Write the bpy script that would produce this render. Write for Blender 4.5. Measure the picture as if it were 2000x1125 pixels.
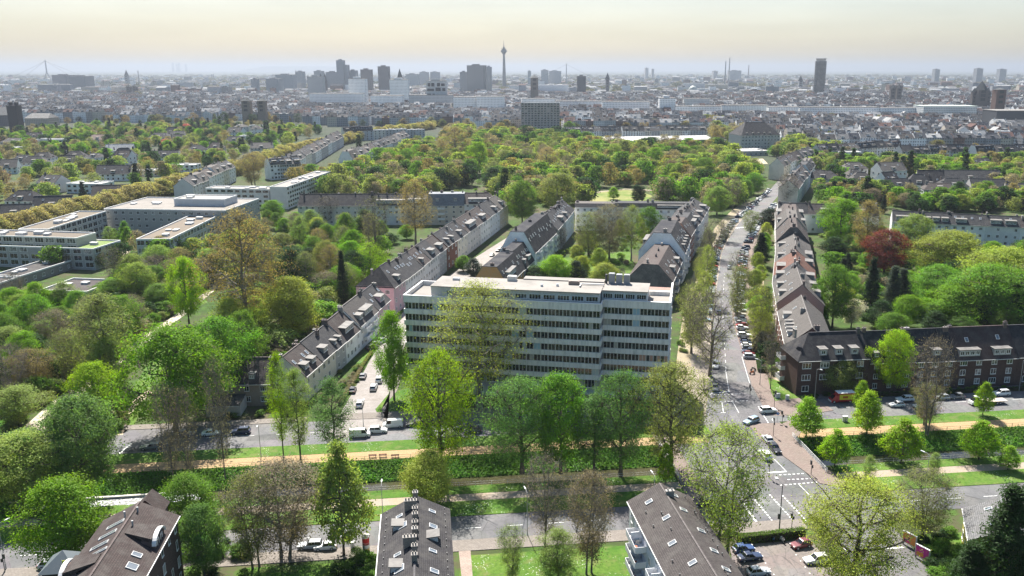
import bpy, math, random
import numpy as np
from mathutils import Vector, Matrix

for _o in list(bpy.data.objects):
    bpy.data.objects.remove(_o, do_unlink=True)
scene = bpy.context.scene
col = scene.collection

# ------------------------------------------------------------------ camera
F, CX, CY, HC = 1660.0, 1065.0, 562.5, 85.0          # survey of the photograph, 2000 px wide frame
PITCH = math.atan2(CY - 135.0, F)
cam_d = bpy.data.cameras.new('camera')
cam = bpy.data.objects.new('camera', cam_d)
col.objects.link(cam)
cam.location = (0, 0, HC)
cam.rotation_euler = (math.pi / 2 - PITCH, 0, 0)
cam_d.sensor_width = 36.0
cam_d.lens = F * 36.0 / 2000.0
cam_d.shift_x = -(CX - 1000.0) / 2000.0
cam_d.clip_start = 1.0
cam_d.clip_end = 120000.0
scene.camera = cam

# ------------------------------------------------------------------ sky, sun, exposure
SUN_EL, SUN_AZ = math.radians(51.0), math.radians(-15.0)   # azimuth from +Y, negative is to the left
world = bpy.data.worlds.new('World')
scene.world = world
world.use_nodes = True
wn = world.node_tree
wn.nodes.clear()
w_out = wn.nodes.new('ShaderNodeOutputWorld')
w_bg = wn.nodes.new('ShaderNodeBackground')
w_sky = wn.nodes.new('ShaderNodeTexSky')
w_sky.sky_type = 'NISHITA'
w_sky.sun_disc = False
w_sky.sun_elevation = SUN_EL
w_sky.sun_rotation = SUN_AZ
w_sky.altitude = 80
w_sky.air_density = 1.0
w_sky.dust_density = 1.9
w_sky.ozone_density = 1.0
w_bg.inputs['Strength'].default_value = 0.121
w_gam = wn.nodes.new('ShaderNodeGamma')                     # evens out the sky between horizon and zenith
w_gam.inputs['Gamma'].default_value = 0.5
wn.links.new(w_sky.outputs[0], w_gam.inputs['Color'])
w_hsv = wn.nodes.new('ShaderNodeHueSaturation')
w_hsv.inputs['Saturation'].default_value = 2.0
wn.links.new(w_gam.outputs[0], w_hsv.inputs['Color'])
w_tc = wn.nodes.new('ShaderNodeTexCoord')                     # thin streaky veil cloud over the whole dome
w_mp = wn.nodes.new('ShaderNodeMapping'); w_mp.inputs['Scale'].default_value = (3.0, 3.0, 22.0)
w_no = wn.nodes.new('ShaderNodeTexNoise'); w_no.inputs['Scale'].default_value = 1.6; w_no.inputs['Detail'].default_value = 6.0
w_ra = wn.nodes.new('ShaderNodeMapRange'); w_ra.inputs['From Min'].default_value = 0.35; w_ra.inputs['From Max'].default_value = 0.75; w_ra.inputs['To Min'].default_value = 0.95; w_ra.inputs['To Max'].default_value = 1.07
w_mul = wn.nodes.new('ShaderNodeVectorMath'); w_mul.operation = 'SCALE'
wn.links.new(w_tc.outputs['Generated'], w_mp.inputs['Vector']); wn.links.new(w_mp.outputs[0], w_no.inputs['Vector']); wn.links.new(w_no.outputs[0], w_ra.inputs['Value'])
wn.links.new(w_hsv.outputs[0], w_mul.inputs[0]); wn.links.new(w_ra.outputs[0], w_mul.inputs['Scale'])
wn.links.new(w_mul.outputs[0], w_bg.inputs['Color'])
wn.links.new(w_bg.outputs[0], w_out.inputs['Surface'])

sun_d = bpy.data.lights.new('sun', 'SUN')
sun_d.energy = 5.0
sun_d.angle = math.radians(0.53)
sun_d.color = (1.0, 0.955, 0.88)
sun = bpy.data.objects.new('sun', sun_d)
col.objects.link(sun)
sdir = Vector((math.sin(SUN_AZ) * math.cos(SUN_EL), math.cos(SUN_AZ) * math.cos(SUN_EL), math.sin(SUN_EL)))
sun.rotation_euler = (-sdir).to_track_quat('-Z', 'Y').to_euler()
sun.location = (0, 0, 400)

vs = scene.view_settings
vs.view_transform = 'Standard'
vs.look = 'None'
vs.exposure = 1.52
vs.gamma = 1.0
vs.use_curve_mapping = False

cy = scene.cycles
cy.max_bounces = 4
cy.diffuse_bounces = 2
cy.glossy_bounces = 2
cy.transmission_bounces = 3
cy.transparent_max_bounces = 6
cy.volume_bounces = 0
cy.caustics_reflective = False
cy.caustics_refractive = False
cy.use_adaptive_sampling = True
cy.adaptive_threshold = 0.02
cy.use_denoising = True
try:
    cy.denoiser = 'OPENIMAGEDENOISE'
    cy.denoising_input_passes = 'RGB_ALBEDO_NORMAL'
    cy.denoising_prefilter = 'ACCURATE'
except Exception:
    pass

# ------------------------------------------------------------------ survey helpers (place -> metres)
_c, _s = math.cos(PITCH), math.sin(PITCH)
def G(x, y, z=0.0):
    """Survey point of the photograph lying at height z, in metres."""
    dx, dy = (x - CX) / F, (CY - y) / F
    t = (z - HC) / (-_s + _c * dy)
    return Vector((dx * t, (_c + _s * dy) * t, z))
def VZ(x, y, Y):
    """Height of survey point (x, y) that stands Y metres ahead."""
    dx, dy = (x - CX) / F, (CY - y) / F
    return HC + (-_s + _c * dy) * Y / (_c + _s * dy)
def PX(X, Y, Z=0.0):
    z = Z - HC
    d = Y * _c - z * _s
    return CX + F * X / d, CY - F * (Y * _s + z * _c) / d, d
TH = math.atan(0.1186)                                  # canal direction
CU, SU = math.cos(TH), math.sin(TH)
def UV(u, v, z=0.0):
    return Vector((u * CU - v * SU, u * SU + v * CU, z))
def toUV(p):
    return p[0] * CU + p[1] * SU, -p[0] * SU + p[1] * CU

# ------------------------------------------------------------------ tags
def tag(o, label=None, cat=None, group=None, kind=None):
    if label: o['label'] = label
    if cat: o['category'] = cat
    if group: o['group'] = group
    if kind: o['kind'] = kind
    return o
def link(name, mesh, parent=None, loc=None, rz=0.0, scale=None, color=None):
    o = bpy.data.objects.new(name, mesh)
    col.objects.link(o)
    if parent is not None: o.parent = parent
    if loc is not None: o.location = loc
    if rz: o.rotation_euler = (0, 0, rz)
    if scale is not None: o.scale = scale
    if color is not None: o.color = (color[0], color[1], color[2], 1.0)
    return o
def empty(name, loc, rz=0.0):
    o = bpy.data.objects.new(name, None)
    col.objects.link(o)
    o.empty_display_size = 0.5
    o.location = loc
    o.rotation_euler = (0, 0, rz)
    return o
ORD = ['first', 'second', 'third', 'fourth', 'fifth', 'sixth', 'seventh', 'eighth', 'ninth', 'tenth', 'eleventh', 'twelfth',
       'thirteenth', 'fourteenth', 'fifteenth', 'sixteenth', 'seventeenth', 'eighteenth', 'nineteenth', 'twentieth']
def ordinal(i):
    if i < 20: return ORD[i]
    n = i + 1
    t = {2: 'twenty', 3: 'thirty', 4: 'forty', 5: 'fifty', 6: 'sixty', 7: 'seventy', 8: 'eighty', 9: 'ninety'}[n // 10 % 10] if n < 100 else '%d' % (n // 10)
    if n < 100 and n % 10 == 0: return {'twenty': 'twentieth', 'thirty': 'thirtieth', 'forty': 'fortieth', 'fifty': 'fiftieth', 'sixty': 'sixtieth', 'seventy': 'seventieth', 'eighty': 'eightieth', 'ninety': 'ninetieth'}[t]
    if n < 100: return t + '-' + ORD[n % 10 - 1]
    return '%dth' % n

# ------------------------------------------------------------------ materials
MATS = {}
class NT:
    def __init__(s, name):
        s.m = bpy.data.materials.new(name)
        s.m.use_nodes = True
        s.t = s.m.node_tree
        s.t.nodes.clear()
        s.out = s.n('ShaderNodeOutputMaterial')
    def n(s, typ, **kw):
        nd = s.t.nodes.new(typ)
        for k, v in kw.items(): setattr(nd, k, v)
        return nd
    def l(s, a, b): s.t.links.new(a, b)
    def setin(s, nd, **kw):
        for k, v in kw.items(): nd.inputs[k.replace('_', ' ')].default_value = v
    def noise(s, scale, detail=3, vec=None, rough=0.6):
        nd = s.n('ShaderNodeTexNoise')
        nd.inputs['Scale'].default_value = scale
        nd.inputs['Detail'].default_value = detail
        nd.inputs['Roughness'].default_value = rough
        if vec is not None: s.l(vec, nd.inputs['Vector'])
        return nd.outputs[0]
    def ramp(s, fac, stops, interp='LINEAR'):
        nd = s.n('ShaderNodeValToRGB')
        cr = nd.color_ramp
        cr.interpolation = interp
        while len(cr.elements) < len(stops): cr.elements.new(0.5)
        for e, (p, c) in zip(cr.elements, stops):
            e.position = p
            e.color = (c, c, c, 1) if isinstance(c, (int, float)) else (c[0], c[1], c[2], 1)
        s.l(fac, nd.inputs[0])
        return nd.outputs[0]
    def mix(s, a, b, fac=0.5, mode='MIX'):
        nd = s.n('ShaderNodeMix', data_type='RGBA', blend_type=mode)
        if isinstance(fac, (int, float)): nd.inputs[0].default_value = fac
        else: s.l(fac, nd.inputs[0])
        for i, v in ((6, a), (7, b)):
            if isinstance(v, tuple): nd.inputs[i].default_value = (v[0], v[1], v[2], 1)
            else: s.l(v, nd.inputs[i])
        return nd.outputs[2]
    def math(s, op, a, b=None):
        nd = s.n('ShaderNodeMath', operation=op)
        for i, v in ((0, a), (1, b)):
            if v is None: continue
            if isinstance(v, (int, float)): nd.inputs[i].default_value = v
            else: s.l(v, nd.inputs[i])
        return nd.outputs[0]
    def geo(s, space='pos'):
        if space == 'pos': return s.n('ShaderNodeNewGeometry').outputs['Position']
        return s.n('ShaderNodeTexCoord').outputs['Object']
    def objcol(s): return s.n('ShaderNodeObjectInfo').outputs['Color']
    def bsdf(s, colr, rough=0.8, spec=0.3, metal=0.0, bump=None, bstr=0.3, bdist=0.05, coat=0.0):
        p = s.n('ShaderNodeBsdfPrincipled')
        if isinstance(colr, tuple): p.inputs['Base Color'].default_value = (colr[0], colr[1], colr[2], 1)
        else: s.l(colr, p.inputs['Base Color'])
        if isinstance(rough, (int, float)): p.inputs['Roughness'].default_value = rough
        else: s.l(rough, p.inputs['Roughness'])
        p.inputs['Specular IOR Level'].default_value = spec
        p.inputs['Metallic'].default_value = metal
        p.inputs['Coat Weight'].default_value = coat
        if bump is not None:
            b = s.n('ShaderNodeBump')
            b.inputs['Strength'].default_value = bstr
            b.inputs['Distance'].default_value = bdist
            s.l(bump, b.inputs['Height'])
            s.l(b.outputs[0], p.inputs['Normal'])
        s.l(p.outputs[0], s.out.inputs['Surface'])
        return p
def reg(name):
    def deco(fn):
        t = NT(name)
        fn(t)
        MATS[name] = t.m
        return fn
    return deco

@reg('plaster')
def _(t):
    g = t.geo()
    n = t.noise(0.35, 4, g); n2 = t.noise(3.0, 3, g)
    c = t.mix(t.objcol(), (0.30, 0.29, 0.27), t.ramp(n, [(0.42, 0.0), (0.8, 0.38)]))
    c = t.mix(c, (0.55, 0.53, 0.5), t.ramp(n2, [(0.45, 0.0), (0.8, 0.16)]))
    t.bsdf(c, 0.9, 0.15, bump=n2, bstr=0.15)
@reg('brick_wall')
def _(t):
    b = t.n('ShaderNodeTexBrick')
    t.l(t.geo('obj'), b.inputs['Vector'])
    mp = t.n('ShaderNodeMapping'); mp.inputs['Rotation'].default_value = (math.pi / 2, 0, 0)
    t.l(t.geo('obj'), mp.inputs['Vector']); t.l(mp.outputs[0], b.inputs['Vector'])
    b.inputs['Scale'].default_value = 1.0
    b.inputs['Brick Width'].default_value = 0.5; b.inputs['Row Height'].default_value = 0.16
    b.inputs['Mortar Size'].default_value = 0.02
    b.inputs['Color1'].default_value = (1, 1, 1, 1); b.inputs['Color2'].default_value = (0.68, 0.68, 0.68, 1); b.inputs['Mortar'].default_value = (1.1, 1.05, 1.0, 1)
    c = t.mix(t.objcol(), b.outputs[0], 1.0, 'MULTIPLY')
    n = t.noise(0.5, 4, t.geo())
    c = t.mix(c, (0.10, 0.07, 0.055), t.ramp(n, [(0.42, 0.0), (0.8, 0.35)]))
    t.bsdf(c, 0.9, 0.15)
@reg('concrete')
def _(t):
    g = t.geo()
    mp = t.n('ShaderNodeMapping'); mp.inputs['Scale'].default_value = (1.0, 1.0, 0.12); t.l(g, mp.inputs['Vector'])
    st = t.noise(1.6, 5, mp.outputs[0]); n = t.noise(0.25, 4, g); f = t.noise(5, 2, g)
    c = t.mix(t.objcol(), (0.20, 0.195, 0.185), t.ramp(st, [(0.45, 0.0), (0.78, 0.55)]))
    c = t.mix(c, (0.62, 0.60, 0.57), t.ramp(n, [(0.5, 0.0), (0.8, 0.4)]))
    t.bsdf(c, 0.88, 0.2, bump=f, bstr=0.2)
@reg('roof_tile')
def _(t):
    tc = t.n('ShaderNodeTexCoord').outputs['UV']
    b = t.n('ShaderNodeTexBrick'); t.l(tc, b.inputs['Vector'])
    b.inputs['Scale'].default_value = 1.0
    b.inputs['Brick Width'].default_value = 0.42; b.inputs['Row Height'].default_value = 0.34; b.inputs['Mortar Size'].default_value = 0.035
    b.inputs['Color1'].default_value = (1, 1, 1, 1); b.inputs['Color2'].default_value = (0.72, 0.72, 0.72, 1); b.inputs['Mortar'].default_value = (0.35, 0.35, 0.35, 1)
    c = t.mix(t.objcol(), b.outputs[0], 1.0, 'MULTIPLY')
    n = t.noise(0.45, 5, t.geo()); m = t.noise(1.7, 4, t.geo())
    c = t.mix(c, (0.115, 0.108, 0.098), t.ramp(n, [(0.44, 0.0), (0.75, 0.45)]))
    c = t.mix(c, (0.05, 0.045, 0.045), t.ramp(m, [(0.5, 0.0), (0.8, 0.45)]))
    t.bsdf(c, 0.8, 0.18, bump=b.outputs['Fac'], bstr=0.5, bdist=-0.04)
@reg('roof_flat')
def _(t):
    g = t.geo()
    n = t.noise(0.18, 5, g); m = t.noise(2.2, 3, g)
    c = t.mix(t.objcol(), (0.12, 0.115, 0.105), t.ramp(n, [(0.45, 0.0), (0.75, 0.5)]))
    c = t.mix(c, (0.3, 0.29, 0.27), t.ramp(m, [(0.5, 0.0), (0.85, 0.25)]))
    t.bsdf(c, 0.92, 0.1)
@reg('painted_metal')
def _(t):
    n = t.noise(1.2, 4, t.geo())
    c = t.mix(t.objcol(), (0.2, 0.19, 0.18), t.ramp(n, [(0.5, 0.0), (0.8, 0.3)]))
    t.bsdf(c, 0.5, 0.5)
@reg('glass')
def _(t):
    n = t.noise(0.7, 2, t.geo())
    c = t.mix((0.012, 0.015, 0.018), (0.05, 0.055, 0.055), t.ramp(n, [(0.45, 0.0), (0.65, 1.0)]))
    t.bsdf(c, 0.08, 0.6)
@reg('glass_pale')
def _(t):
    n = t.noise(0.9, 2, t.geo())
    t.bsdf(t.mix((0.05, 0.055, 0.06), (0.34, 0.33, 0.31), t.ramp(n, [(0.42, 0.0), (0.6, 1.0)])), 0.12, 0.6)
@reg('curtain_glass')
def _(t):
    t.bsdf(t.objcol(), 0.25, 0.6)
@reg('frame')
def _(t): t.bsdf((0.72, 0.72, 0.70), 0.5, 0.4)
@reg('asphalt')
def _(t):
    g = t.geo()
    n = t.noise(0.12, 5, g); m = t.noise(1.5, 4, g); f = t.noise(14, 2, g)
    mp = t.n('ShaderNodeMapping'); mp.inputs['Scale'].default_value = (1, 0.06, 1); mp.inputs['Rotation'].default_value = (0, 0, -TH + 1.57); t.l(g, mp.inputs['Vector'])
    st = t.noise(0.9, 3, mp.outputs[0])
    c = t.mix(t.objcol(), (0.20, 0.19, 0.185), t.ramp(n, [(0.4, 0.0), (0.7, 0.6)]))
    c = t.mix(c, (0.055, 0.055, 0.055), t.ramp(m, [(0.48, 0.0), (0.72, 0.5)]))
    v_ = t.n('ShaderNodeTexVoronoi'); v_.inputs['Scale'].default_value = 0.16; t.l(g, v_.inputs['Vector'])
    c = t.mix(c, v_.outputs['Color'], 0.05, 'SOFT_LIGHT')
    v2 = t.n('ShaderNodeTexVoronoi', feature='DISTANCE_TO_EDGE'); v2.inputs['Scale'].default_value = 0.22; t.l(g, v2.inputs['Vector'])
    c = t.mix(c, (0.03, 0.03, 0.03), t.ramp(v2.outputs['Distance'], [(0.004, 0.5), (0.012, 0.0)]))
    c = t.mix(c, (0.075, 0.073, 0.075), t.ramp(st, [(0.5, 0.0), (0.7, 0.4)]))
    t.bsdf(c, 0.85, 0.25, bump=f, bstr=0.15)
@reg('paving')
def _(t):
    g = t.geo()
    b = t.n('ShaderNodeTexBrick'); t.l(g, b.inputs['Vector'])
    b.inputs['Scale'].default_value = 1.0; b.inputs['Brick Width'].default_value = 0.6; b.inputs['Row Height'].default_value = 0.4; b.inputs['Mortar Size'].default_value = 0.03
    b.inputs['Color1'].default_value = (1, 1, 1, 1); b.inputs['Color2'].default_value = (0.8, 0.8, 0.8, 1); b.inputs['Mortar'].default_value = (0.6, 0.6, 0.6, 1)
    n = t.noise(0.3, 5, g); m = t.noise(2, 3, g)
    c = t.mix(t.objcol(), b.outputs[0], 1.0, 'MULTIPLY')
    c = t.mix(c, (0.14, 0.12, 0.10), t.ramp(n, [(0.42, 0.0), (0.75, 0.55)]))
    c = t.mix(c, (0.35, 0.32, 0.28), t.ramp(m, [(0.52, 0.0), (0.8, 0.3)]))
    t.bsdf(c, 0.9, 0.2)
@reg('sand')
def _(t):
    g = t.geo()
    n = t.noise(0.35, 5, g); m = t.noise(3.5, 3, g)
    c = t.mix(t.objcol(), (0.30, 0.21, 0.11), t.ramp(n, [(0.4, 0.0), (0.75, 0.6)]))
    c = t.mix(c, (0.55, 0.47, 0.34), t.ramp(m, [(0.5, 0.0), (0.8, 0.4)]))
    t.bsdf(c, 0.95, 0.1)
@reg('grass')
def _(t):
    g = t.geo()
    n = t.noise(0.10, 5, g); m = t.noise(1.3, 5, g, 0.7); f = t.noise(9, 3, g)
    c = t.mix((0.055, 0.125, 0.018), (0.10, 0.165, 0.028), t.ramp(n, [(0.38, 0.0), (0.65, 1.0)]))
    c = t.mix(c, (0.03, 0.075, 0.012), t.ramp(m, [(0.45, 0.0), (0.7, 0.75)]))
    c = t.mix(c, (0.17, 0.155, 0.07), t.ramp(t.noise(0.42, 5, g), [(0.5, 0.0), (0.72, 0.6)]))
    d = t.n('ShaderNodeTexVoronoi'); d.inputs['Scale'].default_value = 2.2; t.l(g, d.inputs['Vector'])
    dd = t.math('MULTIPLY', t.ramp(d.outputs['Distance'], [(0.16, 1.0), (0.30, 0.0)]), t.ramp(t.noise(0.16, 4, g), [(0.53, 0.0), (0.62, 0.8)]))
    c = t.mix(c, (0.5, 0.52, 0.44), dd)
    t.bsdf(c, 0.95, 0.1, bump=f, bstr=0.5, bdist=0.12)
@reg('meadow')
def _(t):
    g = t.geo()
    n = t.noise(0.05, 5, g); m = t.noise(0.5, 5, g)
    c = t.mix((0.12, 0.17, 0.04), (0.26, 0.24, 0.10), t.ramp(n, [(0.4, 0.0), (0.6, 1.0)]))
    c = t.mix(c, (0.07, 0.12, 0.03), t.ramp(m, [(0.45, 0.0), (0.75, 0.7)]))
    t.bsdf(c, 0.95, 0.1)
@reg('earth')
def _(t):
    g = t.geo()
    n = t.noise(0.03, 6, g); m = t.noise(0.3, 5, g); f = t.noise(4, 3, g); far = t.noise(0.004, 8, g, 0.75)
    c = t.mix((0.035, 0.065, 0.016), (0.085, 0.07, 0.045), t.ramp(n, [(0.4, 0.0), (0.62, 1.0)]))
    c = t.mix(c, (0.055, 0.105, 0.02), t.ramp(m, [(0.48, 0.0), (0.62, 0.85)]))
    cf = t.mix((0.035, 0.052, 0.028), (0.06, 0.058, 0.048), t.ramp(far, [(0.42, 0.0), (0.6, 1.0)]))
    sx = t.n('ShaderNodeSeparateXYZ'); t.l(g, sx.inputs[0])
    c = t.mix(c, cf, t.ramp(t.math('MULTIPLY', sx.outputs[1], 0.001), [(0.6, 0.0), (0.9, 1.0)]))
    t.bsdf(c, 0.95, 0.1, bump=f, bstr=0.4, bdist=0.1)
@reg('water')
def _(t):
    g = t.geo()
    mp = t.n('ShaderNodeMapping'); mp.inputs['Scale'].default_value = (0.5, 1.2, 1); mp.inputs['Rotation'].default_value = (0, 0, -TH); t.l(g, mp.inputs['Vector'])
    n = t.noise(2.0, 3, mp.outputs[0])
    c = t.mix((0.035, 0.032, 0.018), (0.06, 0.055, 0.03), t.ramp(t.noise(0.1, 3, g), [(0.4, 0.0), (0.6, 1.0)]))
    t.bsdf(c, 0.06, 0.6, bump=n, bstr=0.18, bdist=0.04)
@reg('rapids')
def _(t):
    g = t.geo()
    n = t.noise(1.8, 5, g, 0.75)
    c = t.mix((0.05, 0.055, 0.05), (0.6, 0.62, 0.64), t.ramp(n, [(0.5, 0.0), (0.62, 1.0)]))
    t.bsdf(c, 0.3, 0.5, bump=n, bstr=0.8, bdist=0.15)
@reg('road_paint')
def _(t):
    n = t.noise(2.5, 4, t.geo())
    t.bsdf(t.mix((0.70, 0.70, 0.68), (0.24, 0.24, 0.23), t.ramp(n, [(0.5, 0.0), (0.75, 0.8)])), 0.7, 0.2)
@reg('bark')
def _(t):
    n = t.noise(2.2, 5, t.geo())
    c = t.mix(t.objcol(), (0.035, 0.03, 0.024), t.ramp(n, [(0.4, 0.0), (0.7, 0.75)]))
    t.bsdf(c, 0.95, 0.1)
@reg('car_paint')
def _(t): t.bsdf(t.objcol(), 0.28, 0.5, coat=0.6)
@reg('car_glass')
def _(t): t.bsdf((0.012, 0.014, 0.016), 0.06, 0.7)
@reg('rubber')
def _(t): t.bsdf((0.018, 0.018, 0.018), 0.85, 0.2)
@reg('lamp_lens')
def _(t): t.bsdf(t.objcol(), 0.2, 0.6)
@reg('dark_metal')
def _(t): t.bsdf((0.045, 0.048, 0.05), 0.55, 0.5)
@reg('plain')
def _(t): t.bsdf(t.objcol(), 0.7, 0.3)

def leaf_mat(name, src):
    t = NT(name)
    if src == 'obj': base = t.objcol()
    else:
        a = t.n('ShaderNodeAttribute'); a.attribute_type = 'INSTANCER'; a.attribute_name = 'tint'; base = a.outputs['Color']
    sh = t.n('ShaderNodeAttribute'); sh.attribute_type = 'GEOMETRY'; sh.attribute_name = 'shade'
    hsv = t.n('ShaderNodeHueSaturation')
    t.l(base, hsv.inputs['Color'])
    t.l(t.math('ADD', t.math('MULTIPLY', sh.outputs['Fac'], 0.03), 0.485), hsv.inputs['Hue'])
    t.l(t.math('ADD', t.math('MULTIPLY', sh.outputs['Fac'], 0.62), 0.66), hsv.inputs['Value'])
    hsv.inputs['Saturation'].default_value = 1.04
    c = hsv.outputs[0]
    d = t.n('ShaderNodeBsdfDiffuse'); t.l(c, d.inputs['Color'])
    tr = t.n('ShaderNodeBsdfTranslucent')
    t.l(t.mix(c, (1.3, 1.3, 0.7), 1.0, 'MULTIPLY'), tr.inputs['Color'])
    gl = t.n('ShaderNodeBsdfGlossy'); gl.inputs['Roughness'].default_value = 0.6; gl.inputs['Color'].default_value = (0.8, 0.85, 0.8, 1)
    m1 = t.n('ShaderNodeMixShader'); m1.inputs[0].default_value = 0.52
    t.l(d.outputs[0], m1.inputs[1]); t.l(tr.outputs[0], m1.inputs[2])
    m2 = t.n('ShaderNodeMixShader'); m2.inputs[0].default_value = 0.012
    t.l(m1.outputs[0], m2.inputs[1]); t.l(gl.outputs[0], m2.inputs[2])
    t.l(m2.outputs[0], t.out.inputs['Surface'])
    MATS[name] = t.m
leaf_mat('leaf', 'obj')
leaf_mat('leaf_far', 'inst')

# wall of far buildings: a fine grid of openings too small to tell apart (u = metres along the wall, v = height)
def far_wall_mat(name, src, cu=2.7, cv=3.1):
    t = NT(name)
    uv = t.n('ShaderNodeTexCoord').outputs['UV']
    sx = t.n('ShaderNodeSeparateXYZ'); t.l(uv, sx.inputs[0])
    if src == 'obj': base = t.objcol()
    else:
        a = t.n('ShaderNodeAttribute'); a.attribute_type = 'GEOMETRY'; a.attribute_name = 'tint'; base = a.outputs['Color']
    fu = t.math('FRACT', t.math('MULTIPLY', sx.outputs[0], 1 / cu)); fv = t.math('FRACT', t.math('MULTIPLY', sx.outputs[1], 1 / cv))
    k = t.math('MULTIPLY', t.math('MULTIPLY', t.math('GREATER_THAN', fu, 0.26), t.math('LESS_THAN', fu, 0.74)),
               t.math('MULTIPLY', t.math('GREATER_THAN', fv, 0.28), t.math('LESS_THAN', fv, 0.80)))
    c = t.mix(base, (0.03, 0.035, 0.04), t.math('MULTIPLY', k, 0.65))
    t.bsdf(c, 0.85, 0.2)
    MATS[name] = t.m
far_wall_mat('far_wall', 'att')
far_wall_mat('city_wall', 'obj')
far_wall_mat('band_wall', 'obj', 200.0, 3.4)
@reg('far_roof')
def _(t):
    a = t.n('ShaderNodeAttribute'); a.attribute_type = 'GEOMETRY'; a.attribute_name = 'tint'
    n = t.noise(0.25, 4, t.geo())
    c = t.mix(a.outputs['Color'], (0.10, 0.10, 0.10), t.ramp(n, [(0.45, 0.0), (0.75, 0.5)]))
    t.bsdf(c, 0.85, 0.12)

# ------------------------------------------------------------------ mesh builder
class MB:
    def __init__(s): s.v, s.f, s.m, s.uv = [], [], [], []
    def poly(s, pts, mi=0, uv=None):
        i = len(s.v)
        s.v.extend([(p[0], p[1], p[2]) for p in pts])
        s.f.append(tuple(range(i, i + len(pts))))
        s.m.append(mi)
        if uv is None:
            p0, p1 = Vector(pts[0]), Vector(pts[1])
            e = p1 - p0
            e = e.normalized() if e.length > 1e-6 else Vector((1, 0, 0))
            nrm = Vector((0, 0, 0))
            for k in range(1, len(pts) - 1): nrm += (Vector(pts[k]) - p0).cross(Vector(pts[k + 1]) - p0)
            nrm = nrm.normalized() if nrm.length > 1e-9 else Vector((0, 0, 1))
            w = nrm.cross(e)
            uv = [((Vector(p) - p0).dot(e), (Vector(p) - p0).dot(w)) for p in pts]
        s.uv.extend(uv)
        return s
    def box(s, x0, x1, y0, y1, z0, z1, mi=0, top=None):
        a = [(x0, y0, z0), (x1, y0, z0), (x1, y1, z0), (x0, y1, z0), (x0, y0, z1), (x1, y0, z1), (x1, y1, z1), (x0, y1, z1)]
        for k, q in enumerate(((0, 3, 2, 1), (4, 5, 6, 7), (0, 1, 5, 4), (1, 2, 6, 5), (2, 3, 7, 6), (3, 0, 4, 7))):
            s.poly([a[i] for i in q], top if (k == 1 and top is not None) else mi)
        return s
    def hexa(s, b, t, mi=0, top=None):
        n = len(b)
        s.poly(list(reversed(b)), mi); s.poly(t, mi if top is None else top)
        for i in range(n): s.poly([b[i], b[(i + 1) % n], t[(i + 1) % n], t[i]], mi)
        return s
    def prism(s, pts, z0, z1, mi=0, top=None):
        return s.hexa([(p[0], p[1], z0) for p in pts], [(p[0], p[1], z1) for p in pts], mi, top)
    def cyl(s, x, y, z0, z1, r0, r1=None, n=10, mi=0, cap=True):
        r1 = r0 if r1 is None else r1
        b = [(x + r0 * math.cos(6.28318 * i / n), y + r0 * math.sin(6.28318 * i / n), z0) for i in range(n)]
        t = [(x + r1 * math.cos(6.28318 * i / n), y + r1 * math.sin(6.28318 * i / n), z1) for i in range(n)]
        for i in range(n): s.poly([b[i], b[(i + 1) % n], t[(i + 1) % n], t[i]], mi)
        if cap: s.poly(t, mi); s.poly(list(reversed(b)), mi)
        return s
    def tube(s, p, q, r, r2=None, n=6, mi=0):
        p, q = Vector(p), Vector(q); r2 = r if r2 is None else r2
        d = (q - p).normalized(); a = d.orthogonal().normalized(); b = d.cross(a)
        P = [p + (a * math.cos(6.28318 * i / n) + b * math.sin(6.28318 * i / n)) * r for i in range(n)]
        Q = [q + (a * math.cos(6.28318 * i / n) + b * math.sin(6.28318 * i / n)) * r2 for i in range(n)]
        for i in range(n): s.poly([P[i], P[(i + 1) % n], Q[(i + 1) % n], Q[i]], mi)
        s.poly(list(reversed(P)), mi); s.poly(Q, mi)
        return s
    def mesh(s, name, mats):
        me = bpy.data.meshes.new(name)
        me.from_pydata(s.v, [], s.f)
        for m in mats: me.materials.append(MATS[m])
        if len(mats) > 1: me.polygons.foreach_set('material_index', s.m)
        ul = me.uv_layers.new(name='UVMap')
        ul.data.foreach_set('uv', [c for p in s.uv for c in p])
        me.update()
        return me
    def obj(s, name, mats, parent=None, color=None, loc=None, rz=0.0):
        if isinstance(mats, str): mats = [mats]
        return link(name, s.mesh(name, mats), parent, loc, rz, None, color)
# ================================================================== SETTING
def struct(o): o['kind'] = 'structure'; return o
def gp(pts, z=0.0):
    return [G(p[0], p[1], 0.0) + Vector((0, 0, z)) for p in pts]
def sheet(name, pts, z, mat, color):
    m = MB(); m.poly([(p[0], p[1], z) for p in pts])
    if (Vector(pts[1]) - Vector(pts[0])).cross(Vector(pts[2]) - Vector(pts[1])).z < 0 and len(pts) < 5:
        m = MB(); m.poly([(p[0], p[1], z) for p in reversed(pts)])
    return struct(m.obj(name, mat, None, color))
def strip(name, left, right, z, mat, color, thick=0.0):
    m = MB()
    for i in range(len(left) - 1):
        a, b, c_, d = left[i], right[i], right[i + 1], left[i + 1]
        q = [(a[0], a[1], z), (b[0], b[1], z), (c_[0], c_[1], z), (d[0], d[1], z)]
        m.poly(q)
    return struct(m.obj(name, mat, None, color))
def slab(name, pts, z, mat, color):
    m = MB(); m.prism([(p[0], p[1]) for p in pts], 0.0, z)
    return struct(m.obj(name, mat, None, color))
def uvrect(u0, u1, v0, v1): return [UV(u0, v0), UV(u1, v0), UV(u1, v1), UV(u0, v1)]

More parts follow.
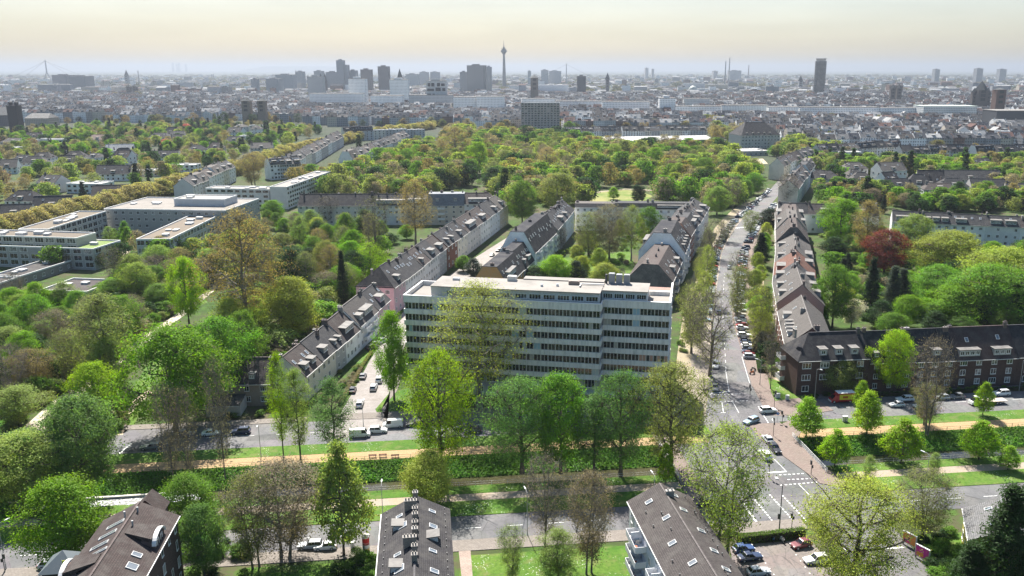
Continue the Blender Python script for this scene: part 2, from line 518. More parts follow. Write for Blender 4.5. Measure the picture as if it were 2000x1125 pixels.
V_WALL, V_TOE, V_TOP, Z_W = 163.8, 171.8, 178.3, -2.2
m = MB()
us = [-40000, -6000, -800, -150, 47.5, 81, 250, 800, 6000, 40000]
vsec = [(-3000, 0), (-300, 0), (120, 0), (V_WALL, 0), (V_WALL + 0.05, -2.9), (V_TOE - 0.3, -2.9), (V_TOE, Z_W), (V_TOP, 0), (260, 0), (500, 0), (1200, 0), (6000, 0), (42000, 0)]
for i in range(len(us) - 1):
    for j in range(len(vsec) - 1):
        (v0, z0), (v1, z1) = vsec[j], vsec[j + 1]
        m.poly([UV(us[i], v0, z0), UV(us[i + 1], v0, z0), UV(us[i + 1], v1, z1), UV(us[i], v1, z1)])
struct(m.obj('ground', 'earth'))
m = MB()
m.poly([UV(-800, V_WALL + 0.06, Z_W), UV(800, V_WALL + 0.06, Z_W), UV(800, V_TOE - 0.02, Z_W), UV(-800, V_TOE - 0.02, Z_W)])
tag(struct(m.obj('canal_water', 'water')))
m = MB()
m.poly([UV(-95, V_WALL + 0.3, Z_W + 0.05), UV(-50, V_WALL + 0.3, Z_W + 0.05), UV(-54, V_TOE - 0.5, Z_W + 0.05), UV(-90, V_TOE - 0.4, Z_W + 0.05)])
struct(m.obj('canal_rapids', 'rapids'))
# grassy bank faces (a few centimetres over the ground slope)
for (u0, u1) in ((-260, 47.5), (81, 320)):
    m = MB()
    m.poly([UV(u0, V_TOE + 0.1, Z_W + 0.09), UV(u1, V_TOE + 0.1, Z_W + 0.09), UV(u1, V_TOP, 0.06), UV(u0, V_TOP, 0.06)])
    struct(m.obj('canal_bank', 'grass'))

ASPH = (0.095, 0.094, 0.098); ASPH2 = (0.115, 0.112, 0.115); PAVE = (0.21, 0.185, 0.165); PAVE2 = (0.205, 0.158, 0.138); SANDC = (0.31, 0.215, 0.115); GRAV = (0.27, 0.23, 0.19)
# roads along the canal
sheet('canal_road_north', uvrect(-330, 420, 188.4, 202.0), 0.03, 'asphalt', ASPH2)
sheet('canal_road_south', uvrect(-330, 420, 142.5, 151.2), 0.03, 'asphalt', ASPH)
# verges, paths
for (u0, u1) in ((-330, 62), (86, 420)):
    slab('verge_lawn', uvrect(u0, u1, 182.9, 188.3), 0.10, 'grass', None)
for (u0, u1) in ((-330, 60), (81, 420)):
    slab('sand_path', uvrect(u0, u1, 178.6, 182.85), 0.07, 'sand', SANDC)
for (u0, u1) in ((-330, 47.5), (83, 420)):
    slab('towpath_lawn', uvrect(u0, u1, 160.2, 163.7), 0.08, 'grass', None)
    slab('gravel_path', uvrect(u0, u1, 157.2, 160.15), 0.06, 'sand', GRAV)
    slab('roadside_lawn', uvrect(u0, u1, 151.3, 157.15), 0.11, 'grass', None)
slab('pavement_south', uvrect(-330, 67, 138.6, 142.4), 0.12, 'paving', PAVE)
slab('pavement_north', uvrect(-30, 47, 202.1, 206.0), 0.12, 'paving', PAVE)
slab('pavement_north', uvrect(-330, -36, 202.1, 205.0), 0.12, 'paving', PAVE)
slab('pavement_north', uvrect(97, 420, 202.1, 206.5), 0.12, 'paving', PAVE)
# bridge deck
m = MB(); m.prism(uvrect(47.6, 81, 151.2, 188.4), -0.9, 0.02)
struct(m.obj('bridge_deck', 'asphalt', None, ASPH))
sheet('bridge_road', uvrect(52, 72.5, 151.25, 188.35), 0.035, 'asphalt', ASPH)
slab('bridge_pavement', [UV(72.6, 187.5), UV(72.6, 178), G(1571, 921), G(1602, 945), G(1648, 952), G(1652, 938), UV(80.9, 163.6), UV(80.9, 187.5)], 0.14, 'paving', PAVE2)
slab('bridge_pavement', uvrect(47.7, 51.9, 152, 187.5), 0.14, 'paving', PAVE2)
# boulevard
AL = [(1378, 812), (1385, 760), (1388, 700), (1393, 627), (1400, 560), (1410, 493), (1423, 467), (1440, 440), (1462, 415), (1480, 395), (1500, 375), (1522, 350)]
AR = [(1500, 812), (1468, 752), (1453, 700), (1430, 627), (1432, 560), (1442, 493), (1455, 467), (1472, 440), (1490, 420), (1505, 400), (1524, 378), (1546, 350)]
strip('boulevard', gp(AL), gp(AR), 0.034, 'asphalt', ASPH2)
AR2 = [(1545, 812), (1508, 752), (1496, 700), (1480, 627), (1474, 560), (1478, 493), (1486, 467), (1500, 440), (1515, 420), (1530, 400)]
strip('parking_strip', gp(AR[:10]), gp(AR2), 0.05, 'paving', PAVE2)
AR3 = [(1560, 790), (1524, 752), (1515, 700), (1500, 627), (1492, 560), (1492, 493), (1498, 467), (1510, 440), (1525, 420), (1540, 400)]
strip('front_garden_strip', gp(AR2[1:]), gp(AR3[1:]), 0.045, 'sand', (0.30, 0.25, 0.19))
AL2 = [(1345, 812), (1350, 760), (1350, 700), (1358, 627), (1370, 560), (1384, 493), (1398, 467), (1415, 440), (1440, 415), (1462, 395)]
strip('parking_strip', gp(AL2), gp(AL[:10]), 0.05, 'paving', (0.33, 0.28, 0.23))
AL3 = [(1318, 790), (1320, 760), (1322, 700), (1332, 627), (1347, 560), (1365, 493), (1382, 467), (1400, 440), (1425, 415), (1450, 395)]
strip('front_garden_strip', gp(AL3), gp(AL2), 0.045, 'sand', (0.25, 0.22, 0.16))
slab('corner_pavement', gp([(1468, 753), (1500, 745), (1512, 783), (1572, 777), (1600, 783), (1628, 802), (1545, 815), (1500, 795)]), 0.12, 'paving', PAVE2)
slab('corner_pavement', gp([(1505, 838), (1546, 820), (1566, 843), (1556, 856), (1546, 860), (1510, 868)]), 0.12, 'paving', PAVE2)
# left street
SL = [(630, 858), (655, 825), (690, 765), (722, 705), (748, 665), (772, 635)]
SR = [(752, 850), (748, 825), (760, 765), (776, 715), (790, 675), (806, 645)]
strip('side_street', gp(SL), gp(SR), 0.045, 'paving', (0.29, 0.265, 0.25))
c0 = [Vector((-51.5, 262, 0)), Vector((-43, 320, 0)), Vector((-31, 375, 0)), Vector((-14, 440, 0)), Vector((4, 500, 0))]
strip('side_street', [p + Vector((-4.5, 0.7, 0)) for p in c0], [p + Vector((4.5, -0.7, 0)) for p in c0], 0.04, 'paving', (0.31, 0.28, 0.26))
slab('street_pavement', gp([(748, 822), (762, 765), (776, 725), (790, 722), (775, 765), (745, 800), (757, 822)]), 0.12, 'paving', PAVE)
sheet('office_lawn', gp([(733, 800), (762, 766), (800, 758), (812, 814), (742, 816)]), 0.06, 'grass', None)
sheet('garden_lawn', gp([(690, 705), (715, 686), (728, 690), (716, 703), (700, 712)]), 0.06, 'grass', None)
# park walk on the left
PL = [(-30, 905), (30, 850), (95, 790), (222, 700), (276, 660), (347, 612), (412, 562), (424, 545), (440, 528)]
PR = [(90, 902), (80, 860), (140, 800), (248, 700), (296, 662), (364, 613), (426, 562), (436, 546), (450, 530)]
strip('park_walk', gp(PL), gp(PR), 0.04, 'sand', (0.42, 0.37, 0.32))
strip('park_walk', gp([(225, 850), (236, 810), (262, 780), (290, 762)]), gp([(240, 850), (252, 812), (274, 786), (298, 768)]), 0.05, 'sand', (0.44, 0.36, 0.28))
strip('garden_path', gp([(232, 520), (242, 508), (236, 498), (245, 485)]), gp([(246, 522), (254, 510), (249, 500), (256, 487)]), 0.05, 'sand', (0.5, 0.44, 0.34))
sheet('park_lawn', gp([(216, 530), (232, 500), (262, 505), (268, 530), (240, 545)]), 0.03, 'grass', None)
sheet('park_lawn', gp([(236, 800), (300, 690), (345, 640), (352, 655), (300, 745), (262, 830), (240, 848)]), 0.03, 'grass', None)
sheet('park_lawn', gp([(338, 612), (400, 575), (405, 590), (350, 622)]), 0.03, 'grass', None)
# south side lawns, parking lot, road towards the lower edge
slab('house_lawn', gp([(905, 1086), (1228, 1066), (1236, 1160), (890, 1160)]), 0.09, 'grass', None)
slab('house_lawn', gp([(480, 1110), (700, 1098), (735, 1160), (420, 1160)]), 0.09, 'grass', None)
slab('house_path', gp([(896, 1078), (919, 1076), (926, 1160), (905, 1160)]), 0.11, 'paving', (0.34, 0.26, 0.22))
sheet('parking_lot', gp([(1425, 1066), (1582, 1054), (1668, 1160), (1440, 1160)]), 0.045, 'asphalt', (0.16, 0.135, 0.128))
strip('south_road', gp([(1596, 1008), (1640, 1060), (1700, 1160)]), gp([(1725, 1000), (1760, 1048), (1870, 1160)]), 0.04, 'asphalt', ASPH)
slab('corner_lawn', gp([(1500, 738), (1512, 742), (1542, 752), (1574, 776), (1514, 784), (1506, 766)]), 0.13, 'grass', None)
slab('corner_lawn', gp([(1494, 700), (1512, 696), (1536, 728), (1500, 728)]), 0.13, 'grass', None)
slab('garden_lawn', gp([(1790, 1045), (1990, 1035), (2050, 1160), (1880, 1160)]), 0.09, 'grass', None)
# park meadow, pitches and lake further out
sheet('park_meadow', gp([(1150, 392), (1162, 377), (1205, 370), (1250, 373), (1275, 383), (1250, 398), (1180, 402)]), 0.03, 'meadow', None)
strip('park_walk', gp([(1148, 383), (1170, 374), (1220, 368.5), (1300, 372)]), gp([(1150, 385), (1172, 375.6), (1222, 370), (1300, 373.8)]), 0.05, 'sand', (0.27, 0.24, 0.19))
sheet('park_lake', gp([(1128, 330), (1140, 326), (1150, 340), (1146, 356), (1132, 352)]), 0.04, 'water', None)
sheet('park_meadow', gp([(1200, 352), (1250, 340), (1275, 350), (1225, 360)]), 0.03, 'grass', None)
sheet('sports_ground', gp([(1405, 312), (1490, 310), (1500, 320), (1400, 322)]), 0.04, 'sand', (0.40, 0.34, 0.26))
sheet('sports_court', gp([(1355, 362), (1378, 345), (1385, 350), (1372, 370)]), 0.05, 'plain', (0.32, 0.07, 0.04))
sheet('courtyard_lawn', gp([(1218, 520), (1236, 518), (1240, 532), (1222, 534)]), 0.03, 'grass', None)
sheet('courtyard_lawn', gp([(1090, 505), (1230, 490), (1240, 520), (1110, 540)]), 0.02, 'grass', None)

# ---- painted markings
def paint(a, b, w=0.14, dash=None, world=False):
    p, q = (Vector(a), Vector(b)) if world else (G(*a), G(*b))
    d = q - p; L = d.length; d.normalize(); n = Vector((-d.y, d.x, 0)) * (w / 2)
    m = MB(); t = 0.0
    while t < L:
        e = min(L, t + (dash[0] if dash else L))
        A, B = p + d * t, p + d * e
        m.poly([(v.x, v.y, 0.046) for v in (A - n, B - n, B + n, A + n)])
        t = e + (dash[1] if dash else 1)
    return struct(m.obj('road_marking', 'road_paint'))
DS = (0.55, 0.45)
for a, b, w, ds in [((1522, 928), (1572, 925), .28, DS), ((1538, 937), (1583, 935), .28, DS), ((1524, 948), (1596, 942), .28, DS), ((1500, 923.5), (1536, 921), .45, None),
                    ((1511, 896), (1535, 920), .14, None), ((1559, 945), (1584, 970), .14, None), ((1503, 966), (1562, 1031), .3, DS), ((1528, 968), (1575, 1018), .3, DS),
                    ((1474, 976), (1518, 1029), .3, DS), ((1448, 979), (1486, 1031), .45, None), ((1385, 768.5), (1425, 765), .4, None), ((1424, 765), (1417, 722), .14, None),
                    ((1386, 771.5), (1449, 769.5), .28, DS), ((1392, 785), (1464, 783), .28, DS), ((1430, 783), (1443, 806), .14, None), ((1481, 794), (1503, 830), .28, DS),
                    ((1533, 801), (1548, 823), .28, DS), ((1405, 715), (1417, 715), .3, None), ((1418, 722), (1411, 600), .12, (2.5, 3.5)), ((1411, 600), (1415, 530), .12, (2.5, 4)),
                    ((1449, 697), (1464, 748), .12, None), ((1410, 786), (1413, 806), .15, None), ((1408, 806), (1418, 806), .2, None), ((1508, 818), (1516, 834), .2, None),
                    ((1432, 446), (1462, 443), 2.2, (0.5, 0.6)), ((1452, 436), (1480, 432), 2.0, (0.5, 0.6)), ((256, 866), (229, 890), .5, None), ((1700, 1062), (1745, 1110), .14, (3, 3)),
                    ((1640, 1062), (1720, 1150), .14, (3, 3)), ((1725, 1072), (1765, 1069), .45, None)]:
    paint(a, b, w, ds)
paint(UV(100, 195.2), UV(330, 195.2), .14, (3, 5), True)
paint(UV(-130, 195.2), UV(45, 195.2), .14, (3, 5), True)
paint(UV(-150, 146.6), UV(40, 146.6), .14, (3, 5), True)
paint(UV(92, 146.6), UV(300, 146.6), .14, (3, 5), True)
for k in range(9):                                                # small white studs of the parking lot
    for (a, b) in (((1478, 1078), (1510, 1122)), ((1545, 1072), (1580, 1120))):
        p = G(a[0] + (b[0] - a[0]) * k / 8, a[1] + (b[1] - a[1]) * k / 8)
        if k % 2 == 0: paint(p, p + Vector((0.22, 0, 0)), .22, None, True)

# mended patches and manhole covers of the roads
rp = random.Random(8)
def on_road():
    k = rp.random()
    if k < .3: return UV(rp.uniform(-110, 45), rp.uniform(189.5, 201)), TH
    if k < .5: return UV(rp.uniform(90, 170), rp.uniform(189.5, 201)), TH
    if k < .7: return UV(rp.uniform(-80, 45), rp.uniform(143.5, 150.5)), TH
    if k < .85: return UV(rp.uniform(54, 71), rp.uniform(146, 186)), TH
    f = rp.uniform(.05, .8); return G(1390 + 15 * f + rp.uniform(6, 40), 760 - 240 * f), -.18
for i in range(34):
    p, a = on_road(); w, h = rp.uniform(.8, 4.5), rp.uniform(.6, 1.8); c0, s0 = math.cos(a), math.sin(a)
    q = [p + Vector((x * c0 - y * s0, x * s0 + y * c0, 0)) for x, y in ((-w, -h), (w, -h), (w, h), (-w, h))]
    sheet('road_patch', q, 0.040, 'asphalt', rp.choice(((.06, .06, .062), (.075, .073, .075), (.15, .145, .145))))
for i in range(22):
    p, a = on_road(); m = MB(); m.cyl(p.x, p.y, 0.03, 0.055, .36, .36, 12); o_ = m.obj('manhole_cover', 'dark_metal'); struct(o_)
# ================================================================== BUILDING KIT
_cache = {}
_wr = random.Random(31)
def win_mesh(w, h, panes=2, bar=0.09):
    gm = _wr.choice(('glass', 'glass', 'glass_pale'))
    k = ('win', round(w, 2), round(h, 2), panes, gm)
    if k in _cache: return _cache[k]
    m = MB()
    x0, x1 = -w / 2, w / 2
    m.box(x0, x0 + bar, -0.07, 0.02, 0, h, 0); m.box(x1 - bar, x1, -0.07, 0.02, 0, h, 0)
    m.box(x0 + bar, x1 - bar, -0.07, 0.02, 0, bar, 0); m.box(x0 + bar, x1 - bar, -0.07, 0.02, h - bar, h, 0)
    for i in range(1, panes):
        xm = x0 + w * i / panes
        m.box(xm - bar / 2, xm + bar / 2, -0.065, 0.02, bar, h - bar, 0)
    m.box(x0 - 0.06, x1 + 0.06, -0.14, 0.02, -0.07, -0.005, 0)
    m.poly([(x0 + bar, -0.025, bar), (x1 - bar, -0.025, bar), (x1 - bar, -0.025, h - bar), (x0 + bar, -0.025, h - bar)], 1)
    _cache[k] = m.mesh('window', ['frame', gm])
    return _cache[k]
def sky_mesh(w=0.95, h=1.35):
    k = ('sky', w, h)
    if k in _cache: return _cache[k]
    m = MB(); b = 0.09
    m.box(-w / 2, w / 2, 0, b, 0, 0.14, 0); m.box(-w / 2, w / 2, h - b, h, 0, 0.14, 0)
    m.box(-w / 2, -w / 2 + b, b, h - b, 0, 0.14, 0); m.box(w / 2 - b, w / 2, b, h - b, 0, 0.14, 0)
    m.poly([(-w / 2 + b, b, 0.09), (w / 2 - b, b, 0.09), (w / 2 - b, h - b, 0.09), (-w / 2 + b, h - b, 0.09)], 1)
    _cache[k] = m.mesh('skylight', ['painted_metal', 'sky_glass'])
    return _cache[k]
@reg('sky_glass')
def _(t): t.bsdf((0.12, 0.14, 0.16), 0.12, 1.0, metal=0.0, coat=1.0)
def chim_mesh(w=0.9, d=0.6, h=1.6, pots=2):
    k = ('chim', w, d, h, pots)
    if k in _cache: return _cache[k]
    m = MB()
    m.box(-w / 2, w / 2, -d / 2, d / 2, -0.8, h, 0); m.box(-w / 2 - 0.08, w / 2 + 0.08, -d / 2 - 0.08, d / 2 + 0.08, h, h + 0.12, 1)
    for i in range(pots):
        m.cyl(-w / 2 + w * (i + 0.5) / pots, 0, h + 0.12, h + 0.5, 0.13, 0.11, 8, 1)
    _cache[k] = m.mesh('chimney', ['brick_wall', 'concrete'])
    return _cache[k]
def dormer_mesh(w, h, slope, flat=0.06):
    """shed dormer, front at y = 0 facing -y, cheeks running back into a roof of the given slope"""
    k = ('dorm', round(w, 2), round(h, 2), round(slope, 2))
    if k in _cache: return _cache[k]
    m = MB()
    dp = h / max(0.2, slope - flat) ; x0, x1 = -w / 2, w / 2
    m.poly([(x0, 0, 0), (x1, 0, 0), (x1, 0, h), (x0, 0, h)], 0)
    zt = h + flat * dp
    m.poly([(x0, 0, h), (x0, dp, zt), (x0, 0, 0)], 0); m.poly([(x1, 0, 0), (x1, dp, zt), (x1, 0, h)], 0)
    o = 0.28; z = h - flat * o
    b = [(x0 - 0.18, -o, z), (x1 + 0.18, -o, z), (x1 + 0.18, dp + 0.2, zt + 0.02), (x0 - 0.18, dp + 0.2, zt + 0.02)]
    m.hexa(b, [(p[0], p[1], p[2] + 0.16) for p in b], 1)
    _cache[k] = m.mesh('dormer', ['dormer_wall', 'dormer_roof'])
    return _cache[k]
@reg('dormer_wall')
def _(t):
    n = t.noise(1.0, 3, t.geo())
    t.bsdf(t.mix(t.objcol(), (0.10, 0.10, 0.10), t.ramp(n, [(0.5, 0.0), (0.8, 0.3)])), 0.7, 0.3)
@reg('dormer_roof')
def _(t):
    n = t.noise(0.6, 4, t.geo())
    t.bsdf(t.mix((0.16, 0.15, 0.14), (0.085, 0.08, 0.078), t.ramp(n, [(0.4, 0.0), (0.7, 1.0)])), 0.7, 0.3)

def roof_profile(D, e, r, kind, t=3.0, o=0.45):
    if kind == 'gable':
        s = (r - e) / (D / 2)
        return [(-o, e - o * s), (D / 2, r), (D + o, e - o * s)], s
    if kind == 'flattop':
        s = (r - e) / t
        oo = min(o, 0.25)
        return [(-oo, e - oo * s), (t, r), (D - t, r + 0.001), (D + oo, e - oo * s)], s
    if kind == 'shed':
        s = (r - e) / D
        return [(-o, e - o * s), (D, r)], s
def house(label, P0, P1, D, eave, ridge, roof='gable', wall=(0.6, 0.58, 0.54), roofc=(0.11, 0.10, 0.10), wmat='plaster', floors=3, bays=3, t=3.0,
          hip=(0.0, 0.0), endw=(0, 0), dorm=(), dormb=(), sky=0, skyb=0, chim=2, name='row_house', cat='house', group=None, detail='near', win=(1.25, 1.45), panes=2,
          front=True, back=False, z0=1.2, base=None, dcol=(0.22, 0.22, 0.22), balc=(), seed=0, o=0.45, flatc=(0.30, 0.28, 0.26)):
    rng = random.Random(seed * 7919 + int(abs(P0[0]) * 13 + abs(P0[1]) * 7))
    P0, P1 = Vector((P0[0], P0[1], 0)), Vector((P1[0], P1[1], 0))
    d = P1 - P0; L = d.length - 0.03; rz = math.atan2(d.y, d.x)
    R = empty(name, P0, rz)
    tag(R, label, cat, group)
    # walls
    m = MB()
    prof, s = ([(0, eave), (D, eave)], 0.0) if roof == 'flat' else roof_profile(D, eave, ridge, roof, t, o)
    m.poly([(0, 0, 0), (L, 0, 0), (L, 0, eave), (0, 0, eave)]); m.poly([(L, D, 0), (0, D, 0), (0, D, eave), (L, D, eave)])
    inner = [] if roof == 'flat' else [(min(max(b, 0), D), z - 0.1) for b, z in prof[1:-1]] if roof != 'shed' else []
    e0 = [(0, D, 0), (0, 0, 0), (0, 0, eave)] + ([(0, b, z) for b, z in inner] if not hip[0] else []) + [(0, D, eave if roof != 'shed' else ridge)]
    e1 = [(L, 0, 0), (L, D, 0), (L, D, eave if roof != 'shed' else ridge)] + ([(L, b, z) for b, z in reversed(inner)] if not hip[1] else []) + [(L, 0, eave)]
    m.poly(e0); m.poly(e1)
    m.obj('wall', wmat, R, wall)
    # roof
    if roof == 'flat':
        m = MB(); m.poly([(0.3, 0.3, eave - 0.45), (L - 0.3, 0.3, eave - 0.45), (L - 0.3, D - 0.3, eave - 0.45), (0.3, D - 0.3, eave - 0.45)])
        m.obj('roof', 'roof_flat', R, flatc)
        m = MB()
        for q in ((-0.06, L + 0.06, -0.06, 0.3), (-0.06, L + 0.06, D - 0.3, D + 0.06), (-0.06, 0.3, 0.3, D - 0.3), (L - 0.3, L + 0.06, 0.3, D - 0.3)):
            m.box(q[0], q[1], q[2], q[3], eave - 0.5, eave + 0.12)
        m.obj('parapet', 'plaster', R, (0.72, 0.71, 0.69))
        for k in range(max(1, int(L / 9))):
            mm = MB(); bx, by, bz = rng.uniform(0.8, 2.2), rng.uniform(0.8, 1.6), rng.uniform(0.5, 1.3)
            mm.box(-bx, bx, -by, by, 0, bz); mm.box(-bx - 0.1, bx + 0.1, -by - 0.1, by + 0.1, bz, bz + 0.1)
            mm.obj('roof_vent', 'painted_metal', R, (0.5, 0.5, 0.49), (rng.uniform(2.5, max(2.6, L - 2.5)), rng.uniform(D * 0.3, D * 0.7), eave - 0.45))
    else:
        m = MB(); zmax = max(p[1] for p in prof); th = 0.22
        def A0(z): return (hip[0] * (z - prof[0][1]) / (zmax - prof[0][1])) - (0.3 if hip[0] else 0.0)
        def A1(z): return L - (hip[1] * (z - prof[0][1]) / (zmax - prof[0][1])) + (0.3 if hip[1] else 0.0)
        for (b0, za), (b1, zb) in zip(prof[:-1], prof[1:]):
            tp = [(A0(za), b0, za), (A1(za), b0, za), (A1(zb), b1, zb), (A0(zb), b1, zb)]
            mi = 1 if abs(zb - za) < 0.05 else 0
            if za > zb + 0.05: tp = [tp[2], tp[3], tp[0], tp[1]]
            m.hexa([(p[0], p[1], p[2] - th) for p in tp], tp, mi)
        if hip[0]: m.poly([(A0(z), b, z) for b, z in reversed(prof)])
        if hip[1]: m.poly([(A1(z), b, z) for b, z in prof])
        m.obj('roof', ['roof_tile', 'roof_flat'], R, roofc)
        if roof == 'gable':
            m = MB(); m.box(A0(zmax) + 0.02, A1(zmax) - 0.02, D / 2 - 0.16, D / 2 + 0.16, zmax - 0.12, zmax + 0.07); m.obj('ridge_cap', 'roof_tile', R, tuple(c * 1.7 + 0.02 for c in roofc))
        m = MB(); m.box(0.05, L - 0.05, prof[0][0] - 0.14, prof[0][0] - 0.01, prof[0][1] - 0.2, prof[0][1] - 0.06); m.obj('gutter', 'painted_metal', R, (0.55, 0.54, 0.52))
    # windows
    fh = (eave - 0.4) / max(1, floors)
    wins = []
    def facade(n, length, loc, r):
        for f in range(floors):
            for i in range(n):
                a = length * (i + 0.5) / n
                if rng.random() < 0.04: continue
                wins.append((loc(a), f * fh + z0 - (0.15 if f else 0.0), r, win[0] * rng.choice((1, 1, 1.3)) if n * win[0] * 1.5 < length else win[0]))
    if front: facade(bays, L, lambda a: (a, 0), 0.0)
    if back: facade(bays, L, lambda a: (L - a, D), math.pi)
    if endw[0]: facade(endw[0], D, lambda a: (0, a), -math.pi / 2)
    if endw[1]: facade(endw[1], D, lambda a: (L, a), math.pi / 2)
    if detail == 'near':
        for (x, y), z, r, w in wins:
            link('window', win_mesh(w, win[1], 3 if w > win[0] * 1.2 else panes), R, (x, y, z), r)
    elif wins:
        m = MB()
        for (x, y), z, r, w in wins:
            ca, sa = math.cos(r), math.sin(r)
            T = lambda px, py, pz: (x + px * ca - py * sa, y + px * sa + py * ca, z + pz)
            w2, h = w / 2, win[1]
            m.hexa([T(-w2 - .1, -.06, -.1), T(w2 + .1, -.06, -.1), T(w2 + .1, .02, -.1), T(-w2 - .1, .02, -.1)], [T(-w2 - .1, -.06, h + .1), T(w2 + .1, -.06, h + .1), T(w2 + .1, .02, h + .1), T(-w2 - .1, .02, h + .1)], 0)
            m.poly([T(-w2, -.07, 0), T(w2, -.07, 0), T(w2, -.07, h), T(-w2, -.07, h)], 1)
        tag(m.obj('window_rows', ['frame', 'glass'], R), kind='stuff')
    # dormers, skylights, chimneys
    if roof != 'flat':
        ang = math.atan(s)
        for side, lst in ((0, dorm), (1, dormb)):
            for dm in lst:
                a, w, h = dm[0] * L, dm[1], dm[2]
                bb = dm[3] if len(dm) > 3 else 0.7
                z = eave + bb * s
                o_ = link('dormer', dormer_mesh(w, h, s), R, (a if side == 0 else L - a, bb if side == 0 else D - bb, z), 0 if side == 0 else math.pi, None, dcol)
                if detail == 'near':
                    n = max(1, int(w / 1.3))
                    for i in range(n):
                        link('window', win_mesh(min(1.15, w / n * 0.82), h * 0.62, 2), o_, (-w / 2 + w * (i + 0.5) / n, 0, h * 0.2))
                else:
                    mm = MB(); mm.poly([(-w * .38, -.03, h * .25), (w * .38, -.03, h * .25), (w * .38, -.03, h * .85), (-w * .38, -.03, h * .85)])
                    mm.obj('window', 'glass', o_)
        for side, n in ((0, sky), (1, skyb)):
            for i in range(n):
                a = L * (i + 0.5) / n + rng.uniform(-0.3, 0.3)
                lim = (D / 2 if roof == 'gable' else t if roof == 'flattop' else D)
                bb = lim * rng.choice((0.5, 0.55, 0.35)); z = eave + bb * s
                o_ = link('skylight', sky_mesh(), R, (a, bb if side == 0 else D - bb, z + 0.02), 0, None, (0.55, 0.55, 0.54))
                o_.rotation_euler = (ang, 0, 0) if side == 0 else (ang, 0, math.pi)
        for i in range(chim):
            a = (0.06 + 0.88 * (i / max(1, chim - 1))) * L if chim > 1 else L * 0.12
            bb = D / 2 + rng.uniform(-1.2, 1.6)
            z = ridge - (abs(bb - D / 2) * s if roof == 'gable' else 0.0)
            link('chimney', chim_mesh(rng.choice((0.9, 1.4)), 0.6, rng.choice((1.2, 1.6)), rng.choice((1, 2, 3))), R, (a, bb, z - 0.3), rng.choice((0, math.pi / 2)), None, rng.choice(((0.16, 0.13, 0.12), (0.30, 0.28, 0.26), (0.12, 0.11, 0.11))))
    for (a, z, w, side) in balc:
        mm = MB(); dp = 1.3
        mm.box(-w / 2, w / 2, -dp, 0.02, -0.16, 0.0, 0); mm.box(-w / 2, w / 2, -dp - 0.06, -dp, -0.16, 1.0, 0)
        mm.box(-w / 2, -w / 2 + 0.06, -dp, 0.0, 0.0, 1.0, 0); mm.box(w / 2 - 0.06, w / 2, -dp, 0.0, 0.0, 1.0, 0)
        pos = {0: ((a * L, 0), 0.0), 1: ((L - a * L, D), math.pi), 2: ((0, a * D), -math.pi / 2), 3: ((L, a * D), math.pi / 2)}[side]
        mm.obj('balcony', 'plaster', R, (0.66, 0.66, 0.65), (pos[0][0], pos[0][1], z), pos[1])
    return R

WHITE = (0.78, 0.77, 0.75); CREAM = (0.66, 0.61, 0.52); GREY = (0.40, 0.39, 0.385); BEIGE = (0.48, 0.42, 0.34); PINK = (0.62, 0.42, 0.45); DKBRICK = (0.085, 0.056, 0.05); RBRICK = (0.20, 0.095, 0.07); LGREY = (0.5, 0.5, 0.5)
SLATE = (0.055, 0.055, 0.06); BROWN = (0.085, 0.068, 0.064); TAUPE = (0.115, 0.104, 0.098); BLACK = (0.03, 0.03, 0.036); ORANGE = (0.17, 0.075, 0.052)
def lerp(a, b, t): return Vector((a[0] + (b[0] - a[0]) * t, a[1] + (b[1] - a[1]) * t, 0))
def row(P0, P1, specs, **common):
    """a terrace: specs are dicts with w (relative width) and house() options"""
    tot = sum(s.get('w', 1) for s in specs); acc = 0.0; out = []
    for i, s in enumerate(specs):
        a, b = acc / tot, (acc + s.get('w', 1)) / tot
        acc += s.get('w', 1)
        k = dict(common); k.update(s); k.pop('w', None)
        k.setdefault('seed', i)
        lab = k.pop('label'); D = k.pop('D'); e = k.pop('eave'); r = k.pop('ridge')
        out.append(house(lab, lerp(P0, P1, a), lerp(P0, P1, b), D, e, r, **k))
    return out
# ================================================================== BUILDINGS
# ---- office block
OFF = empty('office_block', (-37.4, 216.0, 0), math.atan2(-9.1, 51.6))
tag(OFF, 'long pale concrete office block with six rows of ribbon windows and a flat roof', 'office building')
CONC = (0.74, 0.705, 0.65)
L1, L2, SB, DP, ZT = 52.4, 17.2, 4.4, 16.0, 27.5
m = MB()
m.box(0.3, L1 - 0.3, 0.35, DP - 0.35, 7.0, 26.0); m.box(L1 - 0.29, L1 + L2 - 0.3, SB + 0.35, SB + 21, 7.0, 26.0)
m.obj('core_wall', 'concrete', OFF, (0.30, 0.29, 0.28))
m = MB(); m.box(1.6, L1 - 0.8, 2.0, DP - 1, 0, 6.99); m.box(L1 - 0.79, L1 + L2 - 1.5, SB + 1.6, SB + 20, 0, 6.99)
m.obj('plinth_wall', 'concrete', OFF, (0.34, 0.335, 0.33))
zb = [(25.55, 27.35)] + [(25.55 - 3.1 * k - 3.1, 25.55 - 3.1 * k - 1.82) for k in range(5)] + [(7.0, 25.55 - 15.5 - 1.82)]
rngo = random.Random(5)
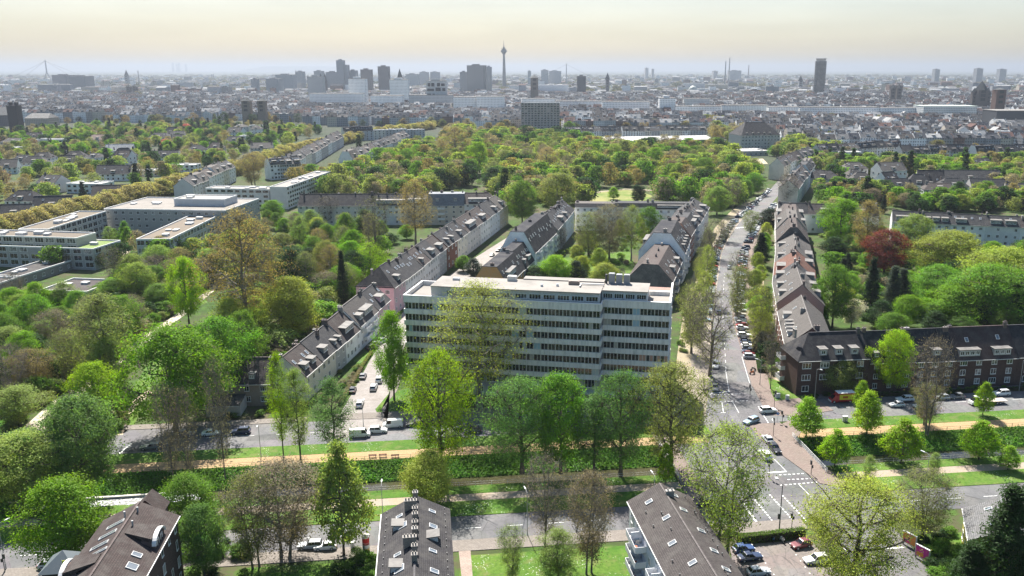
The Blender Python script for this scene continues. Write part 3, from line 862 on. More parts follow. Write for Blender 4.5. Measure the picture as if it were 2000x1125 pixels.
for (za, zc) in zb:
    for (a0, a1) in ((0, 10.4), (10.42, 32.0), (32.02, L1)):
        MB().box(a0, a1, 0, 0.34, za, zc).obj('spandrel_panel', 'concrete', OFF, CONC)
    MB().box(L1 - 0.34, L1, 0.345, SB, za, zc).obj('spandrel_panel', 'concrete', OFF, CONC)
    MB().box(0, 0.34, 0.345, DP, za, zc).obj('spandrel_panel', 'concrete', OFF, CONC)
    MB().box(L1 + 0.02, L1 + L2, SB, SB + 0.34, za, zc).obj('spandrel_panel', 'concrete', OFF, CONC)
    MB().box(L1 + L2 - 0.34, L1 + L2, SB + 0.345, SB + 21.4, za, zc).obj('spandrel_panel', 'concrete', OFF, CONC)
    MB().box(0, L1 + L2, DP - 0.34, DP, za, zc).obj('spandrel_panel', 'concrete', OFF, CONC)
def office_win(w, h):
    m = MB(); x0, x1 = -w / 2, w / 2; b = 0.10
    m.box(x0, x0 + 0.11, -0.06, 0.1, 0, h, 0); m.box(x1 - 0.11, x1, -0.06, 0.1, 0, h, 0); m.box(-0.06, 0.06, -0.05, 0.1, 0, h, 0)
    m.box(x0 + 0.11, -0.06, -0.04, 0.1, 0, b, 0); m.box(0.06, x1 - 0.11, -0.04, 0.1, 0, b, 0); m.box(x0 + 0.11, -0.06, -0.04, 0.1, h - b, h, 0); m.box(0.06, x1 - 0.11, -0.04, 0.1, h - b, h, 0)
    g1 = [(x0 + 0.11, 0.02, b), (-0.06, 0.02, b), (-0.06, 0.02, h - b), (x0 + 0.11, 0.02, h - b)]
    g2 = [(0.06, 0.02, b), (x1 - 0.11, 0.02, b), (x1 - 0.11, 0.02, h - b), (0.06, 0.02, h - b)]
    m.poly(g1, 1); m.poly(g2, 2)
    return m
def _owm(key, mats):
    if key not in _cache: _cache[key] = office_win(1.88, 1.8).mesh('window', mats)
    return _cache[key]
MATS['office_frame'] = None
t = NT('office_frame'); t.bsdf((0.52, 0.49, 0.44), 0.6, 0.3); MATS['office_frame'] = t.m
for k in range(6):
    z = 25.55 - 3.1 * k - 1.81
    for sec, n, a0, bb in ((0, 27, 0.3, 0.20), (1, 9, L1 + 0.15, SB + 0.20)):
        for i in range(n):
            a = a0 + (51.8 if sec == 0 else 16.8) * (i + 0.5) / n
            q = rngo.random()
            blind = q < 0.13 or (k == 4 and sec == 1 and i > 5)
            key, ms = (('ow_b', ['office_frame', 'curtain_glass', 'curtain_glass']) if blind and q < 0.08 else ('ow_c', ['office_frame', 'glass', 'curtain_glass']) if blind else ('ow', ['office_frame', 'glass', 'glass']))
            cc = (0.42, 0.24, 0.18) if (k == 4 and sec == 1) else rngo.choice(((0.42, 0.47, 0.46), (0.30, 0.42, 0.5), (0.36, 0.34, 0.30)))
            link('window', _owm(key, ms), OFF, (a, bb, z), 0, None, cc)
for i in range(15):                                                 # tall glazing of the two lower storeys
    a = 3.2 + i * 3.3
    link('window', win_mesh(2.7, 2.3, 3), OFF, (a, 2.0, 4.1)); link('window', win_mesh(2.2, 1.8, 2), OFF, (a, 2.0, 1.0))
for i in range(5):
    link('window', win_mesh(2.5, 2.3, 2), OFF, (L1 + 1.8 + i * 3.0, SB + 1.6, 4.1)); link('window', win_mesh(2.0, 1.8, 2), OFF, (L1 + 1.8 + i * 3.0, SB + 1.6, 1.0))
MB().box(0.35, L1 - 0.35, 0.35, DP - 0.35, 26.0, 26.3).box(L1 - 0.34, L1 + L2 - 0.35, SB + 0.35, SB + 12, 26.0, 26.3).obj('roof', 'roof_flat', OFF, (0.25, 0.23, 0.21))
MB().box(L1 - 6, L1 + L2 - 0.36, SB + 12.4, SB + 21, 25.9, 26.15).obj('roof_terrace', 'roof_flat', OFF, (0.30, 0.19, 0.16))
MB().box(L1 - 6, L1 + L2 - 0.36, SB + 12.02, SB + 12.38, 26.31, 27.4).obj('terrace_wall', 'plaster', OFF, (0.66, 0.65, 0.63))
CAPC = (0.74, 0.73, 0.71)
m = MB()
for q in ((-0.06, L1 + 0.06, -0.08, 0.42), (-0.06, 0.42, 0.425, DP + 0.06), (0.425, L1 - 6, DP - 0.36, DP + 0.06), (L1 + 0.065, L1 + L2 + 0.06, SB - 0.08, SB + 0.42), (L1 + L2 - 0.42, L1 + L2 + 0.06, SB + 0.425, SB + 21.4)):
    m.box(q[0], q[1], q[2], q[3], 27.36, 27.52)
m.obj('parapet_cap', 'plaster', OFF, CAPC)
def penthouse(a0, a1, b0, b1, z0, z1, nwin):
    m = MB(); m.box(a0, a1, b0, b1, z0, z1 - 0.2); P = m.obj('penthouse', 'plaster', OFF, (0.52, 0.51, 0.50))
    MB().box(a0 - 0.25, a1 + 0.25, b0 - 0.35, b1 + 0.2, z1 - 0.195, z1).obj('penthouse_roof', 'roof_flat', P, (0.27, 0.25, 0.23))
    for i in range(nwin):
        a = a0 + (a1 - a0) * (i + 0.5) / nwin
        if rngo.random() < 0.86: link('window', win_mesh((a1 - a0) / nwin * 0.84, 1.35, 4), P, (a, b0, z0 + 1.2))
    for i in range(nwin // 2 + 1):
        a = a0 + (a1 - a0) * i / (nwin // 2) if nwin > 1 else a0
        MB().box(a - 0.09, a + 0.09, b0 - 0.1, b0 - 0.01, z0, z1 - 0.2).obj('pilaster', 'painted_metal', P, (0.62, 0.62, 0.61))
    return P
penthouse(7.2, 51.6, 1.9, 12.6, 26.31, 29.9, 12)
penthouse(30.0, 51.4, 12.85, 15.5, 26.31, 30.15, 1)
penthouse(51.9, 63.5, SB + 1.6, SB + 10.5, 26.31, 29.7, 4)
for (a, b, w, d, h, n, c_) in ((12, 9, .9, .6, .5, 'roof_vent', (.5, .5, .5)), (27, 11, 1.2, .8, 1.2, 'roof_hatch', (.55, .53, .5)), (44, 9.8, 1.4, .8, .9, 'roof_hatch', (.20, .15, .13)), (53.6, SB + 9.2, .8, .8, 2.6, 'chiller', (.22, .23, .24)), (55.6, SB + 9.2, .8, .8, 2.4, 'chiller', (.24, .25, .26)), (57.6, SB + 9.2, .8, .8, 2.4, 'chiller', (.22, .23, .24)), (58.2, SB + 14.0, .7, .5, 1.0, 'fan_unit', (.6, .6, .58)), (60.4, SB + 14.0, .7, .5, 1.0, 'fan_unit', (.6, .6, .58)), (36, 6, .3, .3, .5, 'roof_vent', (.6, .6, .6)), (40, 7, .3, .3, .5, 'roof_vent', (.6, .6, .6))):
    z = 29.9 if b < 12.6 and a < 51 else (29.7 if a < 63 and b < SB + 10.5 else 26.15)
    mm = MB(); mm.box(-w, w, -d, d, 0, h); mm.box(-w * .85, w * .85, -d * .85, d * .85, h, h + .12)
    mm.obj(n, 'painted_metal', OFF, c_, (a, b, z))
mm = MB(); mm.tube((52.2, SB + 8.6, 28.2), (52.2, SB + 8.6, 32.2), 0.32, 0.32, 8); mm.obj('flue', 'dark_metal', OFF)
mm = MB(); mm.box(46, 52, 9.3, 9.6, 30.1, 30.35); mm.box(45.8, 46.1, 6.5, 9.3, 30.1, 30.35); mm.obj('duct', 'painted_metal', OFF, (.5, .5, .5))
mm = MB(); mm.box(L1 - 12, L1 + 4, -1.0, 2.5, 3.2, 3.6); mm.obj('canopy', 'concrete', OFF, (.4, .39, .38))

# ---- row A : small houses along the west side of the side street
A0, A1 = (-62.9, 209.5), (-53.6, 283)
rowA = 'low terrace on the west side of the side street'
row(A0, A1, [
    dict(w=11, label='nearest terrace house of the side street, ribbed brown roof with white skylights', roofc=BROWN, wall=CREAM, sky=4, dorm=((.3, 2.6, 1.5), (.72, 2.6, 1.5)), endw=(2, 0), eave=7.4, ridge=12.4),
    dict(w=10, label='cream terrace house with one wide box dormer beside the skylight house', roofc=SLATE, wall=CREAM, dorm=((.5, 3.0, 1.6),), eave=7.6, ridge=12.6),
    dict(w=8, label='narrow grey terrace house with two small square dormers', roofc=SLATE, wall=GREY, dorm=((.28, 1.3, 1.3), (.72, 1.3, 1.3)), eave=7.4, ridge=12.3, bays=2),
    dict(w=12, label='white terrace house with planted roof balcony and a dark dormer', roofc=BROWN, wall=WHITE, dorm=((.5, 7.0, 1.9, .9),), dcol=(.07, .07, .07), eave=7.3, ridge=12.9, bays=4),
    dict(w=17, label='white terrace block with long balconies and skylit ribbed roof', roofc=TAUPE, wall=WHITE, dorm=((.22, 3.0, 1.7), (.62, 7.5, 1.9)), sky=3, balc=((.3, 2.6, 5, 0), (.7, 2.6, 5, 0), (.3, 5.4, 5, 0), (.7, 5.4, 5, 0)), eave=8.2, ridge=13.8, bays=5),
    dict(w=13, label='small pink terrace house with pink dormer next to the pale office block', roofc=SLATE, wall=PINK, dorm=((.55, 4.0, 2.0),), dcol=PINK, sky=4, eave=8.4, ridge=13.6, endw=(0, 2)),
], D=11.5, floors=2, group=rowA, chim=2)
house('old brown gabled house half hidden behind bare trees near the canal road', (-88, 206.5), (-71, 207), 11, 6.5, 11.5, wall=(.26, .2, .16), roofc=BROWN, floors=2, bays=4, endw=(2, 2), name='old_house', dorm=((.3, 1.6, 1.3), (.7, 1.6, 1.3)), sky=0)
# ---- row B : tall terrace further up the side street
rowB = 'tall terrace along the upper side street'
row((-53.6, 291), (-42.7, 360), [
    dict(w=13, label='pink-ended corner house with dark hipped roof at the head of the tall terrace', roofc=BLACK, wall=PINK, hip=(6.0, 0), endw=(3, 0), dorm=((.62, 2.6, 1.7),), sky=1, chim=1, D=14.0, eave=10.4, ridge=16.4, bays=3),
    dict(w=21, label='long white terrace house with a line of small skylights in its grey roof', roofc=SLATE, wall=WHITE, sky=8, chim=4, eave=10.2, ridge=15.8, bays=7),
    dict(w=11, label='white terrace house with small dormer and brown roof, ninth from the canal', roofc=BROWN, wall=WHITE, dorm=((.3, 2.0, 1.4),), sky=3, eave=10.5, ridge=15.8),
    dict(w=13, label='white terrace house with curved arch window and flat box dormer', roofc=SLATE, wall=(.68, .67, .65), dorm=((.5, 4.2, 1.8),), sky=2, eave=10.8, ridge=15.9, bays=4),
    dict(w=11, label='grey terrace house with taupe dormer next to the red brick one', roofc=BROWN, wall=GREY, dorm=((.5, 5.0, 1.8),), eave=10.6, ridge=15.7),
], D=12.5, floors=3, group=rowB)
row((-42.6, 360.5), (-21.0, 478), [
    dict(w=12, label='red brick terrace house with white windows in the tall terrace', roofc=SLATE, wall=RBRICK, wmat='brick_wall', dorm=((.3, 2.2, 1.6), (.7, 2.2, 1.6)), sky=2, eave=10.9, ridge=16),
    dict(w=12, label='dark slate-roofed terrace house between red brick and scaffolded fronts', roofc=SLATE, wall=CREAM, dorm=((.5, 3.2, 1.7),), sky=2, eave=10.8, ridge=16.2),
    dict(w=18, label='terrace house with scaffolding and orange-trimmed roof terrace', roofc=BROWN, wall=(.62, .58, .55), dorm=((.5, 12, 2.0),), sky=5, eave=11, ridge=16.3, bays=5),
    dict(w=14, label='white terrace house with grey metal dormer past the scaffolding', roofc=BROWN, wall=WHITE, dorm=((.5, 7, 1.9),), sky=4, eave=11, ridge=16.3, bays=4),
    dict(w=16, label='pale blue-white terrace house with balconied front near the far end', roofc=SLATE, wall=(.58, .61, .64), dorm=((.7, 4, 1.9),), eave=11.2, ridge=16.5, bays=4),
    dict(w=15, label='cream corner house with pyramid hip roof at the far end of the terrace', roofc=TAUPE, wall=BEIGE, hip=(0, 6), dorm=((.5, 4, 1.9),), eave=11.6, ridge=16.8, bays=4, endw=(0, 3)),
], D=12.5, floors=3, group=rowB, detail='near')
# ---- row C : between the side street and the courtyard (courtyard fronts face right)
rowC = 'terrace between side street and courtyard'
row((-13.8, 302), (-4.6, 346.5), [
    dict(w=24, label='flat-topped roof house with orange gable wall behind the office block', roof='flattop', t=4.0, roofc=BLACK, wall=(.50, .26, .10), dorm=((.4, 11, 2.2),), sky=5, endw=(1, 0), eave=8.5, ridge=15, dcol=(.4, .4, .4), flatc=(.5, .48, .44)),
    dict(w=18, label='dark flat-topped house with grey dormers between orange gable and white block', roof='flattop', t=4.5, roofc=BLACK, wall=GREY, dorm=((.3, 2.2, 1.7), (.7, 4.5, 1.8)), sky=7, eave=8.2, ridge=15.4),
], D=13.5, floors=3, group=rowC)
row((-4.4, 347), (5.4, 394), [
    dict(w=47, label='tall white apartment house with flat ridge, long skylight band and stepped bays', roof='flattop', t=4.6, roofc=BLACK, wall=(.86, .86, .85), sky=12, endw=(0, 0), eave=11, ridge=19.5, bays=6, balc=((.15, 6, 4, 0), (.4, 6, 4, 0), (.65, 6, 4, 0), (.9, 6, 4, 0), (.15, 9, 4, 0), (.4, 9, 4, 0), (.65, 9, 4, 0), (.9, 9, 4, 0), (.9, 3, 4, 0)), flatc=(.42, .40, .38)),
], D=15, floors=4, group=rowC, chim=3)
row((5.6, 394.5), (15.5, 452), [
    dict(w=14, label='dark slate house with single big skylight just behind the tall white block', roofc=SLATE, wall=(.25, .24, .23), sky=3, eave=12, ridge=18),
    dict(w=14, label='grey slate house with taupe dormer, second behind the tall white block', roofc=BLACK, wall=GREY, dorm=((.5, 5, 1.8),), sky=3, eave=12, ridge=17.4),
    dict(w=16, label='slate house with glinting skylights at the courtyard corner', roofc=SLATE, wall=WHITE, sky=6, dorm=((.4, 3, 1.7),), eave=12, ridge=17.2),
    dict(w=14, label='white-chimneyed slate house joining the courtyard back row', roofc=BLACK, wall=WHITE, sky=2, eave=12.3, ridge=17.4),
], D=13, floors=4, group=rowC, chim=4)
# ---- row D : back of the courtyard
row((16, 456), (80, 452), [
    dict(w=20, label='white flat-roofed apartment house at the left back of the courtyard', roof='flattop', t=1.5, roofc=TAUPE, wall=WHITE, eave=13, ridge=14.6, bays=6),
    dict(w=18, label='pale apartment house with long ribbon window at the courtyard back', roof='flattop', t=1.5, roofc=SLATE, wall=(.55, .55, .55), eave=13.2, ridge=15, bays=5),
    dict(w=22, label='white balconied apartment house with domed rooflight at the courtyard back', roof='flattop', t=2.2, roofc=SLATE, wall=WHITE, eave=12.4, ridge=15, bays=6, balc=((.3, 3, 4, 0), (.3, 6, 4, 0), (.3, 9, 4, 0), (.75, 3, 4, 0), (.75, 6, 4, 0), (.75, 9, 4, 0)), dorm=((.5, 16, 1.3, .3),)),
], D=11, floors=4, group='apartment houses closing the courtyard')
# ---- row E : west side of the boulevard
rowE = 'terrace on the west side of the boulevard'
row((46.8, 303), (56.2, 340), [
    dict(w=30, label='flat-topped house with dark slate gable right behind the office block', roof='flattop', t=5.5, roofc=BROWN, wall=(.085, .085, .09), wmat='plaster', sky=6, dorm=((.35, 4, 1.8), (.75, 4, 1.8)), eave=9.5, ridge=15.5, bays=6, balc=((.3, 6, 5, 0), (.7, 6, 5, 0), (.3, 3, 5, 0), (.7, 3, 5, 0))),
], D=17, floors=3, group=rowE, chim=4)
row((57.2, 341), (64.6, 372), [
    dict(w=30, label='tall white apartment house with rounded gable and skylit slate flank by the boulevard', roof='flattop', t=6.0, roofc=BLACK, wall=(.86, .86, .86), sky=8, dorm=((.2, 2.2, 1.4), (.4, 2.2, 1.4), (.6, 2.2, 1.4), (.8, 2.2, 1.4)), dormb=((.5, 12, 1.8),), eave=12, ridge=20, bays=6, balc=((.12, 3, 3, 0), (.12, 6, 3, 0), (.12, 9, 3, 0), (.5, 3, 3, 0), (.5, 6, 3, 0), (.5, 9, 3, 0))),
], D=19, floors=4, group=rowE, chim=2)
row((64.9, 373), (88.5, 456), [
    dict(w=15, label='brick-gabled flat-topped house behind the rounded white gable', roof='flattop', t=4.5, roofc=BROWN, wall=(.30, .16, .12), eave=13, ridge=18.5, sky=3),
    dict(w=15, label='grey house with glazed roof studio on the boulevard terrace', roof='flattop', t=4.0, roofc=SLATE, wall=GREY, eave=13, ridge=18, dorm=((.5, 8, 2.0),), balc=((.5, 3, 8, 0), (.5, 6, 8, 0), (.5, 9, 8, 0))),
    dict(w=14, label='slate-roofed white house with many chimneys, third from boulevard crossing', roofc=BLACK, wall=WHITE, eave=12.6, ridge=18, sky=3, dorm=((.5, 4, 1.8),)),
    dict(w=14, label='taupe-roofed white house, second from the boulevard crossing', roofc=BROWN, wall=WHITE, eave=12.8, ridge=17.8, sky=3, dorm=((.5, 5, 1.8),)),
    dict(w=20, label='white round-cornered house at the boulevard crossing', roofc=SLATE, wall=(.60, .57, .53), eave=13, ridge=17.6, hip=(0, 4), dorm=((.5, 5, 1.8),), bays=5),
], D=15, floors=4, group=rowE, chim=4)
# ---- row F : east side of the boulevard (P0 far, P1 near)
rowF = 'terrace on the east side of the boulevard'
row((122.5, 448), (98, 352), [
    dict(w=18, label='white stepped house with roof terraces at the far end of the east row', roof='flattop', t=4.0, roofc=BROWN, wall=WHITE, eave=11.5, ridge=16, dorm=((.5, 9, 2.0),), dormb=((.5, 9, 2.0),)),
    dict(w=20, label='house with three grey metal roof strips in the east row', roof='flattop', t=4.6, roofc=TAUPE, wall=BEIGE, eave=11.5, ridge=17, dorm=((.5, 4, 1.8),), dormb=((.5, 6, 1.8),)),
    dict(w=20, label='dark-gabled house with vertical flue in the east boulevard row', roof='flattop', t=5.5, roofc=BROWN, wall=(.10, .085, .08), eave=10.8, ridge=17.2, sky=2, endw=(0, 0)),
    dict(w=16, label='low grey link house below the dark gable in the east row', roofc=TAUPE, wall=GREY, eave=10, ridge=14.5, dorm=((.5, 3, 1.6),)),
], D=14, floors=3, group=rowF, back=True, chim=3)
row((97.6, 351), (82.3, 297), [
    dict(w=22, label='brown-tiled house with planted balcony behind the orange-roofed one', roofc=TAUPE, wall=CREAM, eave=10.5, ridge=16.2, sky=4, dorm=((.7, 3, 1.8),), dormb=((.5, 7, 1.8),)),
    dict(w=10, label='narrow house with orange tiled slope on the east boulevard row', roofc=ORANGE, wall=CREAM, eave=10.6, ridge=16.0, bays=2, dormb=((.5, 5, 1.8),)),
    dict(w=14, label='house with bright orange-red cross gable on the east boulevard row', roofc=ORANGE, wall=WHITE, eave=10.6, ridge=16.4, bays=3, dorm=((.5, 6.5, 2.2),), dcol=(.3, .1, .07)),
    dict(w=12, label='dark slate house with grey box dormer nearest the orange roofs', roofc=SLATE, wall=CREAM, eave=10.6, ridge=16.4, dorm=((.5, 4.6, 2.0),), dormb=((.5, 4.6, 2.0),)),
], D=14.5, floors=3, group=rowF, back=True, chim=3)
house('tall taupe-tiled house with bare pinkish gable wall facing the canal', (82.0, 296), (76.2, 268.5), 14.5, 11, 17.4, roofc=TAUPE, wall=(.33, .24, .205), floors=3, bays=5, sky=4, dorm=((.35, 2.6, 1.7), (.75, 2.6, 1.7)), dormb=((.3, 4, 1.8), (.7, 4, 1.8)), chim=3, group=rowF)
house('red brick corner wing with taupe roof and four slim white dormers', (74.8, 262), (67.6, 226.5), 13, 10.2, 15.6, roofc=TAUPE, wall=RBRICK, wmat='brick_wall', floors=3, bays=7, dorm=((.52, 1.3, 1.6), (.62, 1.3, 1.6), (.72, 1.3, 1.6), (.82, 1.3, 1.6), (.3, 3, 1.7)), dcol=(.5, .49, .47), sky=2, chim=3, group=rowF, name='corner_house')
# ---- row G : dark brick terrace on the canal road
rowG = 'dark brick terrace on the canal road'
g0 = Vector((67.2, 213.8, 0)); gd = Vector((CU, SU, 0))
def gpt(k): return g0 + gd * k
row(gpt(0), gpt(132), [
    dict(w=20, label='dark brick corner house with three white-fronted dormers and hipped roof', roofc=BLACK, wall=DKBRICK, hip=(5.2, 0), dorm=((.36, 2.1, 1.7), (.58, 2.1, 1.7), (.80, 2.1, 1.7)), dcol=(.36, .35, .34), eave=10.3, ridge=15.8, bays=4, win=(1.9, 1.6), balc=((.82, 1.6, 3.5, 2), (.82, 4.6, 3.5, 2), (.82, 7.6, 3.5, 2)), chim=2),
    dict(w=13, label='dark brick house with two tiny arched dormers beside the corner house', roofc=BLACK, wall=DKBRICK, dorm=((.18, 1.2, 1.3), (.45, 1.2, 1.3)), dcol=(.3, .3, .3), eave=9.0, ridge=15.6),
    dict(w=12, label='dark brick house with one wide light dormer behind the tall lime tree', roofc=BLACK, wall=DKBRICK, dorm=((.55, 2.4, 1.6),), dcol=(.3, .29, .28), eave=8.8, ridge=15.7, win=(1.5, 1.6)),
    dict(w=18, label='dark brick house with long pale dormer roof behind the dead tree', roofc=(.075, .05, .048), wall=DKBRICK, dorm=((.22, 6, 1.8, .3), (.75, 5, 1.8, .3)), dcol=(.35, .34, .32), sky=2, eave=8.8, ridge=15.8, bays=4, win=(1.6, 1.6)),
    dict(w=13, label='dark brick house with double arched dormer and white paired windows', roofc=BLACK, wall=DKBRICK, dorm=((.3, 2.2, 1.5, .4), (.68, 2.2, 1.5, .4)), dcol=(.32, .31, .3), sky=1, eave=8.9, ridge=15.8, bays=2, win=(1.7, 1.7)),
    dict(w=13, label='dark brick house with small red roof turret above two white dormers', roofc=(.10, .06, .052), wall=DKBRICK, dorm=((.28, 2.3, 1.7, .3), (.72, 2.3, 1.7, .3), (.25, 1.6, 1.0, 3.2)), dcol=(.4, .39, .37), sky=1, eave=8.9, ridge=15.7, bays=2, win=(1.7, 1.7)),
    dict(w=14, label='dark brick house at the right end of the terrace in view', roofc=BLACK, wall=DKBRICK, dorm=((.5, 3, 1.7, .3),), eave=8.9, ridge=16),
    dict(w=14, label='dark brick house past the end of the visible terrace', roofc=BLACK, wall=DKBRICK, dorm=((.5, 3, 1.7, .3),), eave=8.9, ridge=15.8),
    dict(w=15, label='farthest dark brick house of the canal road', roofc=(.10, .06, .052), wall=DKBRICK, eave=8.9, ridge=15.8),
], D=12, floors=3, wmat='brick_wall', group=rowG)
# ---- row H : long cream terrace behind the wood
row((-138, 470), (-27, 474), [
    dict(w=47, label='long cream terrace house with unbroken black roof left of the bare tree', roofc=BLACK, wall=(.60, .565, .51), eave=11.5, ridge=17, bays=13, win=(1.1, 1.4), chim=5),
    dict(w=18, label='cream terrace house with white flat dormer strip behind bare tree', roofc=SLATE, wall=(.62, .6, .57), eave=11.5, ridge=16.8, dorm=((.5, 16, 1.9),), bays=5),
    dict(w=14, label='beige terrace house with white roof edge behind the tall pale tree', roofc=TAUPE, wall=BEIGE, eave=12, ridge=16.6, dorm=((.5, 10, 1.9),), bays=4, dcol=(.6, .58, .55)),
    dict(w=22, label='beige terrace house with tall zinc mansard and blue roof bay', roof='flattop', t=2.4, roofc=(.24, .25, .27), wall=(.52, .46, .38), eave=11.5, ridge=17.2, dorm=((.25, 2, 1.6), (.75, 2, 1.6)), bays=5, balc=((.35, 3, 4, 0), (.35, 6, 4, 0), (.35, 9, 4, 0))),
    dict(w=20, label='white balconied house with taupe hipped roof at the right of the long terrace', roofc=BROWN, wall=(.64, .63, .61), eave=12.2, ridge=17.2, hip=(0, 5), dorm=((.5, 14, 1.8),), bays=5, balc=((.3, 3, 4, 0), (.3, 6, 4, 0), (.3, 9, 4, 0))),
], D=13, floors=4, group='long terrace behind the wood', chim=4)
# ---- clinic and modern complex on the left
house('white flat-roofed slab with long window bands running away behind the long terrace', (-161, 528), (-154, 612), 11, 14, 14, 'flat', wall=(.56, .555, .54), floors=5, bays=22, win=(2.6, 1.4), panes=3, name='slab_block', cat='apartment block', detail='mid', endw=(0, 0), flatc=(.26, .245, .23))
house('white flat-roofed wing with loggias left of the receding slab', (-214, 534), (-172.5, 529), 13, 12.4, 12.4, 'flat', wall=(.58, .57, .55), floors=4, bays=9, win=(3, 1.5), panes=3, name='slab_block', cat='apartment block', detail='mid')
house('grey modern block with roof terrace and large framed glazing at the left edge', (-268, 372), (-196, 361), 19, 9.6, 9.6, 'flat', wall=(.33, .32, .305), floors=3, bays=14, win=(3.8, 2.2), panes=2, name='modern_block', cat='apartment block', flatc=(.16, .22, .07), endw=(0, 3))
house('set-back top storey with white roof edge on the modern left block', (-268, 376.5), (-206, 367), 13, 13.2, 13.2, 'flat', wall=(.36, .35, .33), floors=4, bays=12, win=(4.2, 2.3), panes=3, name='modern_penthouse', cat='apartment block', flatc=(.15, .125, .1))
house('receding modern wing with white roof edge joined to the left block', (-230.5, 388.5), (-229.5, 440), 14, 13.2, 13.2, 'flat', wall=(.36, .35, .33), floors=4, bays=11, win=(3.6, 2.3), panes=2, name='modern_block', cat='apartment block', flatc=(.16, .135, .105))
house('large grey clinic building with flat roof decks behind the modern blocks', (-232, 443), (-166, 437), 42, 14, 14, 'flat', wall=(.33, .32, .305), floors=4, bays=16, win=(1.6, 1.6), name='clinic_block', cat='clinic', flatc=(.24, .22, .2), endw=(0, 10))
house('bluish plant storey on the roof of the grey clinic', (-200, 455), (-172, 452.5), 16, 17.5, 17.5, 'flat', wall=(.42, .45, .48), floors=1, bays=1, front=False, name='plant_storey', cat='plant room', flatc=(.36, .34, .31))
house('slim modern bar with gravel roof and roof boxes right of the courtyard lawn', (-169, 376), (-171, 441), 15, 11, 11, 'flat', wall=(.42, .42, .415), floors=3, bays=16, win=(3.2, 2.2), panes=2, name='modern_block', cat='apartment block', flatc=(.17, .14, .11), endw=(4, 0))
house('low dark felt roof with white edge beside the modern left block', (-211.7, 333.2), (-207, 363), 12.5, 4.2, 4.2, 'flat', wall=(.2, .19, .18), floors=1, bays=6, name='low_pavilion', cat='pavilion', flatc=(.06, .055, .055))
house('low dark felt roof with white domes in the wood below the modern blocks', (-191, 311), (-172, 308.5), 19, 4.2, 4.2, 'flat', wall=(.2, .19, .18), floors=1, bays=5, name='low_pavilion', cat='pavilion', flatc=(.065, .055, .055))
house('low dark roof at the left edge beneath the modern block', (-232, 318), (-214, 316), 16, 4.0, 4.0, 'flat', wall=(.2, .19, .18), floors=1, bays=5, name='low_pavilion', cat='pavilion', flatc=(.06, .055, .055))
# ---- row L and the short row behind the boulevard houses
row((176, 426), (262, 400), [
    dict(w=14, label='dark-roofed balcony house at the left of the right-hand garden terrace', roofc=SLATE, wall=WHITE, dorm=((.5, 10, 1.8),), eave=10.5, ridge=15, balc=((.5, 3, 9, 0), (.5, 6, 9, 0))),
    dict(w=14, label='garden terrace house with glazed pointed dormers', roofc=SLATE, wall=(.6, .6, .6), dorm=((.2, 3, 1.8), (.5, 3, 1.8), (.8, 3, 1.8)), eave=10.5, ridge=15),
    dict(w=16, label='garden terrace house with three blue roof windows', roofc=SLATE, wall=WHITE, sky=4, dorm=((.3, 5, 1.7),), eave=10.5, ridge=14.8),
    dict(w=16, label='white garden terrace house with two wide dormers', roofc=SLATE, wall=(.66, .65, .63), dorm=((.3, 5, 1.8), (.72, 5, 1.8)), sky=2, eave=10.6, ridge=14.8),
    dict(w=16, label='garden terrace house at the right edge with long window strip', roofc=BROWN, wall=WHITE, dorm=((.5, 9, 1.8),), eave=10.6, ridge=14.8),
    dict(w=16, label='last garden terrace house beyond the right edge', roofc=BROWN, wall=WHITE, dorm=((.5, 9, 1.8),), eave=10.6, ridge=14.8),
], D=11, floors=3, group='garden terrace on the right', bays=4)
row((125, 452), (176, 443), [
    dict(w=12, label='slate house with arched dormer behind the far end of the east boulevard row', roofc=SLATE, wall=WHITE, dorm=((.4, 2.4, 1.6),), eave=10.5, ridge=15.2),
    dict(w=14, label='slate house with white balconies half hidden by the bright green chestnut', roofc=BROWN, wall=WHITE, dorm=((.5, 5, 1.8),), eave=10.5, ridge=15),
    dict(w=14, label='slate house glimpsed behind the copper and yellow trees', roofc=SLATE, wall=CREAM, eave=10.5, ridge=15, dorm=((.5, 5, 1.8),)),
], D=11, floors=3, group='short terrace behind the boulevard houses')
# ---- rows along the plane avenue
def vrow(pa, pb, n, lab, grp, **kw):
    rr = random.Random(n * 17 + int(pa[0]))
    walls = (WHITE, CREAM, GREY, WHITE, LGREY); roofs = (SLATE, BLACK, BROWN, SLATE, TAUPE)
    k = dict(D=12, floors=4, detail='mid', chim=2); k.update(kw)
    row(pa, pb, [dict(label=lab % ordinal(i), wall=rr.choice(walls), roofc=rr.choice(roofs), eave=11 + rr.uniform(0, 1.5), ridge=16 + rr.uniform(0, 1.5), dorm=((.5, rr.uniform(3, 6), 1.8),) if rr.random() < .7 else (), dormb=((.5, 5, 1.8),) if rr.random() < .5 else (), sky=rr.choice((0, 3, 5)), skyb=rr.choice((0, 3)), w=rr.uniform(.8, 1.3), **({} if rr.random() < .75 else dict(roof='flattop', t=3.5))) for i in range(n)], group=grp, **k)
vrow(G(575, 345), G(672, 285), 11, '%s house from the near end of the slate terrace along the plane avenue', 'slate terrace along the plane avenue')
vrow(G(530, 352), G(590, 347), 4, '%s house from the left closing the near end of the plane avenue terrace', 'houses closing the avenue terrace')
vrow(G(690, 336), G(800, 284), 11, '%s house from the near end of the terrace left of the park', 'terrace left of the park')
vrow(G(380, 398), G(462, 353), 6, '%s slate house from the near end of the row left of the white slab', 'slate row left of the white slab')
vrow(G(672, 276), G(830, 270), 8, '%s low building from the left behind the plane avenue terrace', 'low buildings behind the avenue', roof='flat')
vrow(G(1105, 275), G(1215, 273), 8, '%s brick and white house from the left, right of the tall brown slab', 'houses above the park hall', floors=5)
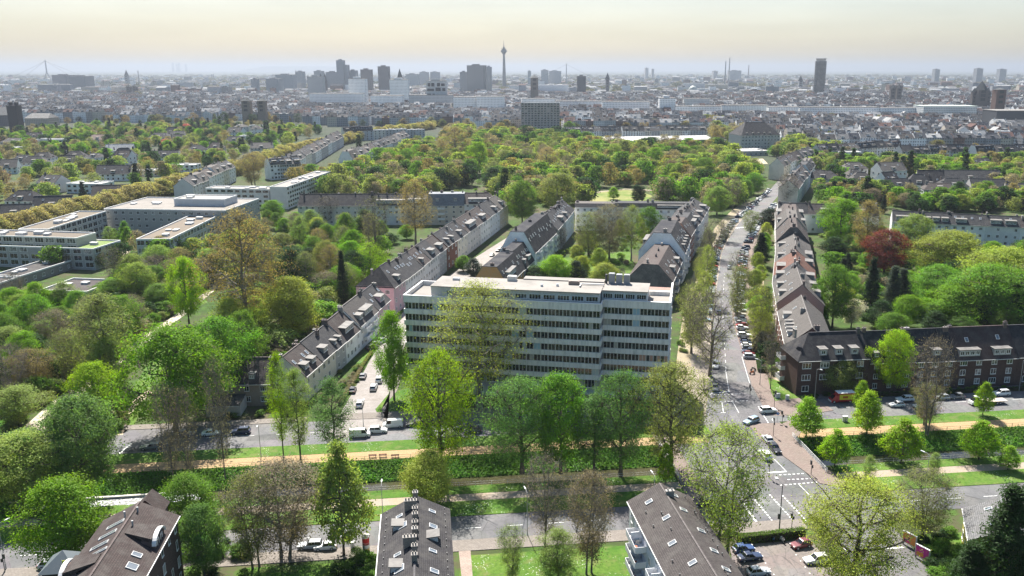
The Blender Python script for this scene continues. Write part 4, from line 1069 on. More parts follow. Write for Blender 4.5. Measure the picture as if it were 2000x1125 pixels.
vrow(G(1216, 274), G(1380, 272), 11, '%s house from the left in the row behind the long white park hall', 'houses behind the park hall', floors=5)
vrow(G(1600, 318), G(1760, 308), 9, '%s house from the left in the terrace above the right-hand gardens', 'terrace above the right gardens')
vrow(G(1760, 322), G(1905, 318), 8, '%s house from the left in the white-fronted terrace behind the right gardens', 'white-fronted terrace behind the gardens')
vrow(G(1905, 322), G(2030, 318), 6, '%s house from the left in the terrace at the right edge behind the gardens', 'terrace at the right edge')
vrow(G(1530, 352), G(1590, 322), 5, '%s shop house from the near end where the boulevard narrows', 'shop houses at the upper boulevard')
vrow(G(1556, 404), G(1590, 352), 5, '%s house from the near end of the upper east boulevard', 'houses on the upper east boulevard', floors=3)
house('big pale institution with steep black hipped roof above the park', G(1447, 291), G(1522, 289), 30, 15, 28, roofc=BLACK, wall=(.5, .47, .43), floors=4, bays=12, hip=(12, 12), dorm=((.15, 1.6, 1.6), (.3, 1.6, 1.6), (.45, 1.6, 1.6), (.6, 1.6, 1.6), (.75, 1.6, 1.6)), detail='mid', name='institution', cat='building', dcol=(.4, .4, .4))
house('long white sheet-roofed hall between the park trees', G(1162, 286), G(1392, 282), 42, 6, 9, roofc=(.66, .65, .63), wall=(.5, .5, .5), floors=1, bays=20, win=(3, 2), detail='mid', name='park_hall', cat='hall', chim=0)
house('white flat shed roof beside the playing field', G(1404, 306), G(1500, 304), 30, 5, 5, 'flat', wall=(.4, .38, .36), floors=1, bays=10, detail='mid', name='field_hall', cat='hall', flatc=(.6, .56, .52))
house('small white flat roof by the upper boulevard trees', G(1402, 341), G(1492, 338), 20, 4.5, 4.5, 'flat', wall=(.4, .38, .36), floors=1, bays=8, detail='mid', name='field_hall', cat='hall', flatc=(.68, .65, .62))
house('tall brown apartment slab with rows of balconies above the park', G(1018, 261), G(1093, 261), 14, 41, 41, 'flat', wall=(.44, .35, .31), floors=13, bays=12, win=(2.4, 1.7), panes=2, detail='mid', name='apartment_slab', cat='apartment block', flatc=(.36, .26, .23))

# ---- villas
VR = random.Random(11)
def villa(px, py, w, D, eave, ridge, rot, label, wall=WHITE, roofc=SLATE, hip=True, flat=False):
    c0 = G(px, py); rr = math.radians(rot)
    u = Vector((math.cos(rr), math.sin(rr), 0))
    p0 = c0 - u * (w / 2)
    if flat: return house(label, p0, p0 + u * w, D, eave, eave, 'flat', wall=wall, floors=2, bays=max(2, int(w / 4)), win=(2.2, 1.5), detail='mid', name='villa', cat='house', endw=(2, 2), group='villas among the garden trees', flatc=(.5, .49, .47))
    return house(label, p0, p0 + u * w, D, eave, ridge, wall=wall, roofc=roofc, floors=2, bays=max(2, int(w / 3.6)), hip=(min(D, w) * .42, min(D, w) * .42) if hip else (0, 0), dorm=((.5, 3.2, 1.6),), dormb=(), sky=VR.choice((0, 2)), skyb=1, chim=VR.choice((1, 2)), detail='mid', name='villa', cat='house', endw=(2, 2), group='villas among the garden trees', dcol=(.6, .59, .57))
for a in [
    (40, 412, 20, 13, 6.5, 12, -8, 'white villa with black hipped roof and wide dormer at the left', WHITE, BLACK),
    (102, 420, 22, 12, 5, 11, 10, 'villa with dark half-hipped roof beside the black-roofed villa', WHITE, SLATE, False),
    (28, 437, 18, 12, 5, 10.5, 14, 'grey-roofed villa at the left edge under the plane avenue', WHITE, SLATE, False),
    (165, 378, 26, 16, 7, 7, -6, 'white modern villa with layered flat roofs and black balcony band', (.72, .72, .71), SLATE, False, True),
    (218, 394, 24, 12, 5, 10.5, 12, 'dark red brick villa with brown roof below the modern white one', (.20, .09, .07), BROWN, False),
    (222, 354, 26, 14, 6, 12, 10, 'white villa with steep slate gable above the modern white villa', WHITE, SLATE, False),
    (356, 336, 22, 14, 6, 6, 0, 'white flat box villa beside the plane avenue', (.72, .71, .69), SLATE, False, True),
    (234, 306, 26, 14, 6, 12, 15, 'villa with pale sunlit roof among dark trees', WHITE, LGREY, False),
    (82, 322, 18, 12, 6.5, 11, 4, 'white cube villa with small dark hipped roof', WHITE, BLACK),
    (40, 325, 18, 12, 5.5, 10, -8, 'grey-roofed villa left of the white cube villa', LGREY, SLATE),
    (136, 328, 14, 12, 5.5, 11, 25, 'small white-gabled villa under the yellow-green tree', WHITE, SLATE, False),
    (379, 305, 18, 12, 6, 11, -20, 'slate mansard villa beside the pink blossoming tree', WHITE, SLATE),
    (420, 300, 16, 12, 6, 11, 5, 'small villa right of the slate mansard villa', CREAM, BROWN),
    (488, 279, 26, 14, 8, 8, 0, 'white flat villa with roof terrace far along the avenue', WHITE, SLATE, False, True),
    (511, 300, 22, 14, 6, 11, 10, 'villa with orange-tinged roof next to the plane avenue', CREAM, TAUPE, False),
    (310, 280, 24, 14, 7, 12, 0, 'white villa with long roof in the far left gardens', WHITE, SLATE),
    (345, 276, 20, 14, 7, 12, 20, 'gabled white villa at the back of the left gardens', WHITE, SLATE, False),
    (100, 286, 34, 14, 8, 8, 4, 'long low white building in the far left gardens', LGREY, SLATE, False, True),
    (25, 290, 28, 14, 7, 11, -5, 'grey-roofed house at the far left edge of the gardens', LGREY, TAUPE),
    (190, 284, 24, 14, 7, 12, 0, 'salmon-roofed house in the far left gardens', CREAM, (.34, .24, .2)),
    (290, 345, 26, 14, 5, 5, 8, 'low pinkish flat building beside the plane avenue', CREAM, SLATE, False, True),
    (1745, 355, 22, 15, 9, 14.5, 12, 'white twin-gabled villa with white party wall in the right gardens', (.68, .67, .66), TAUPE, False),
    (1745, 369, 14, 13, 6, 12, 30, 'white-gabled villa with black roof just below the twin-gabled villa', WHITE, BLACK, False),
    (1815, 376, 18, 18, 5, 15, -20, 'villa with one huge dark roof slope in the right gardens', GREY, BLACK, False),
    (1895, 366, 46, 15, 6, 12, -4, 'long slate-roofed house with recessed balconies in the right gardens', LGREY, SLATE, False),
    (1864, 381, 20, 13, 6, 11, 0, 'slate house with white front below the long slate one', WHITE, SLATE),
    (1932, 382, 24, 14, 5, 11, -6, 'plain slate-roofed house with one bright roof window', GREY, SLATE, False),
    (1995, 392, 20, 14, 5, 11, -20, 'grey slate house cut by the right edge among the gardens', GREY, SLATE, False),
    (1715, 300, 20, 13, 7, 13, 5, 'pinkish villa left of the white twin-gabled villa', PINK, BROWN),
    (1590, 347, 18, 12, 5, 5, -20, 'white wavy-edged pavilion roof by the upper boulevard', (.7, .7, .69), SLATE, False, True),
    (1605, 366, 22, 14, 7, 12, -18, 'slate house behind the white pavilion roofs', GREY, BLACK),
    (1660, 318, 20, 14, 10, 10, 0, 'white terrace-topped villa under the slate terrace', (.68, .68, .67), SLATE, False, True),
]:
    villa(*a[:6], a[6], *a[7:])
VX = random.Random(40)
xs_ = sorted(VX.uniform(0, 520) for _ in range(18))
for i, x in enumerate(xs_):
    villa(x, VX.uniform(254, 400 - x * .24), VX.uniform(14, 24), VX.uniform(11, 14), VX.uniform(5.5, 8), VX.uniform(10.5, 13), VX.uniform(-25, 25), '%s small house from the left among the trees left of the plane avenue' % ordinal(i), VX.choice((WHITE, WHITE, CREAM, LGREY)), VX.choice((SLATE, BLACK, BROWN, TAUPE)), VX.random() < .5, VX.random() < .25)
xs_ = sorted(VX.uniform(1630, 1990) for _ in range(9))
for i, x in enumerate(xs_):
    villa(x, VX.uniform(335, 400), VX.uniform(14, 22), VX.uniform(11, 14), VX.uniform(5.5, 8), VX.uniform(10.5, 13), VX.uniform(-25, 25), '%s small house from the left among the right-hand garden trees' % ordinal(i), VX.choice((WHITE, WHITE, CREAM, LGREY)), VX.choice((SLATE, BLACK, BROWN, TAUPE)), VX.random() < .5, False)
house('brick wall lean-to with graffiti beside the canal road', (-85.5, 199.5), (-77, 200.2), 6, 3.0, 3.6, 'shed', wall=(.42, .4, .38), roofc=TAUPE, floors=1, bays=1, front=False, chim=0, name='garage', cat='garage')

# ---- foreground houses
# white house with balconies (lower middle right)
dC = Vector((0.158, -0.9874, 0)); pC = Vector((14.4, 135.6, 0)) + Vector((0.45, 0, 0))
HC_ = house('white apartment house with taupe roof and stacked balconies at the lower edge', pC, pC + dC * 34, 10.6, 11.6, 14.4, roofc=(.075, .064, .062), wall=(.62, .65, .70), floors=4, bays=9, win=(1.1, 1.5), chim=1, sky=5, skyb=6, name='apartment_house', cat='house', z0=1.3, endw=(0, 0))
for zz in (2.6, 5.4, 8.2):
    for yy in (8.3, 20.5):
        mm = MB(); w = 6.2
        mm.box(-w / 2, w / 2, -1.9, 0.02, -0.16, 0); mm.box(-w / 2, w / 2, -1.96, -1.9, -0.16, 0.95); mm.box(-w / 2, -w / 2 + .07, -1.9, 0, 0, .95); mm.box(w / 2 - .07, w / 2, -1.9, 0, 0, .95); mm.box(-.06, .06, -1.9, 0, 0.001, 2.0)
        B = mm.obj('balcony', 'plaster', HC_, (.72, .73, .75), (yy, 0, zz))
        MB().box(-0.9, 0.5, -1.2, -0.5, 0.02, 0.75).obj('balcony_table', 'plain', B, (.6, .58, .52))
        MB().cyl(1.9, -1.5, .01, .5, .2, .26, 8).obj('planter', 'plain', B, (.4, .12, .06))
rr = random.Random(3)
for i in range(22):
    mm = MB(); mm.cyl(0, 0, 0, .4, .07, .07, 7); mm.box(-.12, .12, -.12, .12, .4, .46)
    mm.obj('vent_pipe', 'dark_metal', HC_, None, (rr.uniform(1, 33), rr.choice((1.2, 3.2, 7.6, 9.4)), 12.3))
for o_ in list(HC_.children):
    if o_.name.startswith('vent_pipe'):
        bb = o_.location.y; o_.location.z = 11.6 + (2.8 / 5.3) * (bb if bb < 5.3 else 10.6 - bb) - 0.05
# dark roofed house (lower middle)
dM = Vector((0.14, -0.990, 0)); pM = Vector((-27.4, 130.5, 0))
HM = house('long dark-roofed house with a line of ridge chimneys at the lower middle edge', pM, pM + dM * 34, 10.7, 12.0, 14.8, roofc=(.05, .047, .05), wall=(.5, .5, .49), floors=4, bays=8, chim=0, sky=0, name='apartment_house', cat='house', endw=(0, 0))
sM = 2.8 / 5.35
for i, (a, cw) in enumerate(((0.9, .8), (3.6, 1.9), (6.2, .7), (8.0, .7), (10.6, .8), (12.6, .7), (15.0, 2.0), (17.6, .7), (20, .8))):
    link('chimney', chim_mesh(.8 if cw < 1 else 2.0, .7, 1.3, 2 if cw < 1 else 4), HM, (a, 5.35 if cw < 1 else 4.6, 14.5), math.pi / 2, None, (.24, .22, .2))
for (a, b, w, h) in ((4.4, 2.2, .8, 1.2), (8.0, 2.6, 1.5, 1.6), (16.0, 2.2, .8, 1.2), (20.2, 2.4, 1.6, 1.6), (3.4, 8.6, .8, 1.2), (8.2, 8.8, 1.2, 1.4), (15.6, 8.6, .8, 1.3), (21, 8.8, 1.0, 1.4)):
    fr = b < 5.35
    o_ = link('skylight', sky_mesh(w, h), HM, (a, b, 12.0 + sM * (b if fr else 10.7 - b) + .02), 0, None, (.6, .6, .6))
    o_.rotation_euler = (math.atan(sM), 0, 0) if fr else (math.atan(sM), 0, math.pi)
for (a, side) in ((7.2, 0), (11.4, 1), (19.0, 0)):
    link('dormer', dormer_mesh(2.0, 1.0, sM, -0.1), HM, (a, 1.8 if side == 0 else 8.9, 12.0 + sM * 1.8), 0 if side == 0 else math.pi, None, (.5, .5, .49))
for i in range(26):
    mm = MB(); mm.box(-.1, .1, -.06, .06, 0, .22)
    mm.obj('snow_guard', 'dark_metal', HM, None, (0.8 + (i // 2) * 2.0, .5 if i % 2 == 0 else 10.2, 12.28))
# brown brick house with barrel dormers (lower left); P0 near, P1 far, front faces right
pB1 = Vector((-61.7, 128.4, 0)); dB = Vector((-0.134, 0.991, 0)); pB0 = pB1 - dB * 32
HB = house('dark brick house with brown roof and two barrel dormers at the lower left', pB0, pB1, 11.2, 12.8, 15.6, roofc=(.062, .045, .042), wall=(.12, .085, .075), wmat='brick_wall', floors=4, bays=9, win=(.9, 1.7), panes=1, chim=0, sky=0, name='apartment_house', cat='house')
sB = 2.8 / 5.6
def barrel(a, b, flip):
    P = empty('barrel_dormer', (0, 0, 0)); P.parent = HB
    P.location = (a, b, 12.9); P.rotation_euler = (0, 0, math.pi if flip else 0)
    m = MB(); w, r, dp, n = 2.3, 1.25, 4.2, 12
    prev = None
    pts = [(-w, 0, -1.4)] + [(-w * math.cos(math.pi * i / n), 0, r * math.sin(math.pi * i / n) + .55) for i in range(n + 1)] + [(w, 0, -1.4)]
    m.poly(pts, 0); m.poly([(p[0], dp * .5, p[2]) for p in reversed(pts)], 0)
    for p, q in zip(pts[:-1], pts[1:]): m.poly([p, (p[0], dp * .5, p[2]), (q[0], dp * .5, q[2]), q], 0)
    m.obj('dormer_wall', 'brick_wall', P, (.12, .085, .075))
    m = MB()
    for i in range(n):
        a0, a1 = math.pi * i / n, math.pi * (i + 1) / n
        A = lambda an, k: (-(w + k) * math.cos(an), (r + k) * math.sin(an) + .55)
        (x0, z0_), (x1, z1_) = A(a0, .28), A(a1, .28); (u0, w0), (u1, w1) = A(a0, .02), A(a1, .02)
        m.hexa([(u0, -.25, w0), (u1, -.25, w1), (u1, .4, w1), (u0, .4, w0)], [(x0, -.25, z0_), (x1, -.25, z1_), (x1, .4, z1_), (x0, .4, z0_)])
    m.obj('barrel_rim', 'painted_metal', P, (.62, .61, .59))
    m = MB(); m.hexa([(-w - .1, .4, 1.0), (w + .1, .4, 1.0), (w * .55, 4.6, 2.3), (-w * .55, 4.6, 2.3)], [(-w - .1, .4, 1.75), (w + .1, .4, 1.75), (w * .55, 4.6, 2.5), (-w * .55, 4.6, 2.5)])
    m.obj('dormer_roof', 'roof_tile', P, (.06, .046, .043))
    for x in (-.85, .85): link('window', win_mesh(.9, 1.5, 1), P, (x, 0, -.5))
barrel(23.5, 0.25, False); barrel(15.5, 10.95, True)
for (a, b, w, h) in ((18.2, 1.3, 1.1, 1.5), (15.2, 1.0, 1.5, 1.6), (26.5, 9.0, .9, 3.0), (23.6, 9.2, .9, 3.0), (20.6, 9.4, .9, 3.0), (18.0, 9.2, .7, 3.6)):
    fr = b < 5.6
    o_ = link('skylight', sky_mesh(w, h), HB, (a, b, 12.8 + sB * (b if fr else 11.2 - b) + .04), 0, None, (.55, .55, .54))
    o_.rotation_euler = (math.atan(sB), 0, 0) if fr else (math.atan(sB), 0, math.pi)
for (a, b) in ((29, 5.0), (24.6, 4.4), (27.8, 6.6)):
    mm = MB(); mm.cyl(0, 0, -.2, .8, .14, .14, 8); mm.cyl(0, 0, .8, .95, .2, .16, 8); mm.obj('vent_pipe', 'painted_metal', HB, (.3, .3, .3), (a, b, 15.2))
mm = MB(); mm.box(-1.5, 1.5, -2.0, .0, 0, .22); mm.box(-1.6, 1.6, -2.1, -2.0, 0, .34); mm.obj('bay_roof', 'painted_metal', HB, (.52, .45, .42), (13.5, 0, 9.6))
mm = MB(); mm.box(-1.4, 1.4, -1.8, .0, -9.5, 0); mm.obj('bay', 'brick_wall', HB, (.12, .085, .075), (13.5, 0, 9.59))
# rear cross gable and corner turret of that house
mm = MB(); mm.poly([(0, 0, 0), (4.6, 0, 0), (4.6, 0, 12.4), (2.3, 0, 14.6), (0, 0, 12.4)]); mm.poly([(4.6, 0, 0), (4.6, -3.5, 0), (4.6, -3.5, 12.4), (4.6, 0, 12.4)]); mm.poly([(0, -3.5, 0), (0, 0, 0), (0, 0, 12.4), (0, -3.5, 12.4)])
o_ = mm.obj('cross_gable', 'brick_wall', HB, (.12, .085, .075), (34.2, 3.2, 0), math.pi / 2)
mm = MB()
for s_ in (0, 1):
    q = [(-.35, .25, 12.05), (2.3, .25, 14.75), (2.3, -3.9, 14.75), (-.35, -3.9, 12.05)]
    if s_: q = [(4.6 - p[0], p[1], p[2]) for p in reversed(q)]
    mm.hexa([(p[0], p[1], p[2] - .2) for p in q], q)
mm.obj('cross_gable_roof', 'roof_tile', HB, (.065, .047, .044), (34.2, 3.2, 0), math.pi / 2)
mm = MB(); mm.box(-2.4, 2.4, -2.4, 2.4, 0, 11.6); mm.obj('turret', 'brick_wall', HB, (.05, .045, .045), (21, 13.6, 0))
mm = MB()
for (p, q) in (((-2.8, -2.8), (2.8, -2.8)), ((2.8, -2.8), (2.8, 2.8)), ((2.8, 2.8), (-2.8, 2.8)), ((-2.8, 2.8), (-2.8, -2.8))): mm.poly([(p[0], p[1], 11.55), (q[0], q[1], 11.55), (0, 0, 13.9)])
mm.poly([(-2.8, -2.8, 11.55), (-2.8, 2.8, 11.55), (2.8, 2.8, 11.55), (2.8, -2.8, 11.55)])
mm.obj('turret_roof', 'painted_metal', HB, (.10, .12, .13), (21, 13.6, 0))
mm = MB(); mm.tube((0, 0, 0), (0, 0, 2.2), .03); mm.obj('flag_pole', 'painted_metal', HB, (.6, .6, .6), (16.6, 11.9, 12.6))
MB().box(-.02, .02, -.9, 0, 1.5, 2.1).obj('flag', 'plain', HB, (.6, .62, .05), (16.6, 11.9, 12.6))
# olive house at the right edge
hp0 = Vector((77.6, 142.0, 0))
house('olive-yellow house with grey ribbed roof half hidden by the spruce', hp0, hp0 + Vector((-.36, -.933, 0)) * 12, 11, 6.6, 9.6, roofc=(.16, .16, .165), wall=(.30, .28, .04), floors=2, bays=3, win=(1.3, 1.6), chim=1, sky=2, name='olive_house', cat='house', endw=(0, 0))
# ================================================================== TREES
def np_mesh(name, verts, faces_n, k, mat, shade=None):
    """verts (N,3) array laid out face after face, k corners each"""
    me = bpy.data.meshes.new(name)
    n = len(verts)
    me.vertices.add(n); me.vertices.foreach_set('co', verts.astype(np.float32).ravel())
    me.loops.add(n); me.loops.foreach_set('vertex_index', np.arange(n, dtype=np.int32))
    me.polygons.add(n // k); me.polygons.foreach_set('loop_start', np.arange(0, n, k, dtype=np.int32))
    try: me.polygons.foreach_set('loop_total', np.full(n // k, k, dtype=np.int32))
    except Exception: pass
    if shade is not None:
        a = me.attributes.new('shade', 'FLOAT', 'FACE'); a.data.foreach_set('value', shade.astype(np.float32))
    me.materials.append(MATS[mat])
    me.update(calc_edges=True)
    return me
def tubes(segs, sides):
    S = np.array([(*a, *b, r0, r1) for a, b, r0, r1 in segs])
    p, q, r0, r1 = S[:, :3], S[:, 3:6], S[:, 6:7], S[:, 7:8]
    d = q - p; d /= np.maximum(1e-6, np.linalg.norm(d, axis=1, keepdims=True))
    ref = np.where(np.abs(d[:, 2:3]) < 0.9, np.array([[0, 0, 1.0]]), np.array([[1.0, 0, 0]]))
    a = np.cross(d, ref); a /= np.linalg.norm(a, axis=1, keepdims=True); b = np.cross(d, a)
    out = []
    for i in range(sides):
        t0, t1 = 2 * math.pi * i / sides, 2 * math.pi * (i + 1) / sides
        e0, e1 = a * math.cos(t0) + b * math.sin(t0), a * math.cos(t1) + b * math.sin(t1)
        out.append(np.stack([p + e1 * r0, p + e0 * r0, q + e0 * r1, q + e1 * r1], 1))
    return np.concatenate(out).reshape(-1, 3)
def leaf_quads(rg, cen, size, aspect=0.62, up=0.35, outward=None):
    n = len(cen)
    nrm = rg.normal(size=(n, 3)); nrm[:, 2] = np.abs(nrm[:, 2]) + up
    if outward is not None: nrm += outward * 0.9
    nrm /= np.linalg.norm(nrm, axis=1, keepdims=True)
    t = rg.normal(size=(n, 3)); t -= nrm * (t * nrm).sum(1, keepdims=True); t /= np.linalg.norm(t, axis=1, keepdims=True)
    b = np.cross(nrm, t)
    s = (size * rg.uniform(0.65, 1.35, n))[:, None]
    return np.stack([cen - t * s, cen - b * s * aspect, cen + t * s, cen + b * s * aspect], 1).reshape(-1, 3)
ENV = {
    'round': lambda t: np.sin(np.pi * np.clip(t * .92 + .06, 0, 1)) ** 0.62,
    'oval': lambda t: np.sin(np.pi * np.clip(t * .93 + .05, 0, 1)) ** 0.8 * (1.06 - .22 * t),
    'cone': lambda t: np.clip(1 - t, 0, 1) ** 0.85 * np.clip(t * 9, 0.35, 1),
    'drop': lambda t: np.sin(np.pi * np.clip(t, 0, 1) ** 0.55) ** 0.85,
    'column': lambda t: np.clip(np.sin(np.pi * np.clip(t * .96 + .03, 0, 1)), 0, 1) ** 0.4,
    'vase': lambda t: np.clip(.35 + .75 * t, 0, 1) * np.clip((1 - t) * 4.5, 0, 1) ** 0.55,
    'dome': lambda t: np.clip(1 - t ** 2.4, 0, 1) ** 0.5 * np.clip(t * 6 + .55, 0, 1),
}
def make_tree(seed, h, r, bole, shape, nC, nL, leaf, sig, n1=9, rise=0.55, trunk_r=0.3, twigs=1, multi=1, flat=0.6, shell=0.45, lobes=0.25, droop=0.0, aspect=0.62, limb_end=0.9, twig_r=0.035):
    rg = np.random.default_rng(seed)
    env = ENV[shape]
    k1, k2 = rg.integers(2, 4), rg.integers(3, 6); ph = rg.uniform(0, 6.28, 4)
    def R(az, t):
        return r * env(t) * (1 + lobes * (0.6 * np.cos(k1 * az + ph[0] + 3 * t) + 0.5 * np.cos(k2 * az + ph[1] - 5 * t) + 0.3 * np.cos(9 * t + ph[2])))
    h0 = h * bole
    segs, nodes = [], []
    for mlt in range(multi):
        off = np.array([rg.normal() * .35, rg.normal() * .35, 0]) * (multi > 1)
        lean = np.array([rg.normal(), rg.normal()]) * (r * (.32 if multi > 1 else .06))
        N = 9; P = []
        for i in range(N + 1):
            f = i / N
            P.append(off + np.array([lean[0] * f ** 1.4 + rg.normal() * .012 * h * f, lean[1] * f ** 1.4 + rg.normal() * .012 * h * f, f * h * limb_end]))
        tr = trunk_r / math.sqrt(multi)
        for i in range(N):
            ra, rb = tr * (1 - .9 * (i / N)) ** 0.8, tr * (1 - .9 * ((i + 1) / N)) ** 0.8
            if i == 0: ra *= 1.35
            segs.append((P[i], P[i + 1], max(.03, ra), max(.025, rb)))
        for i in range(N + 1):
            if P[i][2] > h0 * .9: nodes.append(P[i])
        for j in range(n1):
            f = bole + (0.93 * limb_end - bole) * ((j + rg.uniform(0, .8)) / n1)
            f = min(f, limb_end * .95); k = f / limb_end * N; i0 = min(N - 1, int(k)); st = P[i0] + (P[i0 + 1] - P[i0]) * (k - i0)
            az = 2.39996 * j + rg.uniform(-.5, .5) + mlt
            t = np.clip((f * h - h0) / (h - h0) + .18, 0.02, .97)
            ln = max(.5, float(R(az, t))) * rg.uniform(.8, 1.0)
            d = np.array([math.cos(az), math.sin(az), 0]); p = st; rad = max(.03, tr * .5 * (1 - f) ** .5 + .02); nseg = 4
            for s_ in range(nseg):
                fr = (s_ + 1) / nseg
                q = st + d * ln * fr + np.array([0, 0, ln * rise * (fr ** 1.25) - droop * ln * fr ** 2]) + rg.normal(size=3) * .05 * ln * fr
                q[2] = min(q[2], h * .98)
                segs.append((p, q, rad * (1 - .8 * (fr - 1 / nseg)), rad * (1 - .8 * fr)))
                nodes.append(q); p = q
    nodes = np.array(nodes)
    # leaf clumps
    az = rg.uniform(0, 6.283, nC); t = rg.beta(1.15, 1.05, nC)
    rad = R(az, t) * (shell + (1 - shell) * rg.uniform(0, 1, nC) ** 0.5)
    cc = np.stack([np.cos(az) * rad, np.sin(az) * rad, h0 + t * (h - h0)], 1)
    d2 = ((cc[:, None, :] - nodes[None]) ** 2).sum(2) + 3.0 * np.clip(nodes[None, :, 2] - cc[:, None, 2], 0, None) ** 2
    ni = d2.argmin(1)
    for c_, i in zip(cc, ni):
        a = nodes[i]; mid = (a + c_) / 2 + rg.normal(size=3) * .12 * np.linalg.norm(c_ - a)
        segs.append((a, mid, twig_r * 1.5, twig_r)); segs.append((mid, c_, twig_r, twig_r * .5))
        for _ in range(twigs - 1):
            e = c_ + rg.normal(size=3) * np.array([sig * 1.1, sig * 1.1, sig * 1.1]) + np.array([0, 0, .5 * sig])
            segs.append((mid if rg.random() < .5 else c_, e, twig_r * .55, twig_r * .25))
    wood = np_mesh('trunk', tubes(segs, 5), None, 4, 'bark')
    n = nC * nL
    cidx = np.repeat(np.arange(nC), nL)
    cs = rg.uniform(.65, 1.3, nC)
    pos = cc[cidx] + rg.normal(size=(n, 3)) * (sig * cs[cidx])[:, None] * np.array([1, 1, flat])
    if droop > .5: pos[:, 2] -= np.abs(rg.normal(size=n)) * h * .16
    lowz = h0 * .55 + .2; pos[:, 2] = np.where(pos[:, 2] < lowz, lowz + np.abs(rg.normal(size=n)) * sig, np.minimum(pos[:, 2], h * 1.02))
    ax = np.stack([pos[:, 0], pos[:, 1], (pos[:, 2] - (h0 + h) / 2) * .7], 1); ax /= np.maximum(.3, np.linalg.norm(ax, axis=1, keepdims=True))
    sh = np.clip(rg.normal(.5, .22, nC)[cidx] + rg.normal(0, .13, n), 0, 1)
    crown = np_mesh('crown', leaf_quads(rg, pos, leaf, aspect, .35, ax), None, 4, 'leaf', sh)
    return wood, crown, h, r
T = {}
def deft(kind, n, **kw): T[kind] = [make_tree(hash_(kind) + i, **kw) for i in range(n)]
def hash_(s): return sum((i + 1) * ord(c_) for i, c_ in enumerate(s))
deft('maple', 3, h=16, r=6.4, bole=.18, shape='round', nC=270, nL=92, leaf=.15, sig=.74, n1=12, trunk_r=.34, lobes=.36)
deft('chestnut', 2, h=15, r=6.2, bole=.16, shape='oval', nC=240, nL=110, leaf=.158, sig=.85, n1=12, trunk_r=.36, lobes=.42)
deft('plane', 3, h=24, r=8, bole=.26, shape='oval', nC=440, nL=32, leaf=.122, sig=.95, n1=14, rise=.8, trunk_r=.45, twigs=2, shell=.35, lobes=.3, twig_r=.03)
deft('spread', 2, h=17, r=8, bole=.2, shape='round', nC=420, nL=56, leaf=.125, sig=.85, n1=13, rise=.8, trunk_r=.5, twigs=2, shell=.35, lobes=.36, twig_r=.035)
deft('budding', 3, h=18, r=6.2, bole=.14, shape='vase', nC=420, nL=32, leaf=.12, sig=.8, n1=10, rise=1.1, trunk_r=.30, twigs=4, multi=2, shell=.3, twig_r=.026)
deft('bare', 2, h=17, r=5.4, bole=.15, shape='vase', nC=420, nL=5, leaf=.11, sig=.8, n1=10, rise=1.1, trunk_r=.30, twigs=5, multi=2, shell=.3, twig_r=.024)
deft('alder', 2, h=22, r=4.6, bole=.22, shape='oval', nC=270, nL=48, leaf=.13, sig=.8, n1=14, rise=.6, trunk_r=.30, twigs=2, lobes=.42, shell=.3)
deft('lime', 2, h=9, r=3.0, bole=.17, shape='drop', nC=190, nL=44, leaf=.135, sig=.42, n1=10, trunk_r=.14, rise=.9, lobes=.10)
deft('poplar', 1, h=22, r=2.2, bole=.06, shape='column', nC=260, nL=40, leaf=.20, sig=.5, n1=16, rise=2.0, trunk_r=.3, lobes=.12)
deft('spruce', 2, h=18, r=4.2, bole=.05, shape='cone', nC=420, nL=34, leaf=.27, sig=.55, n1=22, rise=-.15, trunk_r=.28, flat=.35, lobes=.18, aspect=.3, limb_end=.99, shell=.3)
deft('cedar', 1, h=16, r=5.0, bole=.05, shape='oval', nC=300, nL=48, leaf=.25, sig=.75, n1=16, rise=.2, trunk_r=.35, flat=.4, lobes=.3, aspect=.4)
deft('willow', 1, h=14, r=6, bole=.2, shape='dome', nC=260, nL=54, leaf=.22, sig=.6, n1=10, trunk_r=.4, droop=.9, flat=1.8, aspect=.28)
deft('cherry', 1, h=8, r=4.0, bole=.2, shape='vase', nC=220, nL=36, leaf=.13, sig=.5, n1=9, trunk_r=.2, twigs=3)
deft('shrub', 2, h=3.2, r=2.2, bole=.02, shape='dome', nC=90, nL=36, leaf=.20, sig=.36, n1=7, trunk_r=.08, lobes=.25)
BARK = (.12, .10, .075); BARKG = (.22, .20, .165); BARKD = (.07, .058, .046)
TINT = {'green': (.105, .19, .028), 'bright': (.150, .285, .022), 'lime': (.215, .345, .022), 'yellow': (.27, .33, .065), 'olive': (.20, .235, .07), 'dark': (0.030, 0.071, 0.016), 'blue': (.12, .22, .06), 'pale': (.21, .29, .07),
        'bronze': (.25, .205, .085), 'brown': (.22, .19, .13), 'copper': (0.142, 0.034, 0.030), 'conifer': (0.022, 0.041, 0.020), 'bluefir': (0.061, 0.085, 0.068), 'white': (.62, .56, .50), 'pink': (0.513, 0.171, 0.200), 'fresh': (.125, .24, .028)}
TN = {'green': 'mid green', 'bright': 'bright green', 'lime': 'lime green', 'yellow': 'yellow-green', 'olive': 'olive', 'dark': 'dark green', 'blue': 'cool green', 'pale': 'pale green', 'bronze': 'bronze', 'brown': 'brownish', 'copper': 'copper-red',
      'conifer': 'near-black', 'bluefir': 'blue-grey', 'white': 'white-blossomed', 'pink': 'pink-blossomed', 'fresh': 'fresh green'}
KN = {'maple': 'round-crowned', 'chestnut': 'broad', 'plane': 'open-crowned tall', 'budding': 'sparse budding', 'spread': 'wide-limbed', 'bare': 'bare twiggy', 'alder': 'tall slender', 'lime': 'young cone-crowned', 'poplar': 'columnar', 'spruce': 'spire-shaped', 'cedar': 'dense evergreen', 'willow': 'weeping', 'cherry': 'small', 'shrub': 'low'}
TREES = []          # (root, kind, tint, zone)
